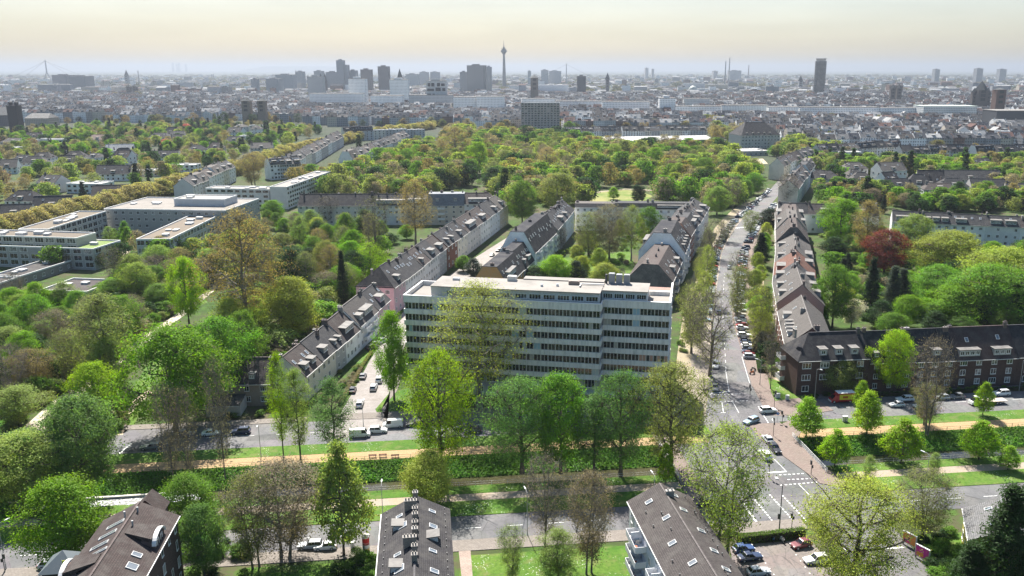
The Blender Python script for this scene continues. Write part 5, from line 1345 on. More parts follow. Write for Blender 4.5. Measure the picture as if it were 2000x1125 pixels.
NAMES = {'spruce': 'spruce_tree', 'cedar': 'evergreen_tree', 'poplar': 'poplar_tree', 'willow': 'willow_tree', 'cherry': 'blossom_tree', 'shrub': 'shrub'}
TR = random.Random(77)
def tree(kind, X, Y, height, width, tint='green', zone='', label=None, rz=None, jitter=.14):
    wood, crown, h, r = TR.choice(T[kind])
    R = empty(NAMES.get(kind, 'tree'), (X, Y, 0.0), TR.uniform(0, 6.28) if rz is None else rz)
    sx = width / (2 * r); sz = height / h
    c0 = TINT[tint]; j = 1 + TR.uniform(-jitter, jitter); hj = TR.uniform(-.08, .08)
    cc = (c0[0] * j * (1 + hj), c0[1] * j, c0[2] * j)
    bk = BARKG if kind in ('plane', 'bare', 'budding') else BARK if kind not in ('spruce', 'cedar') else BARKD
    if kind in ('budding', 'bare'): bk = (.20, .175, .145)
    link('trunk', wood, R, None, 0, (sx, sx, sz), bk)
    link('crown', crown, R, None, 0, (sx, sx, sz), cc)
    R['category'] = 'shrub' if kind == 'shrub' else 'tree'
    if label: R['label'] = label
    TREES.append((R, kind, tint, zone, height))
    return R
def pt(kind, xb, yb, ytop, wpx, tint, label=None, zone=''):
    """tree surveyed in the photograph: foot (xb, yb), top edge ytop, crown width wpx"""
    p = G(xb, yb); H_ = VZ(xb, ytop, p.y); d = PX(p.x, p.y, H_ * .6)[2]
    return tree(kind, p.x, p.y, max(1.5, H_), wpx * d / F, tint, zone, label)
PT = [
 # along the canal, in front of the office block
 ('spread', 862, 925, 690, 150, 'lime', 'airy lime green tree with three dark stems before the office block\'s left half'),
 ('plane', 935, 800, 553, 200, 'yellow', 'tall sparse yellow-green tree rising against the office block\'s left facade'),
 ('chestnut', 770, 780, 612, 62, 'bright', 'vivid green round tree at the left corner of the office block'),
 ('spread', 1020, 925, 742, 150, 'blue', 'big cool green tree left of three before the office block\'s right half'),
 ('maple', 1095, 925, 733, 120, 'fresh', 'big green tree in the middle of three before the office block\'s right half'),
 ('alder', 1160, 930, 775, 95, 'blue', 'slimmer cool green tree between the two largest canal trees'),
 ('spread', 1212, 930, 730, 130, 'blue', 'big bluish green tree under the office block\'s right corner'),
 ('spread', 1310, 920, 715, 150, 'olive', 'wide olive-green tree with dark trunk beside the bridge'),
 ('lime', 1299, 945, 868, 36, 'lime', 'small glowing lime tree on the near canal bank below the olive tree'),
 ('budding', 1410, 1095, 835, 185, 'yellow', 'large budding tree with many upright limbs beside the balconied white house'),
 ('chestnut', 838, 985, 888, 110, 'yellow', 'yellow-green round tree on the near bank behind the dark-roofed house'),
 ('lime', 672, 1085, 868, 105, 'pale', 'tall pale conical tree beside the advertising column'),
 ('alder', 555, 905, 690, 44, 'lime', 'slender lime green tree leftmost of the thin canal stems'),
 ('alder', 588, 905, 722, 60, 'pale', 'slender pale tree among the thin canal stems left of the side street'),
 ('alder', 655, 905, 740, 80, 'blue', 'cool green tree in front of the mouth of the side street'),
 ('bare', 440, 935, 700, 60, 'brown', 'tall bare ivy-wrapped stem on the left canal bank'),
 ('bare', 372, 945, 760, 55, 'brown', 'thin leaning bare tree on the left canal bank'),
 ('bare', 340, 950, 750, 60, 'brown', 'bare forked tree left of the ivy-wrapped stem'),
 ('budding', 560, 1090, 905, 190, 'brown', 'twiggy many-stemmed grey tree spreading over the lower left road'),
 ('budding', 500, 1110, 930, 120, 'olive', 'twiggy olive-tinged bush tree left of the parked white car'),
 ('bare', 1065, 1070, 890, 100, 'brown', 'bare brown tree standing by the road left of the balconied house'),
 ('budding', 1150, 1120, 925, 110, 'brown', 'budding brown tree on the lawn beside the balconied white house'),
 ('alder', 1090, 1140, 1035, 80, 'pale', 'small airy pale green tree on the front lawn'),
 ('budding', 1000, 1140, 1028, 62, 'pale', 'thin pale twiggy tree on the lawn right of the dark-roofed house'),
 # lower left
 ('chestnut', 140, 1110, 940, 160, 'bright', 'spreading bright green maple left of the brick house with barrel dormers'),
 ('maple', 165, 965, 780, 150, 'blue', 'soft green tree over the canal at the left'),
 ('maple', 60, 985, 850, 170, 'pale', 'soft pale green tree at the left edge over the canal'),
 ('chestnut', 375, 1040, 930, 105, 'fresh', 'green tree right behind the brick house with barrel dormers'),
 ('chestnut', 400, 1125, 990, 90, 'blue', 'leafy tree right of the brick house with barrel dormers'),
 ('maple', 345, 845, 640, 190, 'bright', 'huge glowing green tree left of the side street terrace'),
 ('maple', 430, 790, 625, 130, 'fresh', 'green round tree behind the huge glowing one'),
 ('chestnut', 190, 820, 712, 95, 'lime', 'lime green tree beside the left park walk'),
 ('alder', 215, 760, 575, 110, 'olive', 'tall half-bare tree with dark stems by the left park walk'),
 ('maple', 370, 635, 505, 65, 'lime', 'brilliant lime green tree standing alone by the park walk'),
 ('plane', 485, 665, 412, 165, 'bronze', 'towering bronze-leaved tree above the left park walk'),
 ('chestnut', 575, 660, 545, 100, 'yellow', 'yellow-green tree behind the side street terrace roofs'),
 ('spruce', 672, 600, 490, 30, 'conifer', 'thin dark conifer between wood and pink corner house'),
 ('willow', 725, 545, 475, 75, 'lime', 'lime green weeping willow left of the tall terrace'),
 # terrace garden trees
 ('bare', 735, 500, 385, 70, 'olive', 'grey-green tree with ivy trunk before the long cream terrace'),
 ('plane', 812, 480, 352, 85, 'bronze', 'tall bronze-tinged twin tree before the zinc mansard'),
 ('bare', 640, 440, 385, 55, 'brown', 'purplish bare tree before the black-roofed cream terrace'),
 # bridge, right bank
 ('lime', 1574, 855, 778, 60, 'lime', 'young cone-shaped tree nearest the bridge on the far bank'),
 ('lime', 1692, 850, 766, 60, 'lime', 'young cone-shaped tree second from the bridge on the far bank'),
 ('lime', 1630, 912, 840, 58, 'lime', 'young cone-shaped tree nearest the bridge on the near bank'),
 ('lime', 1760, 905, 820, 74, 'lime', 'young cone-shaped tree second from the bridge on the near bank'),
 ('lime', 1911, 898, 824, 70, 'lime', 'young cone-shaped tree third from the bridge on the near bank'),
 ('lime', 1968, 918, 872, 40, 'lime', 'smallest young tree by the gravel path at the right'),
 ('lime', 1919, 812, 748, 36, 'lime', 'small pointed tree beside the flatbed truck'),
 ('lime', 1681, 800, 745, 34, 'lime', 'small leaning lime green tree behind the red van'),
 ('maple', 1740, 770, 648, 75, 'lime', 'tall pyramid-shaped bright tree before the dark brick terrace'),
 ('chestnut', 1640, 768, 702, 72, 'olive', 'feathery olive tree at the brick corner house'),
 ('bare', 1808, 850, 660, 90, 'brown', 'dead leaning grey tree before the dark brick terrace'),
 ('budding', 1805, 830, 750, 60, 'olive', 'sparse green tree tangled at the foot of the dead tree'),
 ('alder', 1694, 950, 890, 28, 'pale', 'thin pale sapling on the roadside lawn right of the bridge'),
 ('alder', 1822, 935, 885, 28, 'pale', 'thin pale sapling by the gravel path below the lime trees'),
 ('spread', 1665, 1150, 945, 235, 'yellow', 'big yellow-green spreading tree over the parking lot'),
 ('budding', 1800, 1050, 925, 130, 'olive', 'gnarled ivy-green tree at the road corner right'),
 ('spruce', 1955, 1150, 950, 130, 'dark', 'large dark spruce at the lower right corner'),
 ('spruce', 1890, 1150, 1060, 90, 'dark', 'smaller spruce left of the large one at the lower right'),
 # boulevard
 ('bare', 1385, 735, 570, 120, 'olive', 'spreading bare boulevard tree beside the office block'),
 ('budding', 1350, 690, 555, 75, 'olive', 'olive budding tree between office block and boulevard'),
 ('plane', 1372, 640, 530, 50, 'yellow', 'yellow-green boulevard tree west side, lowest of its row'),
 ('plane', 1378, 590, 480, 44, 'yellow', 'yellow-green boulevard tree above the lowest one'),
 ('bare', 1395, 505, 430, 60, 'olive', 'dark spreading tree at the west kerb near the crossing'),
 ('budding', 1440, 620, 520, 55, 'olive', 'thin tree among the east parked cars'),
 ('bare', 1442, 560, 490, 50, 'olive', 'bare tree among the east parked cars further up'),
 ('bare', 1505, 760, 650, 45, 'brown', 'slender bare tree on the corner pavement'),
 ('budding', 1480, 680, 560, 60, 'yellow', 'yellowish tree between parked cars and east terrace'),
 ('cedar', 1502, 442, 408, 48, 'conifer', 'black bushy evergreen at the boulevard crossing'),
 ('budding', 1464, 458, 412, 42, 'olive', 'budding tree beside the zebra crossing of the boulevard'),
 ('bare', 1418, 472, 425, 48, 'olive', 'dark bare tree at the west kerb below the crossing'),
 ('maple', 1452, 396, 352, 42, 'green', 'green tree above the slanted parked cars, lower one'),
 ('maple', 1472, 380, 338, 40, 'fresh', 'green tree above the slanted parked cars, upper one'),
 ('bare', 1535, 402, 340, 52, 'brown', 'grey bare tree on the upper east boulevard'),
 ('spruce', 1484, 520, 455, 40, 'conifer', 'black conifer in the east front gardens'),
 ('shrub', 1528, 718, 695, 22, 'bright', None), ('shrub', 1522, 709, 690, 20, 'bright', None), ('shrub', 1505, 700, 668, 46, 'dark', None), ('shrub', 1490, 690, 650, 40, 'brown', None),
 # right gardens
 ('maple', 1640, 480, 390, 82, 'bright', 'vivid green tree rising behind the east boulevard row'),
 ('alder', 1688, 510, 393, 60, 'bronze', 'golden bronze tree left of the copper beech'),
 ('maple', 1725, 540, 450, 82, 'copper', 'copper-red beech in the right gardens'),
 ('maple', 1782, 500, 420, 72, 'pale', 'pale green tree behind the copper beech'),
 ('spruce', 1697, 620, 503, 42, 'conifer', 'near-black conifer below the copper beech'),
 ('spruce', 1740, 610, 520, 44, 'bluefir', 'blue-grey fir right of the near-black conifer'),
 ('spruce', 1758, 605, 525, 46, 'bluefir', 'second blue-grey fir beside the first'),
 ('cherry', 1662, 640, 585, 50, 'white', 'white-blossomed cherry behind the brick corner house'),
 ('maple', 1625, 640, 520, 75, 'green', 'soft green tree beside the bare pinkish gable'),
 ('chestnut', 1655, 580, 535, 55, 'bright', 'bright tree behind the soft green one'),
 ('maple', 1830, 610, 520, 105, 'fresh', 'fresh green round tree in the middle of the right gardens'),
 ('chestnut', 1860, 640, 560, 110, 'bright', 'bright green broad tree above the brick terrace'),
 ('maple', 1850, 550, 452, 130, 'yellow', 'yellow-green dome-shaped tree before the garden terrace'),
 ('maple', 1950, 600, 485, 140, 'yellow', 'wide yellow-green dome tree at the right edge'),
 ('maple', 1935, 640, 520, 150, 'fresh', 'huge green tree at the right edge above the brick terrace'),
 ('cedar', 1985, 640, 540, 80, 'dark', 'dark green mass at the right edge behind the terrace'),
 ('chestnut', 1770, 640, 578, 60, 'bright', 'small bright tree behind the brick terrace roof'),
 ('cedar', 1890, 640, 570, 60, 'dark', 'dark evergreen behind the terrace chimneys'),
 # courtyard
 ('plane', 1233, 510, 402, 60, 'yellow', 'straight-trunked tree with open crown in the courtyard'),
 ('budding', 1190, 505, 400, 80, 'brown', 'cluster of brown budding trees in the courtyard'),
 ('budding', 1150, 500, 415, 70, 'olive', 'olive budding tree at the courtyard\'s left'),
 ('maple', 1265, 480, 405, 50, 'green', 'round green tree at the courtyard\'s back right'),
 ('chestnut', 1085, 560, 500, 62, 'lime', 'brilliant lime tree behind the office roof'),
 ('cedar', 1045, 560, 520, 55, 'dark', 'dark tree next to the brilliant lime one'),
 ('chestnut', 1180, 565, 515, 60, 'yellow', 'yellow-green tree left of the slate gable'),
 ('cedar', 1125, 560, 510, 40, 'conifer', 'dark evergreen in the courtyard garden'),
 ('chestnut', 1140, 440, 410, 35, 'bright', 'bright bush tree before the white back row'),
 ('chestnut', 905, 530, 500, 34, 'fresh', 'small green tree in front of the orange-gabled house'),
 ('cedar', 925, 540, 505, 32, 'bluefir', 'dark bluish tree beside the orange gable'),
 # park
 ('maple', 932, 340, 278, 48, 'lime', 'bright lime tree standing out in the park'),
 ('plane', 1070, 355, 288, 62, 'bronze', 'rust-bronze fan-shaped tree in the park'),
 ('plane', 890, 320, 248, 74, 'bronze', 'broad bronze tree at the park\'s far left'),
 ('poplar', 987, 400, 328, 18, 'dark', 'dark column-shaped poplar beside the park'),
 ('lime', 1198, 390, 366, 24, 'lime', 'small round tree on the park meadow'),
 ('poplar', 1243, 394, 362, 18, 'dark', 'dark pointed tree on the park meadow\'s right'),
 ('poplar', 1254, 393, 366, 12, 'dark', 'thin dark tree beside the pointed one'),
 ('maple', 1370, 370, 310, 50, 'green', 'round green tree at the red court'),
 ('maple', 1400, 420, 365, 52, 'pale', 'pale green tree at the boulevard crossing'),
 ('bare', 1430, 410, 345, 42, 'brown', 'purplish bare tree by the upper boulevard'),
 ('maple', 1020, 440, 355, 60, 'green', 'green tree behind the cream corner house'),
 ('maple', 1090, 420, 340, 80, 'olive', 'wide olive tree at the park edge behind the courtyard'),
 ('budding', 495, 365, 300, 62, 'bronze', 'golden bronze fan tree left of the white slab'),
 ('chestnut', 535, 430, 392, 45, 'bright', 'bright tree in front of the white slab'),
 ('poplar', 702, 300, 263, 10, 'dark', 'thin dark poplar on the avenue roofs'),
]
for a in PT: pt(a[0], a[1], a[2], a[3], a[4], a[5], a[6])
OCC = [(R.location.x, R.location.y) for (R, *_x) in TREES]

def inpoly(x, y, poly):
    c_ = False; n = len(poly)
    for i in range(n):
        (x0, y0), (x1, y1) = poly[i], poly[(i + 1) % n]
        if (y0 > y) != (y1 > y) and x < (x1 - x0) * (y - y0) / (y1 - y0) + x0: c_ = not c_
    return c_
# no-tree footprints in survey pixels (walks, lawns, streets)
KEEP = [[(95, 790), (222, 700), (276, 660), (347, 612), (412, 562), (440, 528), (455, 535), (430, 565), (364, 620), (296, 668), (255, 712), (150, 805)],
        [(-40, 905), (95, 790), (150, 805), (90, 905)], [(228, 850), (262, 775), (300, 700), (350, 640), (362, 660), (290, 790), (250, 850)],
        [(216, 545), (225, 485), (262, 485), (270, 545)], [(200, 705), (290, 642), (360, 598), (430, 538), (458, 538), (448, 600), (392, 682), (320, 748), (236, 795)], [(50, 805), (150, 770), (225, 698), (240, 760), (150, 860), (50, 905)], [(-60, 548), (185, 560), (185, 612), (-60, 606)], [(360, 615), (440, 540), (452, 560), (404, 640), (366, 655)]]
def zone(name, poly, n, mix, hh, ww, dmin, seed):
    rg = random.Random(seed); xs = [p[0] for p in poly]; ys = [p[1] for p in poly]; out = 0; tries = 0
    W = [(G(p[0], p[1]).x, G(p[0], p[1]).y) for p in poly]
    x0, x1, y0, y1 = min(p[0] for p in W), max(p[0] for p in W), min(p[1] for p in W), max(p[1] for p in W)
    while out < n and tries < n * 60:
        tries += 1
        X, Y = rg.uniform(x0, x1), rg.uniform(y0, y1)
        if not inpoly(X, Y, W): continue
        px, py, _d = PX(X, Y)
        if any(inpoly(px, py, k) for k in KEEP): continue
        if any((X - a) ** 2 + (Y - b) ** 2 < dmin * dmin for a, b in OCC): continue
        kind, tint = rg.choice(mix)
        h = rg.uniform(*hh) * (.8 if kind in ('cherry', 'spruce') else 1); w = rg.uniform(*ww)
        if kind in ('spruce', 'poplar'): w *= .55
        if kind == 'cherry': h *= .5; w *= .8
        tree(kind, X, Y, h, w, tint, name)
        OCC.append((X, Y)); out += 1
WOOD = [('maple', 'green'), ('maple', 'bright'), ('maple', 'fresh'), ('chestnut', 'bright'), ('chestnut', 'fresh'), ('chestnut', 'green'), ('maple', 'pale'), ('budding', 'olive'), ('budding', 'brown'), ('plane', 'olive'), ('alder', 'pale'), ('cedar', 'dark'), ('bare', 'brown'), ('bare', 'olive'), ('budding', 'bronze')]
zone('in the left-hand wood', [(-40, 560), (180, 575), (245, 545), (430, 535), (440, 640), (330, 700), (225, 850), (130, 800), (-60, 880)], 52, WOOD, (9, 17), (8, 13), 7.5, 1)
zone('by the canal at the left', [(-60, 900), (215, 860), (215, 900), (120, 1000), (-60, 1010)], 6, [('maple', 'pale'), ('maple', 'blue'), ('chestnut', 'green')], (8, 13), (8, 11), 6, 2)
zone('in the wood behind the side street', [(440, 510), (600, 455), (720, 455), (775, 470), (700, 560), (690, 600), (560, 690), (440, 790), (400, 790), (400, 700), (455, 600)], 44, [('maple', 'green'), ('maple', 'olive'), ('budding', 'brown'), ('plane', 'bronze'), ('plane', 'olive'), ('chestnut', 'yellow'), ('cedar', 'dark'), ('maple', 'dark'), ('chestnut', 'bright'), ('alder', 'pale'), ('budding', 'olive')], (10, 18), (8, 12), 7.5, 3)
zone('in the right-hand gardens', [(1600, 470), (1780, 500), (2040, 510), (2040, 640), (1690, 632), (1640, 600), (1620, 560)], 34, [('maple', 'green'), ('maple', 'fresh'), ('chestnut', 'bright'), ('cedar', 'dark'), ('maple', 'yellow'), ('spruce', 'conifer'), ('budding', 'brown'), ('spruce', 'bluefir')], (8, 14), (7, 12), 7.5, 4)
zone('behind the garden terrace', [(1620, 400), (1900, 392), (2040, 400), (2040, 412), (1760, 420), (1640, 425)], 12, [('maple', 'green'), ('spruce', 'conifer'), ('maple', 'yellow'), ('budding', 'brown'), ('chestnut', 'bright'), ('cedar', 'dark')], (9, 15), (8, 12), 8, 5)
zone('in the courtyard gardens', [(1060, 540), (1110, 470), (1240, 450), (1240, 500), (1215, 560)], 12, [('maple', 'green'), ('cedar', 'dark'), ('budding', 'brown'), ('chestnut', 'yellow'), ('bare', 'brown')], (6, 11), (5, 8), 5.5, 6)
zone('among the clinic buildings', [(205, 470), (265, 470), (240, 520), (215, 510)], 4, [('lime', 'fresh'), ('alder', 'pale')], (8, 12), (5, 7), 5, 7)
zone('along the boulevard', [(1330, 700), (1350, 560), (1385, 470), (1400, 470), (1386, 560), (1378, 700)], 15, [('budding', 'olive'), ('plane', 'yellow'), ('bare', 'olive')], (8, 12), (5, 8), 6, 8)
zone('in the east front gardens', [(1484, 700), (1468, 560), (1480, 470), (1496, 470), (1490, 560), (1506, 700)], 15, [('chestnut', 'yellow'), ('budding', 'olive'), ('bare', 'brown'), ('lime', 'bright'), ('cedar', 'dark')], (5, 10), (5, 8), 5, 9)
zone('in the park', [(690, 372), (820, 300), (940, 285), (1110, 290), (1180, 320), (1390, 325), (1440, 380), (1380, 392), (1290, 388), (1290, 362), (1160, 366), (1110, 388), (1000, 400), (960, 385), (830, 372)], 66, [('maple', 'green'), ('maple', 'fresh'), ('maple', 'bright'), ('maple', 'olive'), ('chestnut', 'green'), ('plane', 'bronze'), ('budding', 'brown'), ('plane', 'olive'), ('maple', 'pale'), ('cedar', 'dark')], (13, 21), (11, 17), 11, 10)
zone('in front of the long terrace', [(520, 440), (700, 455), (890, 470), (860, 490), (700, 470), (540, 470)], 8, [('maple', 'green'), ('cedar', 'dark'), ('budding', 'bronze'), ('chestnut', 'bright')], (7, 11), (6, 9), 7, 11)
zone('behind the brick terrace', [(1700, 640), (2030, 632), (2030, 660), (1720, 665)], 7, [('maple', 'green'), ('cedar', 'dark'), ('chestnut', 'fresh')], (7, 11), (7, 10), 7, 12)

# labels of the filled zones: place in the row of their own look within the zone
from collections import defaultdict
gz = defaultdict(list)
for (R, kind, tint, zn, h) in TREES:
    if not R.get('label'): gz[(kind, tint, zn)].append(R)
for (kind, tint, zn), lst in gz.items():
    lst.sort(key=lambda R: PX(R.location.x, R.location.y)[0])
    base = '%s %s %s' % (TN[tint], KN[kind], 'shrub' if kind == 'shrub' else 'tree')
    where = zn or 'at the corner of the boulevard'
    for i, R in enumerate(lst):
        if len(lst) == 1: R['label'] = 'the only %s %s' % (base, where)
        else: R['label'] = '%s %s from the left %s' % (ordinal(i), base, where)
for (R, kind, tint, zn, h) in TREES: R['group'] = 'trees ' + zn if zn else 'single trees of the near streets and gardens'

# ---- distant trees : one mass, thousands of crowns
FT = []
def far_crown(seed, h, r, shape, nC, nL, leaf, sig, bole=.12):
    rg = np.random.default_rng(seed); env = ENV[shape]
    az = rg.uniform(0, 6.283, nC); t = rg.beta(1.2, 1.0, nC)
    rad = r * env(t) * (1 + .26 * np.cos(3 * az + seed + 5 * t) + .2 * np.cos(5 * az - seed + 9 * t) + .14 * np.cos(2 * az + 14 * t)) * (.45 + .5 * rg.uniform(0, 1, nC) ** .5)
    cc = np.stack([np.cos(az) * rad, np.sin(az) * rad, h * bole + t * h * (1 - bole)], 1); ci = np.repeat(np.arange(nC), nL)
    pos = cc[ci] + rg.normal(size=(nC * nL, 3)) * sig * np.array([1, 1, .7]); pos[:, 2] = np.clip(pos[:, 2], .3, h)
    ax = np.stack([pos[:, 0], pos[:, 1], (pos[:, 2] - h * .55) * .7], 1); ax /= np.maximum(.3, np.linalg.norm(ax, axis=1, keepdims=True))
    sh = np.clip(rg.normal(.5, .25, nC)[ci] + rg.normal(0, .12, nC * nL), 0, 1)
    me = np_mesh('far_crown', leaf_quads(rg, pos, leaf, .65, .4, ax), None, 4, 'leaf_far', sh)
    return bpy.data.objects.new('far_crown_%02d' % len(FT), me)
for i in range(3): FT.append(far_crown(300 + i, 12, 6.0, 'round', 90, 24, .50, .95))
for i in range(2): FT.append(far_crown(310 + i, 13, 6.2, 'oval', 130, 14, .36, 1.0))
FT.append(far_crown(320, 14, 3.4, 'cone', 70, 20, .6, .6, .03))
FT.append(far_crown(321, 18, 2.2, 'column', 70, 18, .6, .5, .03))
FARC = []   # X, Y, scale, idx, tint
def far_pt(X, Y, s, idx, tint, sz=1.0): FARC.append((X, Y, s, s * sz, idx, TINT[tint] if isinstance(tint, str) else tint))
FR = random.Random(5)
def far_zone(poly, n, mix, s, dmin=0.0):
    W = [(G(p[0], p[1]).x, G(p[0], p[1]).y) for p in poly]
    x0, x1, y0, y1 = min(p[0] for p in W), max(p[0] for p in W), min(p[1] for p in W), max(p[1] for p in W); k = 0; tries = 0
    while k < n and tries < 40 * n:
        tries += 1
        X, Y = FR.uniform(x0, x1), FR.uniform(y0, y1)
        if not inpoly(X, Y, W): continue
        if any(abs(X - a) < rx and abs(Y - b) < rx for a, b, rx in FAR_KEEP): continue
        idx, tint = FR.choice(mix); far_pt(X, Y, FR.uniform(*s), idx if idx >= 0 else FR.choice((0, 1, 2)), tint, FR.uniform(.85, 1.2)); k += 1
FAR_KEEP = [(o_.location.x + math.cos(o_.rotation_euler.z) * k, o_.location.y + math.sin(o_.rotation_euler.z) * k + q, 9.0) for o_ in col.objects if o_.name.startswith('villa') for k in (3, 12, 21) for q in (-16, -4, 6)] + [(a, b, 5.0) for a, b in OCC if b > 420]
MIXV = [(3, 'brown'), (4, 'brown'), (-1, 'green'), (-1, 'green'), (-1, 'olive'), (-1, 'pale'), (-1, 'fresh'), (-1, 'dark'), (3, 'brown'), (4, 'bronze'), (5, 'conifer'), (-1, 'yellow'), (-1, 'bright'), (-1, 'dark'), (3, 'olive'), (6, 'dark')]
far_zone([(-80, 268), (200, 252), (470, 248), (640, 256), (560, 290), (330, 350), (120, 400), (-80, 440)], 620, MIXV, (.65, 1.05))
far_zone([(-80, 268), (200, 252), (470, 248), (330, 330), (-80, 380)], 9, [(-1, 'copper'), (-1, 'pink')], (.7, .9))
far_zone([(640, 372), (820, 292), (880, 268), (1010, 268), (1160, 292), (1400, 300), (1480, 345), (1440, 380), (1390, 345), (1160, 340), (1000, 350), (860, 372)], 620, [(-1, 'green'), (-1, 'fresh'), (-1, 'olive'), (3, 'brown'), (4, 'bronze'), (-1, 'pale'), (-1, 'dark'), (4, 'olive'), (-1, 'yellow')], (.8, 1.4))
far_zone([(1010, 272), (1110, 262), (1160, 285), (1100, 292), (1020, 290)], 45, [(-1, 'dark'), (-1, 'green')], (.9, 1.3))
far_zone([(1500, 300), (1620, 310), (1760, 325), (2060, 322), (2060, 405), (1900, 398), (1720, 400), (1640, 400), (1600, 350)], 460, MIXV, (.6, 1.1))
far_zone([(1530, 285), (1620, 290), (1640, 310), (1550, 320)], 40, [(-1, 'olive'), (-1, 'green'), (-1, 'yellow')], (.9, 1.3))
far_zone([(860, 262), (930, 255), (960, 275), (880, 285)], 30, [(4, 'bronze'), (3, 'brown'), (-1, 'olive')], (1, 1.4))
far_zone([(1370, 240), (1450, 250), (1460, 290), (1400, 285)], 40, [(4, 'bronze'), (3, 'brown'), (-1, 'olive')], (1, 1.5))
far_zone([(560, 350), (660, 345), (690, 365), (640, 385), (580, 372)], 30, [(4, 'bronze'), (-1, 'olive'), (-1, 'fresh')], (.6, 1.0))
far_zone([(390, 560), (470, 480), (520, 420), (560, 440), (470, 560)], 14, [(4, 'bronze'), (4, 'olive')], (.7, 1.0))
PKM = [(3, 'brown'), (4, 'bronze'), (3, 'olive'), (-1, 'green'), (-1, 'fresh'), (-1, 'olive'), (3, 'brown'), (4, 'bronze'), (-1, 'pale'), (-1, 'dark'), (4, 'olive'), (-1, 'yellow')]
far_zone([(1290, 345), (1440, 345), (1455, 402), (1395, 408), (1290, 399)], 60, PKM, (.9, 1.35))
far_zone([(960, 345), (1150, 340), (1148, 400), (1090, 404), (1000, 418), (960, 400)], 80, PKM, (.9, 1.4))
far_zone([(1160, 330), (1390, 330), (1330, 366), (1160, 366)], 60, PKM, (.8, 1.3))
far_zone([(1590, 350), (1660, 350), (1700, 420), (1640, 470), (1604, 440)], 50, MIXV, (.6, 1.0))
far_zone([(1720, 385), (2050, 378), (2050, 412), (1740, 420)], 70, MIXV, (.6, 1.0))
far_zone([(640, 378), (800, 372), (860, 376), (860, 392), (640, 396)], 40, PKM, (.8, 1.2))
far_zone([(-40, 500), (180, 520), (250, 540), (200, 535), (-40, 520)], 8, MIXV, (.5, .9))
far_zone([(200, 520), (270, 480), (330, 490), (430, 470), (430, 540), (260, 560)], 22, MIXV, (.5, .9))
# the plane avenue: a double line of olive crowns
for (xa, ya, xb, yb, n) in ((-60, 482, 190, 418, 34), (190, 418, 430, 352, 36), (430, 352, 560, 305, 26), (560, 305, 760, 262, 40), (760, 262, 850, 250, 20)):
    a, b = G(xa, ya), G(xb, yb)
    for k in range(n):
        for off in (-7, 7, -16):
            t_ = (k + FR.uniform(-.3, .3)) / n
            far_pt(a.x + (b.x - a.x) * t_ + FR.uniform(-2, 2), a.y + (b.y - a.y) * t_ + off + FR.uniform(-2, 2), FR.uniform(.8, 1.05), FR.choice((0, 3, 4)), FR.choice(((.32, .30, .12), (.30, .30, .10), (.33, .29, .13), (.31, .26, .12))), FR.uniform(.8, 1.0))
# ================================================================== CITY AND SKYLINE
CITY_KEEP = []
def block(x0, x1, ytop, D, depth, color, label, name='tower_block', cat='tower block', rot=0.0, wall='city_wall', roofc=(.22, .21, .2), cap=True, roof='flat', ridge=0.0):
    X0, X1 = (x0 - CX) / F, (x1 - CX) / F
    k = D * _c + HC * _s
    dpt = k - 0.0
    xa, xb = X0 * dpt, X1 * dpt
    z = VZ((x0 + x1) / 2, ytop, D); w = xb - xa
    R = empty(name, ((xa + xb) / 2, D, 0), rot); tag(R, label, cat)
    m = MB(); a, d = w / 2, depth
    for p, q in (((-a, 0), (a, 0)), ((a, 0), (a, d)), ((a, d), (-a, d)), ((-a, d), (-a, 0))):
        L = math.hypot(q[0] - p[0], q[1] - p[1])
        m.poly([(p[0], p[1], 0), (q[0], q[1], 0), (q[0], q[1], z), (p[0], p[1], z)], 0, [(0, 0), (L, 0), (L, z), (0, z)])
    m.obj('wall', wall, R, color)
    m = MB()
    if roof == 'flat':
        m.box(-a - .3, a + .3, -.3, d + .3, z, z + .8)
        m.obj('roof', 'roof_flat', R, roofc)
        if cap:
            MB().box(-a * .5, a * .3, d * .25, d * .7, z + .8, z + 4.5).obj('plant_room', 'plaster', R, tuple(c_ * .9 for c_ in color))
    else:
        r = z + ridge
        m.poly([(-a - .5, -.5, z), (a + .5, -.5, z), (a + .5 - ridge * .6, d / 2, r), (-a - .5 + ridge * .6, d / 2, r)]); m.poly([(a + .5, d + .5, z), (-a - .5, d + .5, z), (-a - .5 + ridge * .6, d / 2, r), (a + .5 - ridge * .6, d / 2, r)])
        m.poly([(-a - .5, d + .5, z), (-a - .5, -.5, z), (-a - .5 + ridge * .6, d / 2, r)]); m.poly([(a + .5, -.5, z), (a + .5, d + .5, z), (a + .5 - ridge * .6, d / 2, r)])
        m.obj('roof', 'roof_tile', R, roofc)
    CITY_KEEP.append(((xa + xb) / 2, D + depth / 2, w / 2 + 8, depth / 2 + 10))
    return R
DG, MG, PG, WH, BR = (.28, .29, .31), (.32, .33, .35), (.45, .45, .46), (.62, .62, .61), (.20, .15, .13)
block(603, 632, 150, 2300, 30, (.42, .42, .42), 'grey grid tower with dark striped crown left of the stepped skyscraper')
block(660, 674, 118, 3200, 30, DG, 'stepped dark skyscraper, tallest on the left of the TV tower', name='skyscraper', cat='skyscraper')
block(674.2, 682, 127, 3205, 30, DG, 'second step of the stepped dark skyscraper', name='skyscraper', cat='skyscraper', cap=False)
block(682.3, 697, 138, 3230, 40, DG, 'lower shoulder block right of the stepped skyscraper')
block(638, 660, 141, 3300, 50, DG, 'dark low block left of the stepped skyscraper')
block(706, 726, 136, 3100, 40, (.2, .17, .16), 'brown lattice block right of the stepped skyscraper')
block(740, 760, 130, 3000, 40, (.17, .15, .15), 'dark brown high-rise between stepped skyscraper and TV tower')
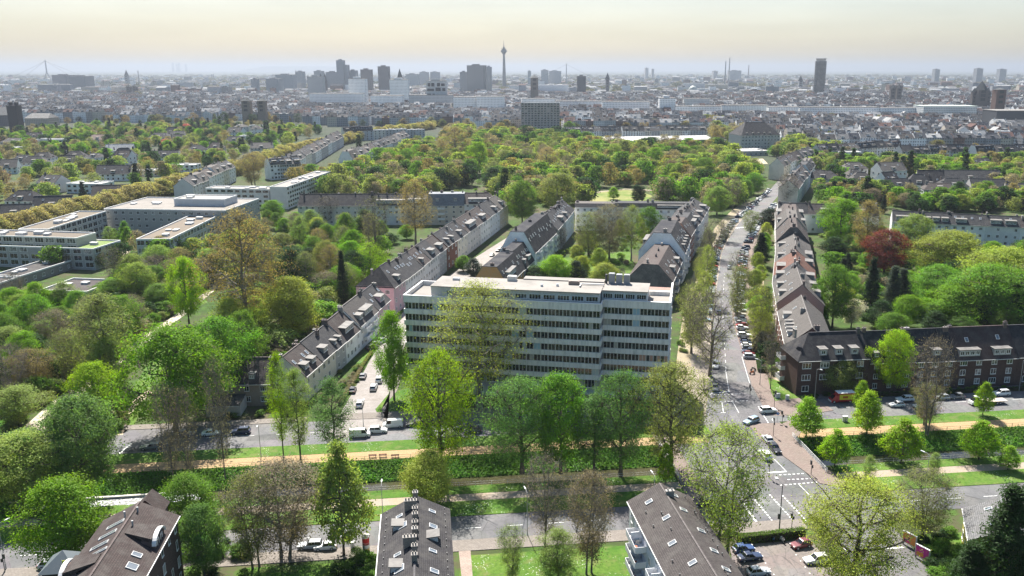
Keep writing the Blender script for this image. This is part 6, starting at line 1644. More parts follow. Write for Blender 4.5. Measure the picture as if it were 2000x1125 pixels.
block(683, 716, 154, 1900, 26, (.82, .82, .81), 'white chequered hotel tower below the stepped skyscraper')
block(763, 798, 156, 1900, 26, (.82, .82, .81), 'white chequered tower with the church spire behind it')
block(834, 872, 158, 1800, 24, (.55, .55, .54), 'black and white framed cube building on the skyline')
for (xa, xb, ya, yb) in ((837, 842, 162, 169), (844, 850, 162, 169), (855, 861, 162, 169), (836, 849, 173, 178), (852, 862, 171, 178), (836, 843, 183, 190), (846, 850, 183, 190), (863, 870, 163, 168), (865, 871, 172, 178)):
    Rb = [o_ for o_ in col.objects if o_.get('label', '').startswith('black and white framed')][0]
    s_ = (1800 * _c + HC * _s) / F
    MB().box((xa - 853) * s_, (xb - 853) * s_, -.5, -.05, VZ(853, yb, 1800), VZ(853, ya, 1800)).obj('dark_panel', 'plain', Rb, (.03, .032, .035))
block(725, 786, 187, 1750, 30, (.82, .82, .81), 'long white low block in front of the chequered towers', name='low_block', cat='building', cap=False)
block(606, 710, 183, 1850, 24, (.82, .82, .81), 'low white block left of the white hotel tower', name='low_block', cat='building', cap=False)
block(886, 930, 190, 1650, 24, (.82, .82, .81), 'white striped court building left half', name='court_building', cat='building', cap=False)
block(931, 985, 189, 1640, 24, (.82, .82, .81), 'white striped court building right half', name='court_building', cat='building', cap=False)
block(800, 884, 186, 1780, 24, (.5, .5, .5), 'pale low block between chequered tower and court building', name='low_block', cat='building', cap=False)
block(913, 950, 128, 2800, 40, (.23, .225, .22), 'broad banded office tower left of the TV tower', wall='band_wall')
block(899, 913, 141, 2850, 40, MG, 'lower wing left of the broad banded tower')
block(950.5, 960, 131, 2900, 40, MG, 'narrow wing right of the broad banded tower')
block(540, 573, 146, 3400, 60, MG, 'pale blue-grey block on the left skyline')
block(580, 592, 140, 3600, 50, MG, 'small tower left of the grey grid tower')
block(615, 630, 139, 3700, 50, MG, 'small tower behind the grey grid tower')
block(492, 503, 155, 2900, 30, DG, 'dark square tower on the left skyline')
block(521, 545, 154, 3000, 60, DG, 'dark low block on the left skyline')
block(105, 134, 147, 3500, 70, (.19, .19, .21), 'jagged-topped block near the bridge pylon')
block(138, 169, 149, 3450, 70, (.21, .21, .22), 'wedge-crowned block near the bridge pylon')
block(160, 250, 170.5, 2900, 40, (.45, .40, .36), 'long pale hall on the left skyline', name='low_block', cat='building', cap=False)
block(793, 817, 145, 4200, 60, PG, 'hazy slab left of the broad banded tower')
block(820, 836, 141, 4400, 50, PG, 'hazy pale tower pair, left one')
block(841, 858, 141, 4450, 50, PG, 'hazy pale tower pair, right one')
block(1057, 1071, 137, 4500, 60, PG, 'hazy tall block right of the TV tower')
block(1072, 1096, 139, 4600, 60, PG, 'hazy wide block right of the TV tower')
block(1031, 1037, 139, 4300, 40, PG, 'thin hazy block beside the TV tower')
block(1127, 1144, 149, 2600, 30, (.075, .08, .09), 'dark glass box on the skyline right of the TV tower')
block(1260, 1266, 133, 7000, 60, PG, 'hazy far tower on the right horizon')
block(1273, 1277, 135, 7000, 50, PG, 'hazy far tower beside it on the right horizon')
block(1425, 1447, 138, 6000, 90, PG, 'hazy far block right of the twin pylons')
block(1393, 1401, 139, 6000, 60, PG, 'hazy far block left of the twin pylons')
block(1824, 1833, 135.5, 5000, 40, MG, 'hazy tower left of the rounded one on the right')
block(1905, 1917, 134, 5000, 40, DG, 'hazy rounded tower on the right horizon')
block(1950, 1963, 135.5, 5400, 40, MG, 'hazy tower at the far right horizon')
block(1942, 2050, 217, 1180, 40, (.07, .075, .085), 'dark layered office building at the right edge', name='office_building', cat='office building', wall='band_wall', cap=False)
block(1085, 1175, 198, 1640, 16, (.82, .82, .81), 'white apartment slab above the tall brown slab', name='apartment_block', cat='apartment block', cap=False)
block(1176, 1268, 199, 1560, 16, (.82, .82, .81), 'white curved apartment block with dark balconies left of the white tower', name='apartment_block', cat='apartment block', cap=False)
block(1287, 1318, 192, 1500, 18, (.82, .82, .81), 'white ten-storey apartment tower above the park hall', name='apartment_block', cat='apartment block')
block(1320, 1408, 208, 1480, 16, (.82, .82, .81), 'white apartment row right of the white ten-storey tower', name='apartment_block', cat='apartment block', cap=False)
block(1409, 1500, 206, 1490, 16, (.82, .82, .81), 'white apartment row in the middle right city', name='apartment_block', cat='apartment block', cap=False)
block(1335, 1385, 193, 1700, 16, (.58, .58, .57), 'pale set-back apartment row behind the white rows', name='apartment_block', cat='apartment block', cap=False)
block(1020, 1084, 193, 1720, 16, (.82, .82, .81), 'white apartment slab just right of the court building', name='apartment_block', cat='apartment block', cap=False)
block(1500, 1558, 209, 1420, 16, (.82, .82, .81), 'white apartment row left end of the right city', name='apartment_block', cat='apartment block', cap=False)
block(1560, 1715, 210, 1430, 16, (.82, .82, .81), 'long white apartment row below the round tower', name='apartment_block', cat='apartment block', cap=False)
block(1716, 1800, 211, 1430, 16, (.82, .82, .81), 'white apartment row right of the long one', name='apartment_block', cat='apartment block', cap=False)
block(1801, 1905, 208, 1400, 40, (.55, .57, .57), 'white hall-like block with pale green roof on the right', name='apartment_block', cat='apartment block', cap=False, roofc=(.45, .52, .48))
block(50, 96, 231, 1330, 30, (.44, .36, .28), 'beige parish building beside the dark brick church', name='parish_house', cat='building', cap=False, roof='hip', ridge=7)
block(-40, 20, 225, 1330, 30, (.14, .12, .12), 'dark brick nave left of the dark church tower', name='church_nave', cat='church', cap=False, roof='hip', ridge=12)

def spire(x, ytop, ybody, D, w, color, label, name='church_tower', roofc=(.07, .08, .085), twin=0.0, cat='church tower', n=4):
    s_ = (D * _c + HC * _s) / F
    X = (x - CX) * s_; zt, zb_ = VZ(x, ytop, D), VZ(x, ybody, D)
    R = empty(name, (X, D, 0), 0); tag(R, label, cat)
    for dx in ((0,) if not twin else (-twin / 2 * s_, twin / 2 * s_)):
        a = w / 2
        MB().box(dx - a, dx + a, -a, a, 0, zb_).obj('shaft', 'brick_wall', R, color)
        m = MB(); m.cyl(dx, 0, zb_, zt, a * 1.45, .15, n); o_ = m.obj('spire', 'roof_tile', R, roofc)
        if n == 4:
            o_.data = o_.data; o_.rotation_euler = (0, 0, 0)
        for zz in (.55, .72, .88):
            MB().box(dx - a * .45, dx + a * .45, -a - .15, -a - .02, zb_ * zz, zb_ * zz + a * .6).obj('louvre', 'plain', R, (.03, .03, .03))
    CITY_KEEP.append((X, D, w + twin * s_, w + 8))
    return R
spire(250, 136, 148, 4200, 16, MG, 'far church spire left of a thin chimney')
spire(260, 164, 169, 2600, 12, (.2, .17, .16), 'twin-towered church with domed caps on the left skyline', twin=12, n=8)
spire(633, 143, 160, 2700, 11, (.13, .12, .13), 'church with two dark needle spires right of the grey grid tower', twin=8)
spire(783, 134, 152, 2300, 10, (.2, .17, .16), 'slim church spire behind the white chequered tower')
spire(485, 190, 197, 1400, 13, (.28, .22, .17), 'brick church tower with pyramid cap, left of a pair')
spire(515, 192, 197, 1390, 12, (.26, .2, .16), 'brick church tower with pyramid cap, right of a pair')
spire(1044, 146, 152, 2200, 19, (.2, .17, .15), 'stout brick church tower right of the TV tower', n=6)
spire(1186, 142, 155, 2900, 12, (.15, .14, .15), 'church steeple right of the dark glass box')
spire(1911, 158, 176, 1700, 20, (.11, .10, .10), 'dark pointed church steeple on the right')
spire(1898, 171, 180, 1705, 9, (.11, .10, .10), 'small side turret left of the dark steeple')
spire(1924, 171, 180, 1705, 9, (.11, .10, .10), 'small side turret right of the dark steeple')
spire(1945, 171, 175, 1500, 16, (.13, .085, .075), 'square brick church tower at the right', n=4)
spire(1746, 164, 172, 2000, 11, (.14, .13, .13), 'twin church towers in the right city', twin=12)
spire(1562, 147, 158, 3400, 14, MG, 'small hazy church tower left of the round tower')
spire(580, 136, 150, 4000, 8, MG, 'needle spire on the left skyline')
# dark brick church tower with two turrets at the left
s_ = (1150 * _c + HC * _s) / F
R = empty('brick_church_tower', ((30 - CX) * s_, 1150, 0)); tag(R, 'massive dark brick church tower with twin turret tops at the left edge', 'church tower')
zt = VZ(30, 200, 1150); w = 19 * s_
MB().box(-w / 2, w / 2, 0, 12, 0, zt - 4).obj('shaft', 'brick_wall', R, (.06, .05, .055))
for dx in (-.3, .3):
    MB().cyl(dx * w, 6, zt - 4, zt, w * .2, w * .2, 10).obj('turret', 'brick_wall', R, (.06, .05, .055)); MB().cyl(dx * w, 6, zt, zt + 1.6, w * .22, .2, 10).obj('turret_cap', 'roof_tile', R, (.08, .08, .085))
CITY_KEEP.append((R.location.x, 1150, 25, 30))

def pylon(x, ytop, D, w, label, color=(.2, .22, .24), name='bridge_pylon', cat='bridge pylon', taper=.6, cables=()):
    s_ = (D * _c + HC * _s) / F; z = VZ(x, ytop, D)
    R = empty(name, ((x - CX) * s_, D, 0)); tag(R, label, cat)
    MB().cyl(0, 0, 0, z, w, w * taper, 10).obj('shaft', 'concrete', R, color)
    for (dx, zz) in cables:
        m = MB(); m.tube((0, 0, z * .96), (dx, 0, zz), .45, .45, 4); m.obj('stay_cable', 'dark_metal', R)
    return R
pylon(1106, 124, 4300, 2.4, 'thin single bridge pylon right of the TV tower', cables=((-160, 30), (160, 30)))
pylon(1415, 119, 3800, 3.0, 'left bridge pylon of the twin pylons')
pylon(1422.5, 113, 4100, 3.2, 'right taller bridge pylon of the twin pylons', (.34, .34, .34))
pylon(273, 138, 4200, 3, 'thin chimney right of the far church spire', (.3, .28, .27), 'chimney_stack', 'chimney')
pylon(1461, 127, 6500, 5, 'thin red-topped chimney right of the twin pylons', (.4, .3, .28), 'chimney_stack', 'chimney')
s_ = (6000 * _c + HC * _s) / F; zt = VZ(94, 117, 6000)
R = empty('bridge_pylon', ((94 - CX) * s_, 6000, 0)); tag(R, 'inverted Y shaped bridge pylon with stay cables on the left horizon', 'bridge pylon')
m = MB(); m.tube((0, 0, zt * .42), (0, 0, zt), 5, 3, 6); m.tube((-34, 0, 0), (0, 0, zt * .45), 5, 4, 6); m.tube((34, 0, 0), (0, 0, zt * .45), 5, 4, 6); m.obj('mast', 'concrete', R, (.3, .31, .33))
for dx in (-220, -150, 160, 240): MB().tube((0, 0, zt * .95), (dx, 0, 40), .8, .8, 4).obj('stay_cable', 'dark_metal', R)
# TV tower
s_ = (4000 * _c + HC * _s) / F; zt = VZ(985, 78, 4000)
def tz(y): return VZ(985, y, 4000)
R = empty('tv_tower', ((985 - CX) * s_, 4000, 0)); tag(R, 'slender concrete TV tower with funnel-shaped pod and antenna on the skyline', 'tower')
MB().cyl(0, 0, 0, tz(104), 9.5, 4.2, 16).obj('shaft', 'concrete', R, (.20, .19, .19))
m = MB(); m.cyl(0, 0, tz(107), tz(101), 4.5, 12.5, 20); m.cyl(0, 0, tz(101) + .02, tz(98.6), 14.5, 14.5, 20); m.cyl(0, 0, tz(98.6) + .02, tz(96), 10.5, 8.5, 20); m.cyl(0, 0, tz(96) + .02, tz(95), 11.5, 11.5, 20); m.cyl(0, 0, tz(95) + .02, tz(91.5), 5.0, 4.2, 16)
m.obj('pod', 'concrete', R, (.17, .16, .165))
m = MB(); m.cyl(0, 0, tz(91.5), tz(84), 2.2, 1.3, 8); m.cyl(0, 0, tz(84), zt, .9, .4, 8); m.obj('antenna', 'painted_metal', R, (.35, .25, .24))
# round high-rise
s_ = (2600 * _c + HC * _s) / F; zt = VZ(1598, 119, 2600); r0 = 11 * s_
R = empty('round_tower', ((1598 - CX) * s_, 2600, 0)); tag(R, 'dark round high-rise with banded floors, tallest on the right', 'skyscraper')
m = MB(); nf = int(zt / 3.6)
for i in range(nf):
    m.cyl(0, 0, i * 3.6, i * 3.6 + 2.2, r0 * .96, r0 * .96, 28, 0, False); m.cyl(0, 0, i * 3.6 + 2.2, i * 3.6 + 3.6, r0, r0, 28, 1, True)
m.obj('shaft', ['car_glass', 'painted_metal'], R, (.19, .19, .185))
m = MB(); m.cyl(0, 0, zt, zt + 6, r0 * .8, r0 * .8, 24); m.cyl(0, 0, zt + 6, zt + 7.2, r0 * 1.02, r0 * 1.02, 24); m.obj('crown_ring', 'painted_metal', R, (.4, .36, .33))
CITY_KEEP.append((R.location.x, 2600, 40, 40))
# dome, wedge, cooling towers
s_ = (3000 * _c + HC * _s) / F
R = empty('dome_hall', ((1353 - CX) * s_, 3000, 0)); tag(R, 'pale green domed hall on the right skyline', 'hall')
m = MB(); rr_ = 9 * s_
for k in range(6):
    a0, a1 = math.pi / 2 * k / 6, math.pi / 2 * (k + 1) / 6
    m.cyl(0, 0, 12 + 18 * math.sin(a0), 12 + 18 * math.sin(a1), rr_ * math.cos(a0), max(.1, rr_ * math.cos(a1)), 20, 0, False)
m.obj('dome', 'painted_metal', R, (.38, .40, .36)); MB().cyl(0, 0, 0, 12, rr_, rr_, 20).obj('drum', 'plaster', R, PG)
s_ = (24000 * _c + HC * _s) / F
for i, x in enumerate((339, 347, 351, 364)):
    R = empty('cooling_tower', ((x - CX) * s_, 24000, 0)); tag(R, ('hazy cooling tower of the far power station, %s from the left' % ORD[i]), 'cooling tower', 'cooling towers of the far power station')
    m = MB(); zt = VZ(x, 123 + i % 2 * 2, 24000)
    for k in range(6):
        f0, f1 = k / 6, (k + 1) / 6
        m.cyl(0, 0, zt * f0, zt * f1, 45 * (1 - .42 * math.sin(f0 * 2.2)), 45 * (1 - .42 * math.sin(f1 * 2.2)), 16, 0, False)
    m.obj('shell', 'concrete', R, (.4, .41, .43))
# low hills on the horizon
m = MB()
hx = [(-8200, 30000), (-6400, 30000), (-4900, 30000), (-3000, 30000)]
m.hexa([(-10500, 29500, -1), (-6300, 29500, -1), (-6300, 31500, -1), (-10500, 31500, -1)], [(-9600, 30000, 175), (-7400, 30000, 185), (-7400, 31000, 185), (-9600, 31000, 175)])
struct(m.obj('hills', 'earth'))

# ---- the city itself
YL = [(-200, 238), (200, 240), (500, 240), (640, 247), (850, 250), (1000, 257), (1100, 261), (1400, 261), (1445, 266), (1540, 288), (1600, 298), (1760, 303), (2200, 303)]
def ylim(x):
    for (a, ya), (b, yb) in zip(YL[:-1], YL[1:]):
        if a <= x <= b: return ya + (yb - ya) * (x - a) / (b - a)
    return 238
CR = random.Random(21)
WT = [(.74, .75, .76), (.6, .6, .6), (.42, .42, .43), (.78, .78, .78), (.30, .285, .27), (.19, .12, .10), (.48, .43, .36), (.84, .84, .84), (.25, .26, .28)]
RT = [(.04, .045, .058), (.03, .034, .046), (.055, .05, .05), (.05, .054, .064), (.07, .066, .068), (.12, .12, .125), (.10, .055, .048), (.30, .30, .30)]
HS = []     # X, Y, rot, w, d, eave, ridge, wall, roof, flat, row
def free(X, Y, m_=0):
    return not any(abs(X - a) < rx + m_ and abs(Y - b) < ry + m_ for a, b, rx, ry in CITY_KEEP)
rowid = 0
Yr = 905.0
while Yr < 2700:
    xr = .80 * Yr; X = -xr + CR.uniform(-60, 0)
    while X < xr * .72:
        run = CR.uniform(70, 210); rot = CR.choice((-.06, .05, .10, .02, -.12)); rowid += 1
        if CR.random() < .18:                                        # a street running away from the viewer
            rot = CR.choice((1.2, 1.4, 1.75)); run = 70
        ev = CR.uniform(12.5, 17.5); x = X; yb0 = Yr + CR.uniform(-10, 10)
        acc = 0.0
        while acc < run:
            w = CR.uniform(10, 17)
            hx_, hy_ = x + math.cos(rot) * (acc + w / 2), yb0 + math.sin(rot) * (acc + w / 2)
            px, py, dd = PX(hx_, hy_)
            if -60 < px < 2060 and py < ylim(px) and free(hx_, hy_) and CR.random() < .95:
                e = ev + CR.uniform(-1.2, 1.2)
                HS.append((hx_, hy_, rot, w, CR.uniform(11, 14), e, e + CR.uniform(3.5, 5.5), CR.choice(WT), CR.choice(RT), CR.random() < .22, rowid))
            acc += w
        # trees behind or before the row
        for k in range(int(run / 13)):
            if CR.random() < .8:
                tx, ty = x + math.cos(rot) * CR.uniform(0, run) + CR.uniform(-5, 5), yb0 + CR.choice((-18, 24, 30)) + CR.uniform(-5, 5)
                px, py, dd = PX(tx, ty)
                if py < ylim(px) + 2 and free(tx, ty, -4): far_pt(tx, ty, CR.uniform(.7, 1.25), CR.choice((0, 1, 3, 4)), CR.choice(((.20, .145, .07), (.21, .15, .075), (.15, .14, .055), (.18, .155, .055), (.08, .105, .035), (.2, .155, .06), (.03, .05, .025))), CR.uniform(.8, 1.1))
        X += run * (abs(math.cos(rot)) if abs(rot) < 1 else .4) + CR.uniform(12, 30)
    Yr += CR.uniform(30, 46) * (1 + (Yr - 900) / 4500)
# outer city
for i in range(5200):
    Y = 2600 + 6500 * CR.random() ** 1.5; X = CR.uniform(-.72, .62) * Y
    if not free(X, Y): continue
    big = CR.random() < .05
    w = CR.uniform(40, 110) if big else CR.uniform(14, 46); e = CR.uniform(8, 16) if CR.random() < .94 else CR.uniform(18, 38)
    HS.append((X, Y, CR.uniform(-.25, .25), w, CR.uniform(14, 30), e, e + (0 if big else CR.uniform(2, 6)), CR.choice(WT), CR.choice(RT) if not big else (.45, .44, .42), big or CR.random() < .35, -1))
for i in range(4200):
    Y = 2500 + 9500 * CR.random() ** 1.6; X = CR.uniform(-.72, .62) * Y; s_ = CR.uniform(1.0, 1.9) * (1 + Y / 9000)
    far_pt(X, Y, s_, CR.choice((0, 1, 2, 3)), CR.choice(((.14, .115, .06), (.10, .10, .045), (.075, .085, .04), (.13, .12, .05), (.05, .065, .03))), CR.uniform(.6, .85) / (1 + Y / 14000))
# the largest-looking houses are things of their own
def seen(h):
    px, py, dd = PX(h[0], h[1]); return (h[3] * h[6]) / dd ** 2 if 0 < px < 2000 else 0
HS.sort(key=seen, reverse=True)
near_h, rest = HS[:190], HS[190:]
QN = lambda px: 'left city beyond the gardens' if px < 640 else 'city quarter left of the park' if px < 1000 else 'city quarter above the park' if px < 1500 else 'right-hand city quarter'
WN = {0: 'white', 1: 'pale', 2: 'grey', 3: 'white', 4: 'brownish', 5: 'brick', 6: 'beige', 7: 'white', 8: 'dark grey'}
RN = {0: 'slate roof', 1: 'black roof', 2: 'brown roof', 3: 'slate roof', 4: 'taupe roof', 5: 'grey roof', 6: 'red roof', 7: 'light roof'}
def hgeo(m, h, off=(0, 0), rot=None, uvm=True):
    X, Y, rt, w, d, e, r, wc, rc, flat, _r = h
    ca, sa = math.cos(rt), math.sin(rt)
    if off is None: X = Y = 0.0; ca, sa = 1.0, 0.0
    Tt = lambda a, b, z: (X + a * ca - b * sa, Y + a * sa + b * ca, z)
    a, b = w / 2, d / 2
    for p, q in (((-a, -b), (a, -b)), ((a, -b), (a, b)), ((a, b), (-a, b)), ((-a, b), (-a, -b))):
        L = math.hypot(q[0] - p[0], q[1] - p[1]); m[0].poly([Tt(*p, 0), Tt(*q, 0), Tt(*q, e), Tt(*p, e)], 0, [(0, 0), (L, 0), (L, e), (0, e)])
    if flat:
        m[1].poly([Tt(-a, -b, e), Tt(a, -b, e), Tt(a, b, e), Tt(-a, b, e)]); q = min(w, d) * .22
        m[1].poly([Tt(-q, -q, e), Tt(q, -q, e), Tt(q, -q, e + 2.2), Tt(-q, -q, e + 2.2)]); m[1].poly([Tt(-q, -q, e + 2.2), Tt(q, -q, e + 2.2), Tt(q, q, e + 2.2), Tt(-q, q, e + 2.2)])
        m[1].poly([Tt(-q, q, e), Tt(-q, -q, e), Tt(-q, -q, e + 2.2), Tt(-q, q, e + 2.2)]); m[1].poly([Tt(q, -q, e), Tt(q, q, e), Tt(q, q, e + 2.2), Tt(q, -q, e + 2.2)])
    else:
        m[1].poly([Tt(-a, -b - .4, e - .3), Tt(a, -b - .4, e - .3), Tt(a, 0, r), Tt(-a, 0, r)]); m[1].poly([Tt(a, b + .4, e - .3), Tt(-a, b + .4, e - .3), Tt(-a, 0, r), Tt(a, 0, r)])
        m[0].poly([Tt(-a, b, e), Tt(-a, -b, e), Tt(-a, 0, r - .05)], 0, [(0, 0), (.1, 0), (0, .1)]); m[0].poly([Tt(a, -b, e), Tt(a, b, e), Tt(a, 0, r - .05)], 0, [(0, 0), (.1, 0), (0, .1)])
        if w < 22:                                                   # chimney and dormer
            c0 = -a * .7
            m[0].poly([Tt(c0 - .5, -.4, r - 1), Tt(c0 + .5, -.4, r - 1), Tt(c0 + .5, -.4, r + 1.3), Tt(c0 - .5, -.4, r + 1.3)], 0, [(0, 0)] * 4); m[0].poly([Tt(c0 - .5, -.4, r + 1.3), Tt(c0 + .5, -.4, r + 1.3), Tt(c0 + .5, .4, r + 1.3), Tt(c0 - .5, .4, r + 1.3)], 0, [(0, 0)] * 4)
            zz = e + .25 * (r - e); f = -b * .75
            m[0].poly([Tt(-1.6, f, zz), Tt(1.6, f, zz), Tt(1.6, f, zz + 1.7), Tt(-1.6, f, zz + 1.7)], 0, [(.4, .6), (2.3, .6), (2.3, 2.6), (.4, 2.6)]); m[1].poly([Tt(-1.8, f - .2, zz + 1.7), Tt(1.8, f - .2, zz + 1.7), Tt(1.8, f + 3, zz + 1.9), Tt(-1.8, f + 3, zz + 1.9)])
near_h.sort(key=lambda h: PX(h[0], h[1])[0])
def hkey(h): return (WN[WT.index(h[7])], 'flat' if h[9] else 'pitched', RN[RT.index(h[8]) if h[8] in RT else 7], QN(PX(h[0], h[1])[0]))
hcount, htot = {}, {}
for h in near_h: htot[hkey(h)] = htot.get(hkey(h), 0) + 1
for h in near_h:
    k = hkey(h); i = hcount.get(k, 0); hcount[k] = i + 1
    R = empty('town_house', (h[0], h[1], 0), h[2])
    tag(R, ('%s %s house from left with %s %s in the %s' % (ordinal(i), *k)) if htot[k] > 1 else '%s town house with %s %s in the %s' % k, 'house', 'town houses in the ' + k[3])
    ms = (MB(), MB()); hgeo(ms, h, None)
    ms[0].obj('wall', 'city_wall', R, h[7]); ms[1].obj('roof', 'roof_flat', R, h[8])
ms = (MB(), MB()); cols = ([], [])
for h in rest:
    n0, n1 = len(ms[0].f), len(ms[1].f); hgeo(ms, h)
    cols[0].extend([h[7]] * (len(ms[0].f) - n0)); cols[1].extend([h[8]] * (len(ms[1].f) - n1))
for i, (nm, mt) in enumerate((('city_walls', 'far_wall'), ('city_roofs', 'far_roof'))):
    o_ = ms[i].obj(nm, mt)
    at = o_.data.attributes.new('tint', 'FLOAT_COLOR', 'FACE'); at.data.foreach_set('color', [v for c_ in cols[i] for v in (c_[0], c_[1], c_[2], 1.0)])
    tag(o_, 'dense sea of town houses reaching to the skyline' if i == 0 else 'dark and pale roofs of the distant town', 'city', kind='stuff')

# ---- scattered masses
fc = bpy.data.collections.new('far_crowns')
for o_ in FT: fc.objects.link(o_)
def scatter(name, A, label, cat):
    me = bpy.data.meshes.new(name); me.from_pydata([(a[0], a[1], 0) for a in A], [], [])
    def attr(nm, ty, vals, key='value'):
        at = me.attributes.new(nm, ty, 'POINT'); at.data.foreach_set(key, vals)
    attr('idx', 'INT', [a[4] for a in A]); attr('scl', 'FLOAT_VECTOR', [v for a in A for v in (a[2], a[2], a[3])], 'vector'); attr('rz', 'FLOAT', [FR.uniform(0, 6.28) for a in A])
    attr('tint', 'FLOAT_COLOR', [v for a in A for v in (a[5][0], a[5][1], a[5][2], 1.0)], 'color')
    dt = bpy.data.objects.new(name, me); col.objects.link(dt)
    tag(dt, label, cat, kind='stuff')
    ng = bpy.data.node_groups.new('scatter_' + name, 'GeometryNodeTree')
    ng.interface.new_socket('Geometry', in_out='INPUT', socket_type='NodeSocketGeometry'); ng.interface.new_socket('Geometry', in_out='OUTPUT', socket_type='NodeSocketGeometry')
    gi, go = ng.nodes.new('NodeGroupInput'), ng.nodes.new('NodeGroupOutput')
    ci = ng.nodes.new('GeometryNodeCollectionInfo'); ci.inputs['Collection'].default_value = fc; ci.inputs['Separate Children'].default_value = True; ci.inputs['Reset Children'].default_value = True
    ip = ng.nodes.new('GeometryNodeInstanceOnPoints'); ip.inputs['Pick Instance'].default_value = True
    def named(nm, dtp):
        nd = ng.nodes.new('GeometryNodeInputNamedAttribute'); nd.data_type = dtp; nd.inputs['Name'].default_value = nm; return nd.outputs['Attribute']
    cx = ng.nodes.new('ShaderNodeCombineXYZ')
    ng.links.new(named('rz', 'FLOAT'), cx.inputs[2])
    ng.links.new(gi.outputs[0], ip.inputs['Points']); ng.links.new(ci.outputs[0], ip.inputs['Instance']); ng.links.new(named('idx', 'INT'), ip.inputs['Instance Index'])
    ng.links.new(cx.outputs[0], ip.inputs['Rotation']); ng.links.new(named('scl', 'FLOAT_VECTOR'), ip.inputs['Scale']); ng.links.new(ip.outputs[0], go.inputs[0])
    md = dt.modifiers.new('scatter', 'NODES'); md.node_group = ng
    return dt
scatter('distant_trees', FARC, 'mass of spring-green and bronze tree crowns spreading to the horizon', 'trees')
UG = []
def under(poly, n, s, tints):
    W = [(G(p[0], p[1]).x, G(p[0], p[1]).y) for p in poly]
    x0, x1, y0, y1 = min(p[0] for p in W), max(p[0] for p in W), min(p[1] for p in W), max(p[1] for p in W); k = 0; tr = 0
    while k < n and tr < n * 30:
        tr += 1
        X, Y = FR.uniform(x0, x1), FR.uniform(y0, y1)
        if not inpoly(X, Y, W): continue
        px, py, _d = PX(X, Y)
        if any(inpoly(px, py, q) for q in KEEP): continue
        q = FR.uniform(*s); UG.append((X, Y, q, q * FR.uniform(.5, .9), FR.choice((0, 1, 2, 3)), TINT[FR.choice(tints)])); k += 1
GT = ('green', 'fresh', 'olive', 'dark', 'brown', 'pale', 'bright')
under([(-40, 560), (180, 575), (245, 545), (430, 535), (440, 640), (330, 700), (225, 850), (130, 800), (-60, 880)], 420, (.16, .42), GT)
under([(440, 510), (600, 455), (720, 455), (775, 470), (700, 560), (690, 600), (560, 690), (520, 760), (400, 800), (400, 700), (455, 600)], 330, (.16, .42), GT)
under([(1600, 440), (2040, 470), (2040, 640), (1690, 632), (1620, 560)], 300, (.16, .42), GT)
under([(1060, 540), (1110, 470), (1290, 440), (1240, 500), (1215, 560)], 90, (.1, .3), GT)
under([(690, 372), (820, 300), (1110, 290), (1390, 325), (1440, 380), (1290, 362), (1160, 366), (1110, 388), (1000, 400), (830, 372)], 160, (.2, .5), GT)
under([(-60, 900), (210, 865), (205, 905), (120, 1010), (-60, 1015)], 60, (.15, .35), GT)
under([(560, 745), (690, 715), (690, 760), (640, 800), (430, 830), (400, 800)], 60, (.08, .2), ('olive', 'dark', 'brown', 'green'))
under([(660, 760), (700, 712), (712, 716), (690, 765)], 26, (.06, .14), ('olive', 'dark', 'green', 'brown'))
under([(1486, 735), (1480, 640), (1512, 640), (1530, 735)], 40, (.08, .22), ('olive', 'dark', 'green', 'brown'))
under([(1318, 700), (1340, 560), (1384, 560), (1350, 700)], 50, (.06, .16), ('olive', 'dark', 'green'))
under([(1560, 778), (1700, 768), (2020, 756), (2020, 764), (1700, 778)], 60, (.06, .18), ('dark', 'green'))
under([(1790, 1050), (1880, 1040), (1900, 1160), (1840, 1160)], 30, (.1, .25), ('dark', 'green', 'fresh'))
under([(640, 1090), (735, 1085), (735, 1160), (630, 1160)], 22, (.12, .25), ('dark', 'green', 'fresh'))
under([(360, 1000), (480, 1000), (480, 1160), (380, 1160)], 26, (.12, .25), ('dark', 'green', 'fresh'))
under([(-40, 565), (180, 580), (245, 550), (430, 540), (440, 640), (330, 700), (225, 850), (130, 800), (-60, 880)], 130, (.45, .85), GT)
under([(440, 520), (600, 460), (720, 460), (765, 475), (695, 560), (680, 600), (560, 680), (500, 740), (410, 780), (410, 700), (460, 600)], 120, (.45, .9), GT)
under([(1610, 470), (2040, 500), (2040, 640), (1690, 632), (1630, 560)], 90, (.45, .8), GT)
scatter('undergrowth', UG, 'low bushes and undergrowth beneath the trees and in the front gardens', 'undergrowth')
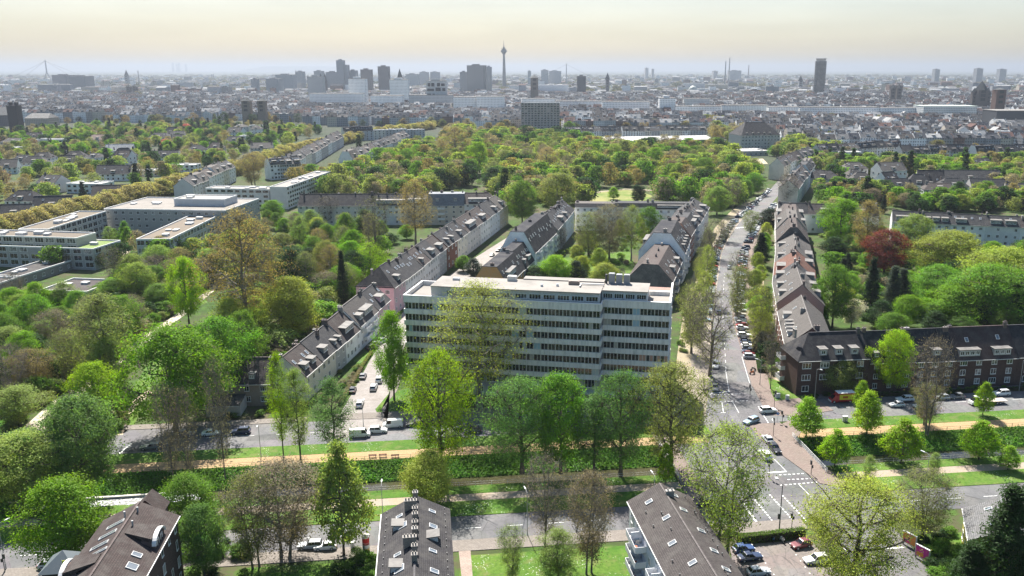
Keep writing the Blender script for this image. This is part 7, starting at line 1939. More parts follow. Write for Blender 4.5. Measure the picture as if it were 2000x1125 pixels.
# ================================================================== VEHICLES
CARK = {}
def car_geo(kind):
    """returns builders: body, glass, roof panel, wheel centres, lamps"""
    P = {'hatch': (4.1, 1.78, 1.48, .55, -1.75, .05, -1.35), 'sedan': (4.6, 1.80, 1.45, .75, -1.35, .15, -.95), 'suv': (4.5, 1.86, 1.68, .85, -2.0, .35, -1.75), 'estate': (4.7, 1.82, 1.50, .75, -2.1, .15, -1.8), 'van': (5.0, 1.95, 2.05, 1.75, -2.4, 1.25, -2.35)}[kind]
    Lc, W, Hh, cf, cr, tf, trr = P; L2, w = Lc / 2, W / 2
    zb = .24; belt = .90 if kind != 'suv' else 1.02
    if kind == 'van': belt = 1.12
    st = [(L2, .45, .62, .80), (L2 - .12, zb, .72 if kind != 'van' else .9, .92), (L2 - .45, zb, belt - .12, .985), (cf + .1, zb, belt, 1.0), (cr, zb, belt + .02, 1.0), (-L2 + .25, zb, belt - .01, .97), (-L2 + .04, zb + .05, belt - .1, .92), (-L2, .42, .72, .85)]
    body = MB()
    ring = lambda s_: [(s_[0], -w * s_[3] * .93, s_[1]), (s_[0], -w * s_[3], (s_[1] + s_[2]) * .55), (s_[0], -w * s_[3] * .9, s_[2]), (s_[0], 0, s_[2] + .035), (s_[0], w * s_[3] * .9, s_[2]), (s_[0], w * s_[3], (s_[1] + s_[2]) * .55), (s_[0], w * s_[3] * .93, s_[1])]
    R = [ring(s_) for s_ in st]
    for a, b in zip(R[:-1], R[1:]):
        for i in range(7): body.poly([a[i], a[(i + 1) % 7], b[(i + 1) % 7], b[i]])
    body.poly(R[0]); body.poly(list(reversed(R[-1])))
    glass = MB(); wb, wt = w * .86, w * .70
    glass.hexa([(cr, -wb, belt - .02), (cf, -wb, belt - .02), (cf, wb, belt - .02), (cr, wb, belt - .02)], [(trr, -wt, Hh - .05), (tf, -wt, Hh - .05), (tf, wt, Hh - .05), (trr, wt, Hh - .05)])
    roof = MB()
    roof.hexa([(trr - .03, -wt - .03, Hh - .06), (tf + .03, -wt - .03, Hh - .06), (tf + .03, wt + .03, Hh - .06), (trr - .03, wt + .03, Hh - .06)], [(trr + .1, -wt + .08, Hh), (tf - .1, -wt + .08, Hh), (tf - .1, wt - .08, Hh), (trr + .1, wt - .08, Hh)])
    for sy in (-1, 1):                                               # pillars
        for (xa, xb) in ((cf, tf), ((cf + cr) / 2 - .1, (tf + trr) / 2 - .05), (cr, trr)):
            roof.tube((xa, sy * (wb + .005), belt - .03), (xb, sy * (wt + .005), Hh - .04), .045, .04, 4)
    if kind == 'van':
        for sy in (-1, 1): roof.hexa([(-2.3, sy * wb * .985, belt), (.5, sy * wb * .985, belt), (.5, sy * (wb + .01), belt), (-2.3, sy * (wb + .01), belt)], [(-2.25, sy * wt * 1.0, Hh - .05), (.42, sy * wt, Hh - .05), (.42, sy * (wt + .03), Hh - .05), (-2.25, sy * (wt + .03), Hh - .05)])
    wc = [(x, sy) for x in (L2 - .82, -L2 + .85) for sy in (-w + .09, w - .09)]
    return body, glass, roof, wc, L2, w, belt
def wheel_mesh():
    if 'wheel' in _cache: return _cache['wheel']
    m = MB(); n = 12
    for y0, y1, r0, mi in ((-.11, .11, .32, 0), (-.115, .115, .19, 1)):
        a = [(r0 * math.cos(6.283 * i / n), y0, r0 * math.sin(6.283 * i / n)) for i in range(n)]; b = [(p[0], y1, p[2]) for p in a]
        for i in range(n): m.poly([a[i], b[i], b[(i + 1) % n], a[(i + 1) % n]], mi)
        m.poly(a, mi); m.poly(list(reversed(b)), mi)
    _cache['wheel'] = m.mesh('wheel', ['rubber', 'painted_metal'])
    return _cache['wheel']
def car_parts(kind):
    if kind in CARK: return CARK[kind]
    body, glass, roof, wc, L2, w, belt = car_geo(kind)
    hl = MB().box(-.10, .05, -.2, .2, -.07, .07).mesh('headlight', ['lamp_lens'])
    full = MB()
    for src, mi in ((body, 0), (glass, 1), (roof, 0)):
        for f in src.f: full.poly([src.v[i] for i in f], mi)
    for (x, y) in wc:
        n = 8
        a = [(x + .32 * math.cos(6.283 * i / n), y - .11, .32 + .32 * math.sin(6.283 * i / n)) for i in range(n)]; b = [(p[0], p[1] + .22, p[2]) for p in a]
        for i in range(n): full.poly([a[i], b[i], b[(i + 1) % n], a[(i + 1) % n]], 2)
        full.poly(a, 2); full.poly(list(reversed(b)), 2)
    CARK[kind] = dict(body=body.mesh('body', ['car_paint']), glass=glass.mesh('window', ['car_glass']), roof=roof.mesh('roof_panel', ['car_paint']), wc=wc, hl=hl, full=full.mesh('car', ['car_paint', 'car_glass', 'rubber']), L2=L2, w=w)
    return CARK[kind]
CC = {'white': (.68, .68, .67), 'silver': (.42, .44, .46), 'grey': (.16, .165, .17), 'black': (.018, .018, .02), 'blue': (.03, .06, .16), 'dark blue': (.018, .03, .07), 'red': (.34, .025, .02), 'pale blue': (.25, .34, .42), 'dark red': (.14, .025, .03), 'beige': (.42, .38, .31)}
def car(kind, X, Y, hd, cname, label, near=True, group=None):
    K = car_parts(kind); c_ = CC[cname]
    if not near:
        o_ = link('parked_car', K['full'], None, (X, Y, .05), hd, None, c_); tag(o_, label, 'car', group); return o_
    R = empty('van' if kind == 'van' else 'car', (X, Y, .045), hd); tag(R, label, 'van' if kind == 'van' else 'car', group)
    link('body', K['body'], R, None, 0, None, c_); link('window', K['glass'], R); link('roof_panel', K['roof'], R, None, 0, None, c_)
    for (x, y) in K['wc']: link('wheel', wheel_mesh(), R, (x, y, .32), 0, None, (.45, .45, .46))
    for sy in (-1, 1):
        link('headlight', K['hl'], R, (K['L2'] - .07, sy * K['w'] * .62, .66), 0, None, (.8, .8, .78)); link('taillight', K['hl'], R, (-K['L2'] + .10, sy * K['w'] * .66, .74), 0, None, (.3, .01, .01))
    return R
E_ = TH; W_ = TH + math.pi
def cpx(kind, x, y, hd, cname, label, **k): p = G(x, y); return car(kind, p.x, p.y, hd, cname, label, **k)
AVN = math.pi / 2 - .19
for a in [
    ('estate', 296, 877, W_, 'grey', 'dark estate car driving on the canal road at the far left'), ('hatch', 362, 852, E_, 'blue', 'blue car parked by the graffiti garage'), ('sedan', 414, 850, E_, 'white', 'white saloon parked next to the blue car'), ('suv', 471, 847, W_, 'dark blue', 'dark blue car parked beyond the white saloon'),
    ('van', 768, 834, W_, 'white', 'white van parked at the mouth of the side street'), ('suv', 738, 845, E_, 'white', 'white estate driving past the side street mouth'), ('van', 703, 853, E_, 'white', 'white delivery van half hidden by the cool green tree'), ('estate', 812, 832, W_, 'black', 'black estate parked right of the white van'),
    ('hatch', 903, 838, W_, 'dark blue', 'dark blue car below the office block'), ('hatch', 923, 845, W_, 'black', 'black car driving below the office block'),
    ('suv', 1500, 806, E_ + .05, 'white', 'white car crossing at the boulevard junction'), ('estate', 1467, 826, W_ + .5, 'pale blue', 'silver-blue car turning at the junction'),
    ('hatch', 1751, 794, W_, 'white', 'white hatchback driving before the brick terrace'), ('estate', 1767, 783, W_, 'white', 'white estate parked behind the white hatchback'), ('hatch', 1839, 780, W_, 'silver', 'silver car parked by the dead tree'), ('hatch', 1868, 778, W_, 'grey', 'grey car parked right of the silver one'), ('suv', 1955, 772, W_, 'white', 'white car parked at the right of the brick terrace'), ('hatch', 1799, 797, W_, 'silver', 'silver car hidden behind the dead tree trunk'),
    ('estate', 1513, 880, -math.pi / 2 + TH, 'black', 'black estate heading over the bridge'), ('suv', 1494, 893, math.pi / 2 + TH, 'white', 'white car waiting on the bridge behind the budding tree'), ('hatch', 1499, 862, math.pi / 2 + TH, 'silver', 'silver car at the bridge head'),
    ('suv', 1397, 717, AVN + math.pi, 'white', 'white car rolling towards the junction on the boulevard'), ('sedan', 1397, 761, AVN + math.pi, 'grey', 'dark grey car waiting at the boulevard stop line'), ('hatch', 1404, 613, AVN, 'dark blue', 'dark blue car driving up the boulevard'), ('hatch', 1424, 525, AVN, 'silver', 'silver car further up the boulevard lane'),
    ('estate', 1374, 987, W_, 'black', 'black car on the canal road behind the balconied house'),
    ('hatch', 709, 738, math.pi * .52, 'grey', 'grey car driving up the side street'), ('suv', 741, 745, math.pi * .52, 'white', 'white car parked right in the side street, upper of two'), ('estate', 730, 760, math.pi * .52, 'silver', 'silver car parked below the white one in the side street'), ('estate', 703, 792, math.pi * .53, 'white', 'white estate near the mouth of the side street'), ('hatch', 689, 765, math.pi * .53, 'black', 'black car at the left kerb of the side street'), ('hatch', 753, 728, math.pi * .52, 'dark blue', 'dark car under the vivid green tree'),
    ('suv', 727, 682, .9, 'black', 'black car before the white terrace block'), ('hatch', 734, 675, .9, 'grey', 'grey car behind the black one before the white terrace block'), ('hatch', 748, 668, .9, 'silver', 'silver car before the white terrace block'),
    ('hatch', 1452, 1077, .25, 'blue', 'blue car in the parking lot, farthest of three'), ('sedan', 1464, 1093, .25, 'dark blue', 'dark blue saloon in the parking lot, middle of three'), ('hatch', 1481, 1122, .2, 'silver', 'silver hatchback in the parking lot, nearest of three'), ('hatch', 1564, 1068, math.pi + .35, 'dark red', 'dark red car on the right of the parking lot'), ('estate', 1594, 1098, math.pi + .2, 'white', 'silver-white car below the dark red one'),
    ('estate', 607, 1070, W_, 'silver', 'silver estate parked behind the twiggy tree'), ('hatch', 636, 1072, W_, 'white', 'white car parked right behind the silver estate'), ('hatch', 100, 1108, E_, 'silver', 'silver car under the spreading maple at the lower left'),
    ('suv', 930, 516, 1.4, 'white', 'white car parked before the tall terrace'),
]: cpx(*a)
VC = random.Random(9)
def parking(lineA, lineB, f, step, occ, rot, lab, grp, near_until=0):
    pts = [tuple((G(*a) * (1 - f) + G(*b) * f)) for a, b in zip(lineA, lineB)]
    n = 0; carry = 0.0
    for p, q in zip(pts[:-1], pts[1:]):
        p, q = Vector(p), Vector(q); d = q - p; L = d.length; t_ = carry
        while t_ < L:
            if VC.random() < occ:
                P = p + d * (t_ / L)
                cn = VC.choice(('white', 'silver', 'grey', 'black', 'black', 'dark blue', 'white', 'grey', 'silver', 'grey', 'black', 'silver', 'white', 'dark blue', 'dark red', 'red', 'beige', 'pale blue'))
                car(VC.choice(('hatch', 'sedan', 'suv', 'estate', 'hatch')), P.x, P.y, math.atan2(d.y, d.x) + rot + VC.uniform(-.05, .05) + VC.choice((0, math.pi)), cn, lab % (cn, ordinal(n)), near=P.y < near_until, group=grp); n += 1
            t_ += step
        carry = t_ - L
parking(AR[2:10], AR2[2:10], .30, 2.75, .78, -1.45, '%s car, %s from the junction in the east boulevard parking line', 'cars parked on the east side of the boulevard', 300)
parking(AL2[3:9], AL[3:9], .55, 2.75, .6, 1.45, '%s car, %s from the near end in the west boulevard parking line', 'cars parked on the west side of the boulevard', 300)
parking([(1440, 425), (1462, 405), (1482, 388), (1500, 372)], [(1452, 425), (1474, 405), (1494, 388), (1510, 372)], .3, 2.8, .85, .9, '%s car, %s from the near end in the slanted line above the crossing', 'cars parked above the boulevard crossing')
parking([(955, 500), (990, 472), (1020, 450), (1040, 436)], [(962, 500), (997, 472), (1026, 450), (1046, 436)], .9, 5.4, .85, 0.0, '%s car, %s from the near end along the upper side street', 'cars parked along the upper side street')
# red box van
def boxvan(X, Y, hd):
    R = empty('box_van', (X, Y, .04), hd); tag(R, 'red box van with white roof and yellow side panel parked before the brick terrace', 'van')
    RED = (.42, .02, .025)
    m = MB(); m.hexa([(1.5, -.95, .3), (3.2, -.95, .3), (3.2, .95, .3), (1.5, .95, .3)], [(1.5, -.95, 1.1), (3.15, -.9, 1.05), (3.15, .9, 1.05), (1.5, .95, 1.1)]); m.hexa([(1.5, -.95, 1.1), (2.9, -.92, 1.1), (2.9, .92, 1.1), (1.5, .95, 1.1)], [(1.5, -.85, 2.1), (2.0, -.8, 2.1), (2.0, .8, 2.1), (1.5, .85, 2.1)]); m.obj('cab', 'car_paint', R, RED)
    m = MB(); m.poly([(2.93, -.78, 1.2), (2.93, .78, 1.2), (2.12, .68, 2.02), (2.12, -.68, 2.02)]); m.obj('windscreen', 'car_glass', R)
    m = MB(); m.box(-3.2, 1.45, -1.1, 1.1, .55, 2.75); m.obj('cargo_box', 'car_paint', R, RED)
    m = MB(); m.box(-3.22, 1.5, -1.12, 1.12, 2.752, 2.84); m.obj('box_roof', 'painted_metal', R, (.75, .75, .74))
    MB().box(-2.4, 1.1, 1.105, 1.125, 1.0, 2.4).obj('side_panel', 'plain', R, (.72, .62, .04)); MB().box(-1.2, .2, 1.126, 1.14, 1.4, 2.0).obj('panel_mark', 'plain', R, (.45, .12, .03))
    MB().box(3.16, 3.26, -.9, .9, .35, .75).obj('bumper', 'painted_metal', R, (.6, .6, .6))
    for (x, y) in ((2.4, -.9), (2.4, .9), (-2.0, -.95), (-2.0, .95)): link('wheel', wheel_mesh(), R, (x, y, .4), 0, (1.25, 1, 1.25), (.4, .4, .4))
p = G(1643, 785); boxvan(p.x, p.y, W_)
def flatbed(X, Y, hd):
    R = empty('flatbed_truck', (X, Y, .04), hd); tag(R, 'white crew-cab truck with long empty beige flatbed on the canal road', 'truck')
    m = MB(); m.hexa([(2.6, -.95, .35), (4.6, -.95, .35), (4.6, .95, .35), (2.6, .95, .35)], [(2.6, -.95, 1.15), (4.5, -.9, 1.05), (4.5, .9, 1.05), (2.6, .95, 1.15)]); m.obj('cab', 'car_paint', R, (.72, .72, .7))
    m = MB(); m.hexa([(2.3, -.93, 1.1), (4.0, -.9, 1.1), (4.0, .9, 1.1), (2.3, .93, 1.1)], [(2.35, -.8, 2.1), (3.2, -.78, 2.1), (3.2, .78, 2.1), (2.35, .8, 2.1)]); m.obj('window', 'car_glass', R)
    MB().box(2.3, 3.22, -.82, .82, 2.102, 2.18).obj('cab_roof', 'car_paint', R, (.74, .74, .72)); MB().box(2.3, 2.6, -.94, .94, .35, 2.1).obj('cab_rear', 'car_paint', R, (.7, .7, .68))
    MB().box(-5.4, 2.1, -1.1, 1.1, .85, 1.0).obj('bed', 'painted_metal', R, (.56, .47, .38)); MB().box(-5.0, 2.2, -.5, .5, .5, .84).obj('chassis', 'dark_metal', R)
    for (x, y) in ((3.7, -.9), (3.7, .9), (-2.6, -.92), (-2.6, .92), (-3.5, -.92), (-3.5, .92)): link('wheel', wheel_mesh(), R, (x, y, .38), 0, (1.15, 1, 1.15), (.4, .4, .4))
p = G(1925, 789); flatbed(p.x, p.y, W_ + .02)
def motorbike(px, py, hd, c_, label):
    p = G(px, py); R = empty('motorbike', (p.x, p.y, .05), hd); tag(R, label, 'motorbike')
    for x in (-.65, .65): link('wheel', wheel_mesh(), R, (x, 0, .31), 0, (.95, .6, .95), (.3, .3, .3))
    m = MB(); m.hexa([(-.5, -.15, .45), (.45, -.15, .45), (.45, .15, .45), (-.5, .15, .45)], [(-.7, -.14, .95), (.35, -.2, 1.0), (.35, .2, 1.0), (-.7, .14, .95)]); m.obj('body', 'car_paint', R, c_)
    MB().box(-.6, .05, -.14, .14, .96, 1.06).obj('saddle', 'rubber', R); m = MB(); m.tube((.65, 0, .31), (.38, 0, 1.12), .05); m.tube((.36, -.36, 1.14), (.36, .36, 1.14), .03); m.obj('fork', 'dark_metal', R)
motorbike(1511, 1057, 1.2, (.05, .16, .3), 'blue scooter beside the parking lot hedge'); motorbike(1527, 1059, 1.9, (.6, .6, .58), 'white motorbike beside the parking lot hedge'); motorbike(1469, 731, .3, (.5, .15, .05), 'orange motorbike on the boulevard corner')
motorbike(1471, 724, .3, (.55, .5, .42), 'beige scooter next to the orange motorbike')

# ================================================================== STREET FURNITURE
def lamp(px, py, h, az, label):
    p = G(px, py); R = empty('street_lamp', (p.x, p.y, 0), az); tag(R, label, 'street lamp', 'street lamps')
    m = MB(); m.cyl(0, 0, 0, 1.2, .11, .10, 8); m.cyl(0, 0, 1.2, h - .25, .075, .05, 8); m.obj('pole', 'painted_metal', R, (.30, .31, .31))
    m = MB(); m.tube((0, 0, h - .27), (.5, 0, h), .045, .04); m.tube((.48, 0, h), (1.2, 0, h + .08), .04, .04); m.obj('arm', 'painted_metal', R, (.4, .4, .4))
    m = MB(); m.hexa([(1.0, -.14, h), (1.9, -.10, h + .1), (1.9, .10, h + .1), (1.0, .14, h)], [(1.0, -.12, h + .16), (1.85, -.08, h + .22), (1.85, .08, h + .22), (1.0, .12, h + .16)]); m.obj('lamp_head', 'painted_metal', R, (.72, .72, .70))
for a in [(1590.6, 783, 9.1, -1.1, 'tall street lamp in front of the brick corner house'), (1990, 764, 9.1, -1.3, 'street lamp at the right end of the brick terrace'), (1812, 778, 9.1, -1.3, 'street lamp behind the dead tree'), (942, 812, 9, -1.4, 'street lamp in front of the office block\'s middle'), (1030, 1045, 9, 1.9, 'street lamp left of the bare brown roadside tree'),
          (749, 1030, 9, 1.7, 'street lamp behind the dark-roofed house'), (1276, 1010, 9, 1.9, 'street lamp behind the balconied house\'s gable'), (12, 1112, 9, .9, 'street lamp at the lower left corner'), (178, 1065, 9, 1.0, 'street lamp over the maple at the lower left'), (710, 834, 6.5, 1.5, 'dark lamp post in the mouth of the side street'), (1484, 752, 7.3, 2.6, 'lamp post on the boulevard corner pavement'), (1806, 965, 9, 2.3, 'street lamp on the lawn by the gravel path'),
          (1390, 640, 8, .2, 'lamp post on the west boulevard kerb'), (1476, 560, 8, 2.8, 'lamp post in the east front gardens'), (510, 893, 8, -1.4, 'dark post left of the thin canal stems'), (1475, 432, 9, 2.6, 'lamp post at the boulevard crossing')]: lamp(*a)
def signal(px, py, h, az, label, arm=0.0):
    p = G(px, py); R = empty('traffic_light', (p.x, p.y, .05), az); tag(R, label, 'traffic light', 'traffic lights of the junctions')
    m = MB(); m.cyl(0, 0, 0, h, .07, .06, 8)
    if arm: m.tube((0, 0, h - .05), (arm, 0, h + .15), .05)
    m.obj('pole', 'dark_metal', R)
    for zz in ((h - .95,) if not arm else (h - 1.3,)):
        m = MB(); m.box(.07, .37, -.15, .15, zz, zz + .95); m.box(.37, .5, -.16, .16, zz + .88, zz + .95); H_ = m.obj('signal_head', 'dark_metal', R)
        for k, c_ in enumerate(((.02, .12, .06), (.16, .10, .01), (.35, .02, .015))): MB().box(.371, .385, -.09, .09, zz + .08 + k * .3, zz + .26 + k * .3).obj('lens', 'lamp_lens', H_, c_)
    m = MB(); m.box(-.36, -.08, -.14, .14, h - 1.6, h - .95); m.obj('signal_head', 'dark_metal', R)
for a in [(1464.5, 776.5, 3.6, 2.0, 'traffic light on the boulevard corner by the lamp post'), (1512, 795, 4.4, .4, 'traffic light behind the white car at the junction'), (1527.5, 828, 3.4, 2.6, 'traffic light on the sand path corner'), (1510, 852, 4.6, 1.6, 'traffic light with blue sign at the bridge head'), (1584, 928, 3.3, 2.0, 'traffic light on the bridge pavement'), (1502, 933, 4.2, 0, 'traffic light left of the bridge stop line'), (1546, 1033, 3.6, 3.1, 'short traffic light with arm beside the parking lot hedge', .9), (1668, 950, 3.4, .5, 'traffic light on the shaded corner right of the bridge'), (1380, 790, 4.2, 0, 'traffic light at the west boulevard kerb'), (10, 1118, 3.6, 0, 'traffic light at the lower left corner')]: signal(*a)
p = G(1522, 1034); R = empty('mast_signal', (p.x, p.y, .05), 0); tag(R, 'tall grey mast with signal head and road lamp by the parking lot hedge', 'mast')
m = MB(); m.cyl(0, 0, 0, 9.5, .13, .08, 8); m.tube((0, 0, 9.4), (-.6, 1.6, 9.7), .05); m.obj('pole', 'painted_metal', R, (.13, .13, .135)); MB().box(-.45, -.12, -.16, .16, 2.2, 3.3).obj('signal_head', 'dark_metal', R); MB().box(-1.0, -.4, 1.3, 2.3, 9.6, 9.8).obj('lamp_head', 'painted_metal', R, (.3, .3, .3))
p = G(1516, 826); R = empty('round_sign', (p.x + .3, p.y, .1), 0); tag(R, 'round blue direction sign at the bridge head', 'sign'); MB().cyl(0, 0, 0, 2.6, .04, .04, 6).obj('post', 'painted_metal', R, (.5, .5, .5))
m = MB(); n = 16; a_ = [(.38 * math.cos(6.283 * i / n), -.06, 2.4 + .38 * math.sin(6.283 * i / n)) for i in range(n)]; m.poly(a_); m.poly([(q[0], -.03, q[2]) for q in reversed(a_)]); m.obj('disc', 'plain', R, (.02, .16, .5)); MB().box(-.05, .05, -.075, -.062, 2.2, 2.6).obj('arrow', 'plain', R, (.8, .8, .8))
def cabinet(px, py, w, d, h, c_, label, rz=0.0):
    p = G(px, py); R = empty('switch_cabinet', (p.x, p.y, .1), rz); tag(R, label, 'cabinet')
    MB().box(-w / 2, w / 2, -d / 2, d / 2, .1, h).obj('body', 'painted_metal', R, c_); MB().box(-w / 2 - .04, w / 2 + .04, -d / 2 - .04, d / 2 + .04, h, h + .07).obj('lid', 'painted_metal', R, tuple(v * 1.15 for v in c_)); MB().box(-w / 2 + .03, w / 2 - .03, -d / 2 + .03, d / 2 - .03, 0, .1).obj('base', 'concrete', R, (.3, .3, .3)); MB().box(-.02, .02, -d / 2 - .015, -d / 2 - .001, .15, h - .05).obj('door_seam', 'dark_metal', R)
cabinet(1518.5, 778, 1.3, .5, 1.25, (.6, .6, .58), 'pale switch cabinet on the corner lawn, left of two', .2); cabinet(1537.5, 781.5, .9, .5, 1.25, (.62, .62, .6), 'pale switch cabinet on the corner lawn, right of two', .1); cabinet(1650, 824, 1.3, .5, 1.4, (.55, .55, .54), 'grey switch cabinet on the verge below the red van', TH); cabinet(689, 1072, .7, .5, 1.3, (.66, .66, .65), 'white switch cabinet beside the advertising column', TH)
# advertising column
p = G(716, 1082); R = empty('advertising_column', (p.x, p.y, .1)); tag(R, 'round advertising column with red poster by the lower road', 'advertising column')
MB().cyl(0, 0, 0, .35, .72, .72, 20).obj('base', 'concrete', R, (.4, .39, .37)); MB().cyl(0, 0, .35, 3.5, .64, .64, 20).obj('drum', 'plain', R, (.62, .60, .55)); MB().cyl(0, 0, 3.5, 3.7, .78, .74, 20).obj('cap', 'concrete', R, (.45, .42, .38))
for (z0_, z1_, c_, a0, a1) in ((2.35, 3.3, (.5, .03, .025), 3.3, 6.1), (1.95, 2.3, (.28, .04, .03), 3.3, 6.1), (.5, 1.3, (.55, .4, .12), 4.6, 6.0), (1.0, 1.85, (.10, .11, .14), 3.4, 4.5)):
    m = MB(); n = 8
    for i in range(n):
        t0, t1 = a0 + (a1 - a0) * i / n, a0 + (a1 - a0) * (i + 1) / n
        m.poly([(.655 * math.cos(t0), .655 * math.sin(t0), z0_), (.655 * math.cos(t1), .655 * math.sin(t1), z0_), (.655 * math.cos(t1), .655 * math.sin(t1), z1_), (.655 * math.cos(t0), .655 * math.sin(t0), z1_)])
    m.obj('poster', 'plain', R, c_)
def cityposter(px, py, rz, c1, c2, label):
    p = G(px, py); R = empty('poster_stand', (p.x, p.y, .05), rz); tag(R, label, 'billboard')
    MB().box(-1.4, 1.4, -.16, .16, .5, 2.7).obj('case', 'painted_metal', R, (.55, .55, .56)); MB().box(-1.28, 1.28, -.18, -.161, .62, 2.58).obj('poster', 'plain', R, c1); MB().box(-1.0, .3, -.19, -.181, .8, 1.5).obj('poster_block', 'plain', R, c2)
    for x in (-1.2, 1.2): MB().box(x - .08, x + .08, -.1, .1, 0, .5).obj('leg', 'dark_metal', R)
cityposter(1800, 1095, -1.0, (.5, .03, .25), (.6, .25, .05), 'magenta poster stand beside the lower right road, nearer one'); cityposter(1775, 1068, -1.0, (.55, .22, .05), (.5, .05, .2), 'orange poster stand beside the lower right road, farther one')
def bench(px, py, label):
    p = G(px, py); R = empty('park_bench', (p.x, p.y, .07), TH + math.pi); tag(R, label, 'bench', 'benches on the sand path')
    for k in range(3): MB().box(-.9, .9, -.25 + k * .17, -.12 + k * .17, .42, .46).obj('slat', 'plain', R, (.22, .10, .06))
    for k in range(2): MB().box(-.9, .9, .26, .30, .55 + k * .18, .67 + k * .18).obj('slat', 'plain', R, (.22, .10, .06))
    for x in (-.7, .7): MB().box(x - .04, x + .04, -.24, .3, 0, .42).box(x - .04, x + .04, .30, .34, .0, .9).obj('leg', 'dark_metal', R)
bench(728, 893.5, 'bench on the sand path, leftmost of three'); bench(748, 892.5, 'bench on the sand path, middle of three'); bench(772, 893.5, 'bench on the sand path, rightmost of three')
# railings of the canal and the bridge
def railing(a, b, step, label, h=1.0, c_=(.10, .09, .08), name='railing', rails=(.5, .98), r=.03):
    a, b = Vector(a), Vector(b); d = b - a; L = d.length
    R = empty(name, a, math.atan2(d.y, d.x)); tag(R, label, 'railing')
    n = int(L / step); pm = MB().box(-.04, .04, -.04, .04, 0, h).mesh('post', ['painted_metal'])
    for i in range(n + 1): link('post', pm, R, (i * step, 0, 0), 0, None, c_)
    for z in rails:
        m = MB(); m.tube((0, 0, z), (L, 0, z), r, r, 5); m.obj('rail', 'painted_metal', R, c_)
railing(UV(-125, 178.5), UV(46, 178.5), 3.4, 'thin dark railing between sand path and canal, left of the bridge'); railing(UV(82, 178.5), UV(200, 178.5), 3.4, 'thin dark railing between sand path and canal, right of the bridge')
railing(UV(-60, 163.6), UV(46, 163.6), 3.4, 'pale pipe railing on the near canal edge, left of the bridge', c_=(.5, .5, .48)); railing(UV(84, 163.6), UV(200, 163.6), 3.4, 'pale pipe railing on the near canal edge, right of the bridge', c_=(.5, .5, .48))
railing(UV(80.7, 160.5), UV(80.7, 179.5), 1.2, 'white-topped bridge parapet railing on the right side', 1.1, (.62, .62, .62), 'bridge_railing', (.2, .45, .7, 1.08), .05); railing(UV(48.0, 160.5), UV(48.0, 179.5), 1.2, 'bridge parapet railing on the left side', 1.1, (.55, .55, .55), 'bridge_railing', (.2, .45, .7, 1.08), .05)
# bins, bicycles
def bin_(px, py, c_, lid, label):
    p = G(px, py); R = empty('wheelie_bin', (p.x, p.y, .1), .4); tag(R, label, 'bin')
    m = MB(); m.hexa([(-.25, -.3, .08), (.25, -.3, .08), (.25, .3, .08), (-.25, .3, .08)], [(-.32, -.38, 1.0), (.32, -.38, 1.0), (.32, .38, 1.0), (-.32, .38, 1.0)]); m.obj('body', 'plain', R, c_); MB().box(-.34, .34, -.4, .42, 1.0, 1.08).obj('lid', 'plain', R, lid)
    for x in (-.22, .22): MB().box(x - .05, x + .05, .22, .38, 0, .16).obj('wheel', 'rubber', R)
bin_(1532, 735, (.05, .05, .05), (.62, .55, .02), 'dark bin with yellow lid by the brick corner house'); bin_(1539, 735, (.05, .05, .05), (.05, .15, .35), 'dark bin with blue lid by the brick corner house'); bin_(1521, 734, (.3, .3, .3), (.6, .6, .58), 'bin with pale lid by the brick corner house')
def bike(px, py, rz, c_, label):
    p = G(px, py); R = empty('bicycle', (p.x, p.y, .1), rz); tag(R, label, 'bicycle')
    for x in (-.52, .52):
        m = MB(); n = 14
        for i in range(n):
            t0, t1 = 6.283 * i / n, 6.283 * (i + 1) / n; m.tube((x + .33 * math.cos(t0), 0, .34 + .33 * math.sin(t0)), (x + .33 * math.cos(t1), 0, .34 + .33 * math.sin(t1)), .025, .025, 4)
        m.obj('wheel', 'rubber', R)
    m = MB(); m.tube((-.52, 0, .34), (-.1, 0, .3), .02); m.tube((-.1, 0, .3), (-.2, 0, .85), .02); m.tube((-.1, 0, .3), (.36, 0, .78), .02); m.tube((-.17, 0, .72), (.36, 0, .82), .02); m.tube((.52, 0, .34), (.34, 0, .95), .02); m.obj('frame', 'painted_metal', R, c_)
    m = MB(); m.tube((.32, -.28, .98), (.32, .28, .98), .018); m.obj('handlebar', 'dark_metal', R); MB().box(-.32, -.08, -.07, .07, .86, .92).obj('saddle', 'rubber', R)
bike(1526, 744, .5, (.3, .3, .32), 'grey bicycle by the brick corner house, left of three'); bike(1533, 745, .7, (.5, .5, .5), 'pale bicycle by the brick corner house, middle of three'); bike(1540, 745, .3, (.25, .06, .05), 'reddish bicycle by the brick corner house, right of three')
# hedges
def hedge(pa, pb, w, h, tint, label, seed=1, world=False):
    a, b = (Vector(pa), Vector(pb)) if world else (G(*pa), G(*pb)); d = b - a; L = d.length
    R = empty('hedge', a, math.atan2(d.y, d.x)); tag(R, label, 'hedge')
    rg = np.random.default_rng(seed); n = int(L * (w + 2 * h) * 60)
    pos = np.stack([rg.uniform(0, L, n), rg.uniform(-w / 2, w / 2, n), rg.uniform(.1, h, n)], 1)
    f = rg.integers(0, 4, n); pos[f == 0, 2] = h; pos[f == 1, 1] = -w / 2; pos[f == 2, 1] = w / 2
    pos += rg.normal(size=pos.shape) * .05
    me = np_mesh('foliage', leaf_quads(rg, pos, .11, .65, .3), None, 4, 'leaf', np.clip(rg.normal(.5, .25, n), 0, 1)); link('foliage', me, R, None, 0, None, TINT[tint])
    MB().box(.1, L - .1, -w / 2 + .12, w / 2 - .12, 0, h - .12).obj('stems', 'bark', R, BARKD)
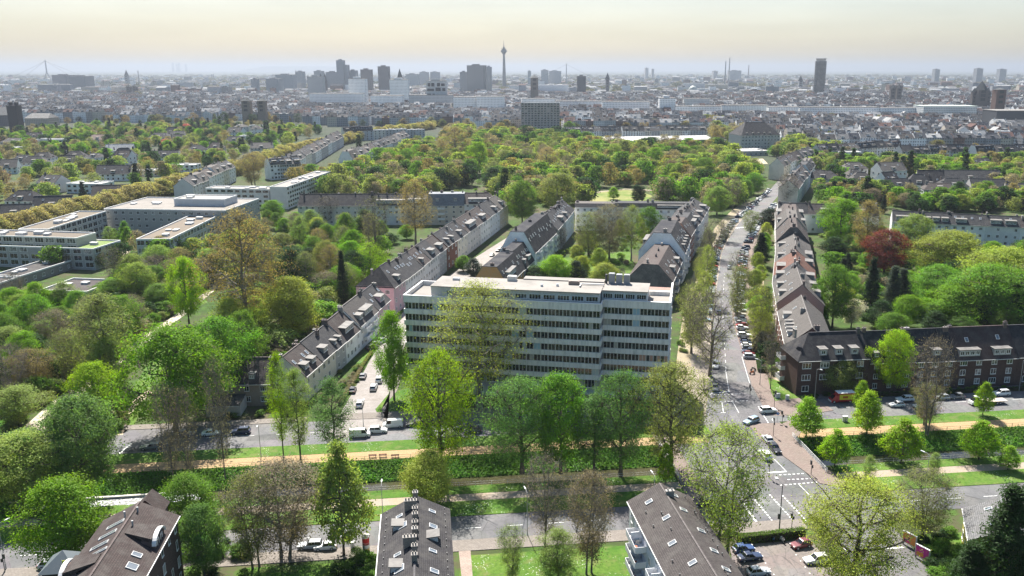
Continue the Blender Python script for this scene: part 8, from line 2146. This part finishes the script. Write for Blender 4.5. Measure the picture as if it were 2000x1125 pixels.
hedge((1440, 1062), (1572, 1047), 1.2, 1.7, 'green', 'clipped hedge between pavement and parking lot', 1); hedge((1484, 728), (1478, 690), 1.0, 1.2, 'dark', 'low dark hedge in the east front garden', 2); hedge((664, 792), (706, 722), .9, 1.0, 'brown', 'reddish low hedge along the side street front gardens', 3); hedge((706, 720), (726, 690), .8, .9, 'olive', 'low hedge with stone posts by the small lawn', 4); hedge((1700, 775), (2010, 762), .9, 1.1, 'dark', 'dark front garden hedge of the brick terrace', 5)
# ivy and herbs on the canal bank
rg = np.random.default_rng(44); n = 52000
u_ = np.where(rg.random(n) < .68, rg.uniform(-115, 47.3, n), rg.uniform(81.2, 170, n)); f = rg.uniform(0, 1, n)
hump = .25 + .45 * (np.sin(u_ * .35) * np.sin(u_ * .11 + 1) * .5 + .5)
v_ = V_TOE + .2 + f * (V_TOP - V_TOE - .3); z_ = Z_W + (0 - Z_W) * f + np.abs(rg.normal(0, 1, n)) * hump * .55 + .05
pos = np.stack([u_ * CU - v_ * SU, u_ * SU + v_ * CU, z_], 1)
sh = np.clip(.5 + .3 * np.sin(u_ * .5 + f * 4) * np.cos(u_ * .17) + rg.normal(0, .18, n), 0, 1)
iv = link('bank_ivy', np_mesh('bank_ivy', leaf_quads(rg, pos, .20, .7, .6), None, 4, 'leaf', sh), None, None, 0, None, (.085, .19, .028)); tag(iv, 'dense green ivy and herbs covering the far canal bank', 'ivy', kind='stuff')
# stone piers beside the rapids
m = MB(); m.prism([UV(-92, 170.4), UV(-58, 171.2), UV(-58, 171.75), UV(-92, 171.2)], Z_W, Z_W + .5); tag(m.obj('stone_weir', 'concrete', None, (.5, .47, .42)), 'pale stone ledge beside the white water of the canal', 'weir')

# ================================================================== HAZE
m = MB(); m.box(-43000, 43000, -4500, 44000, -6, 262)
t = NT('haze'); pv = t.n('ShaderNodeVolumePrincipled')
pv.inputs['Color'].default_value = (.37, .415, .49, 1); pv.inputs['Density'].default_value = 0.85e-4; pv.inputs['Anisotropy'].default_value = .35
t.l(pv.outputs[0], t.out.inputs['Volume']); MATS['haze'] = t.m
tag(m.obj('haze', 'haze'), 'thin bluish haze over the city', 'haze', kind='stuff')
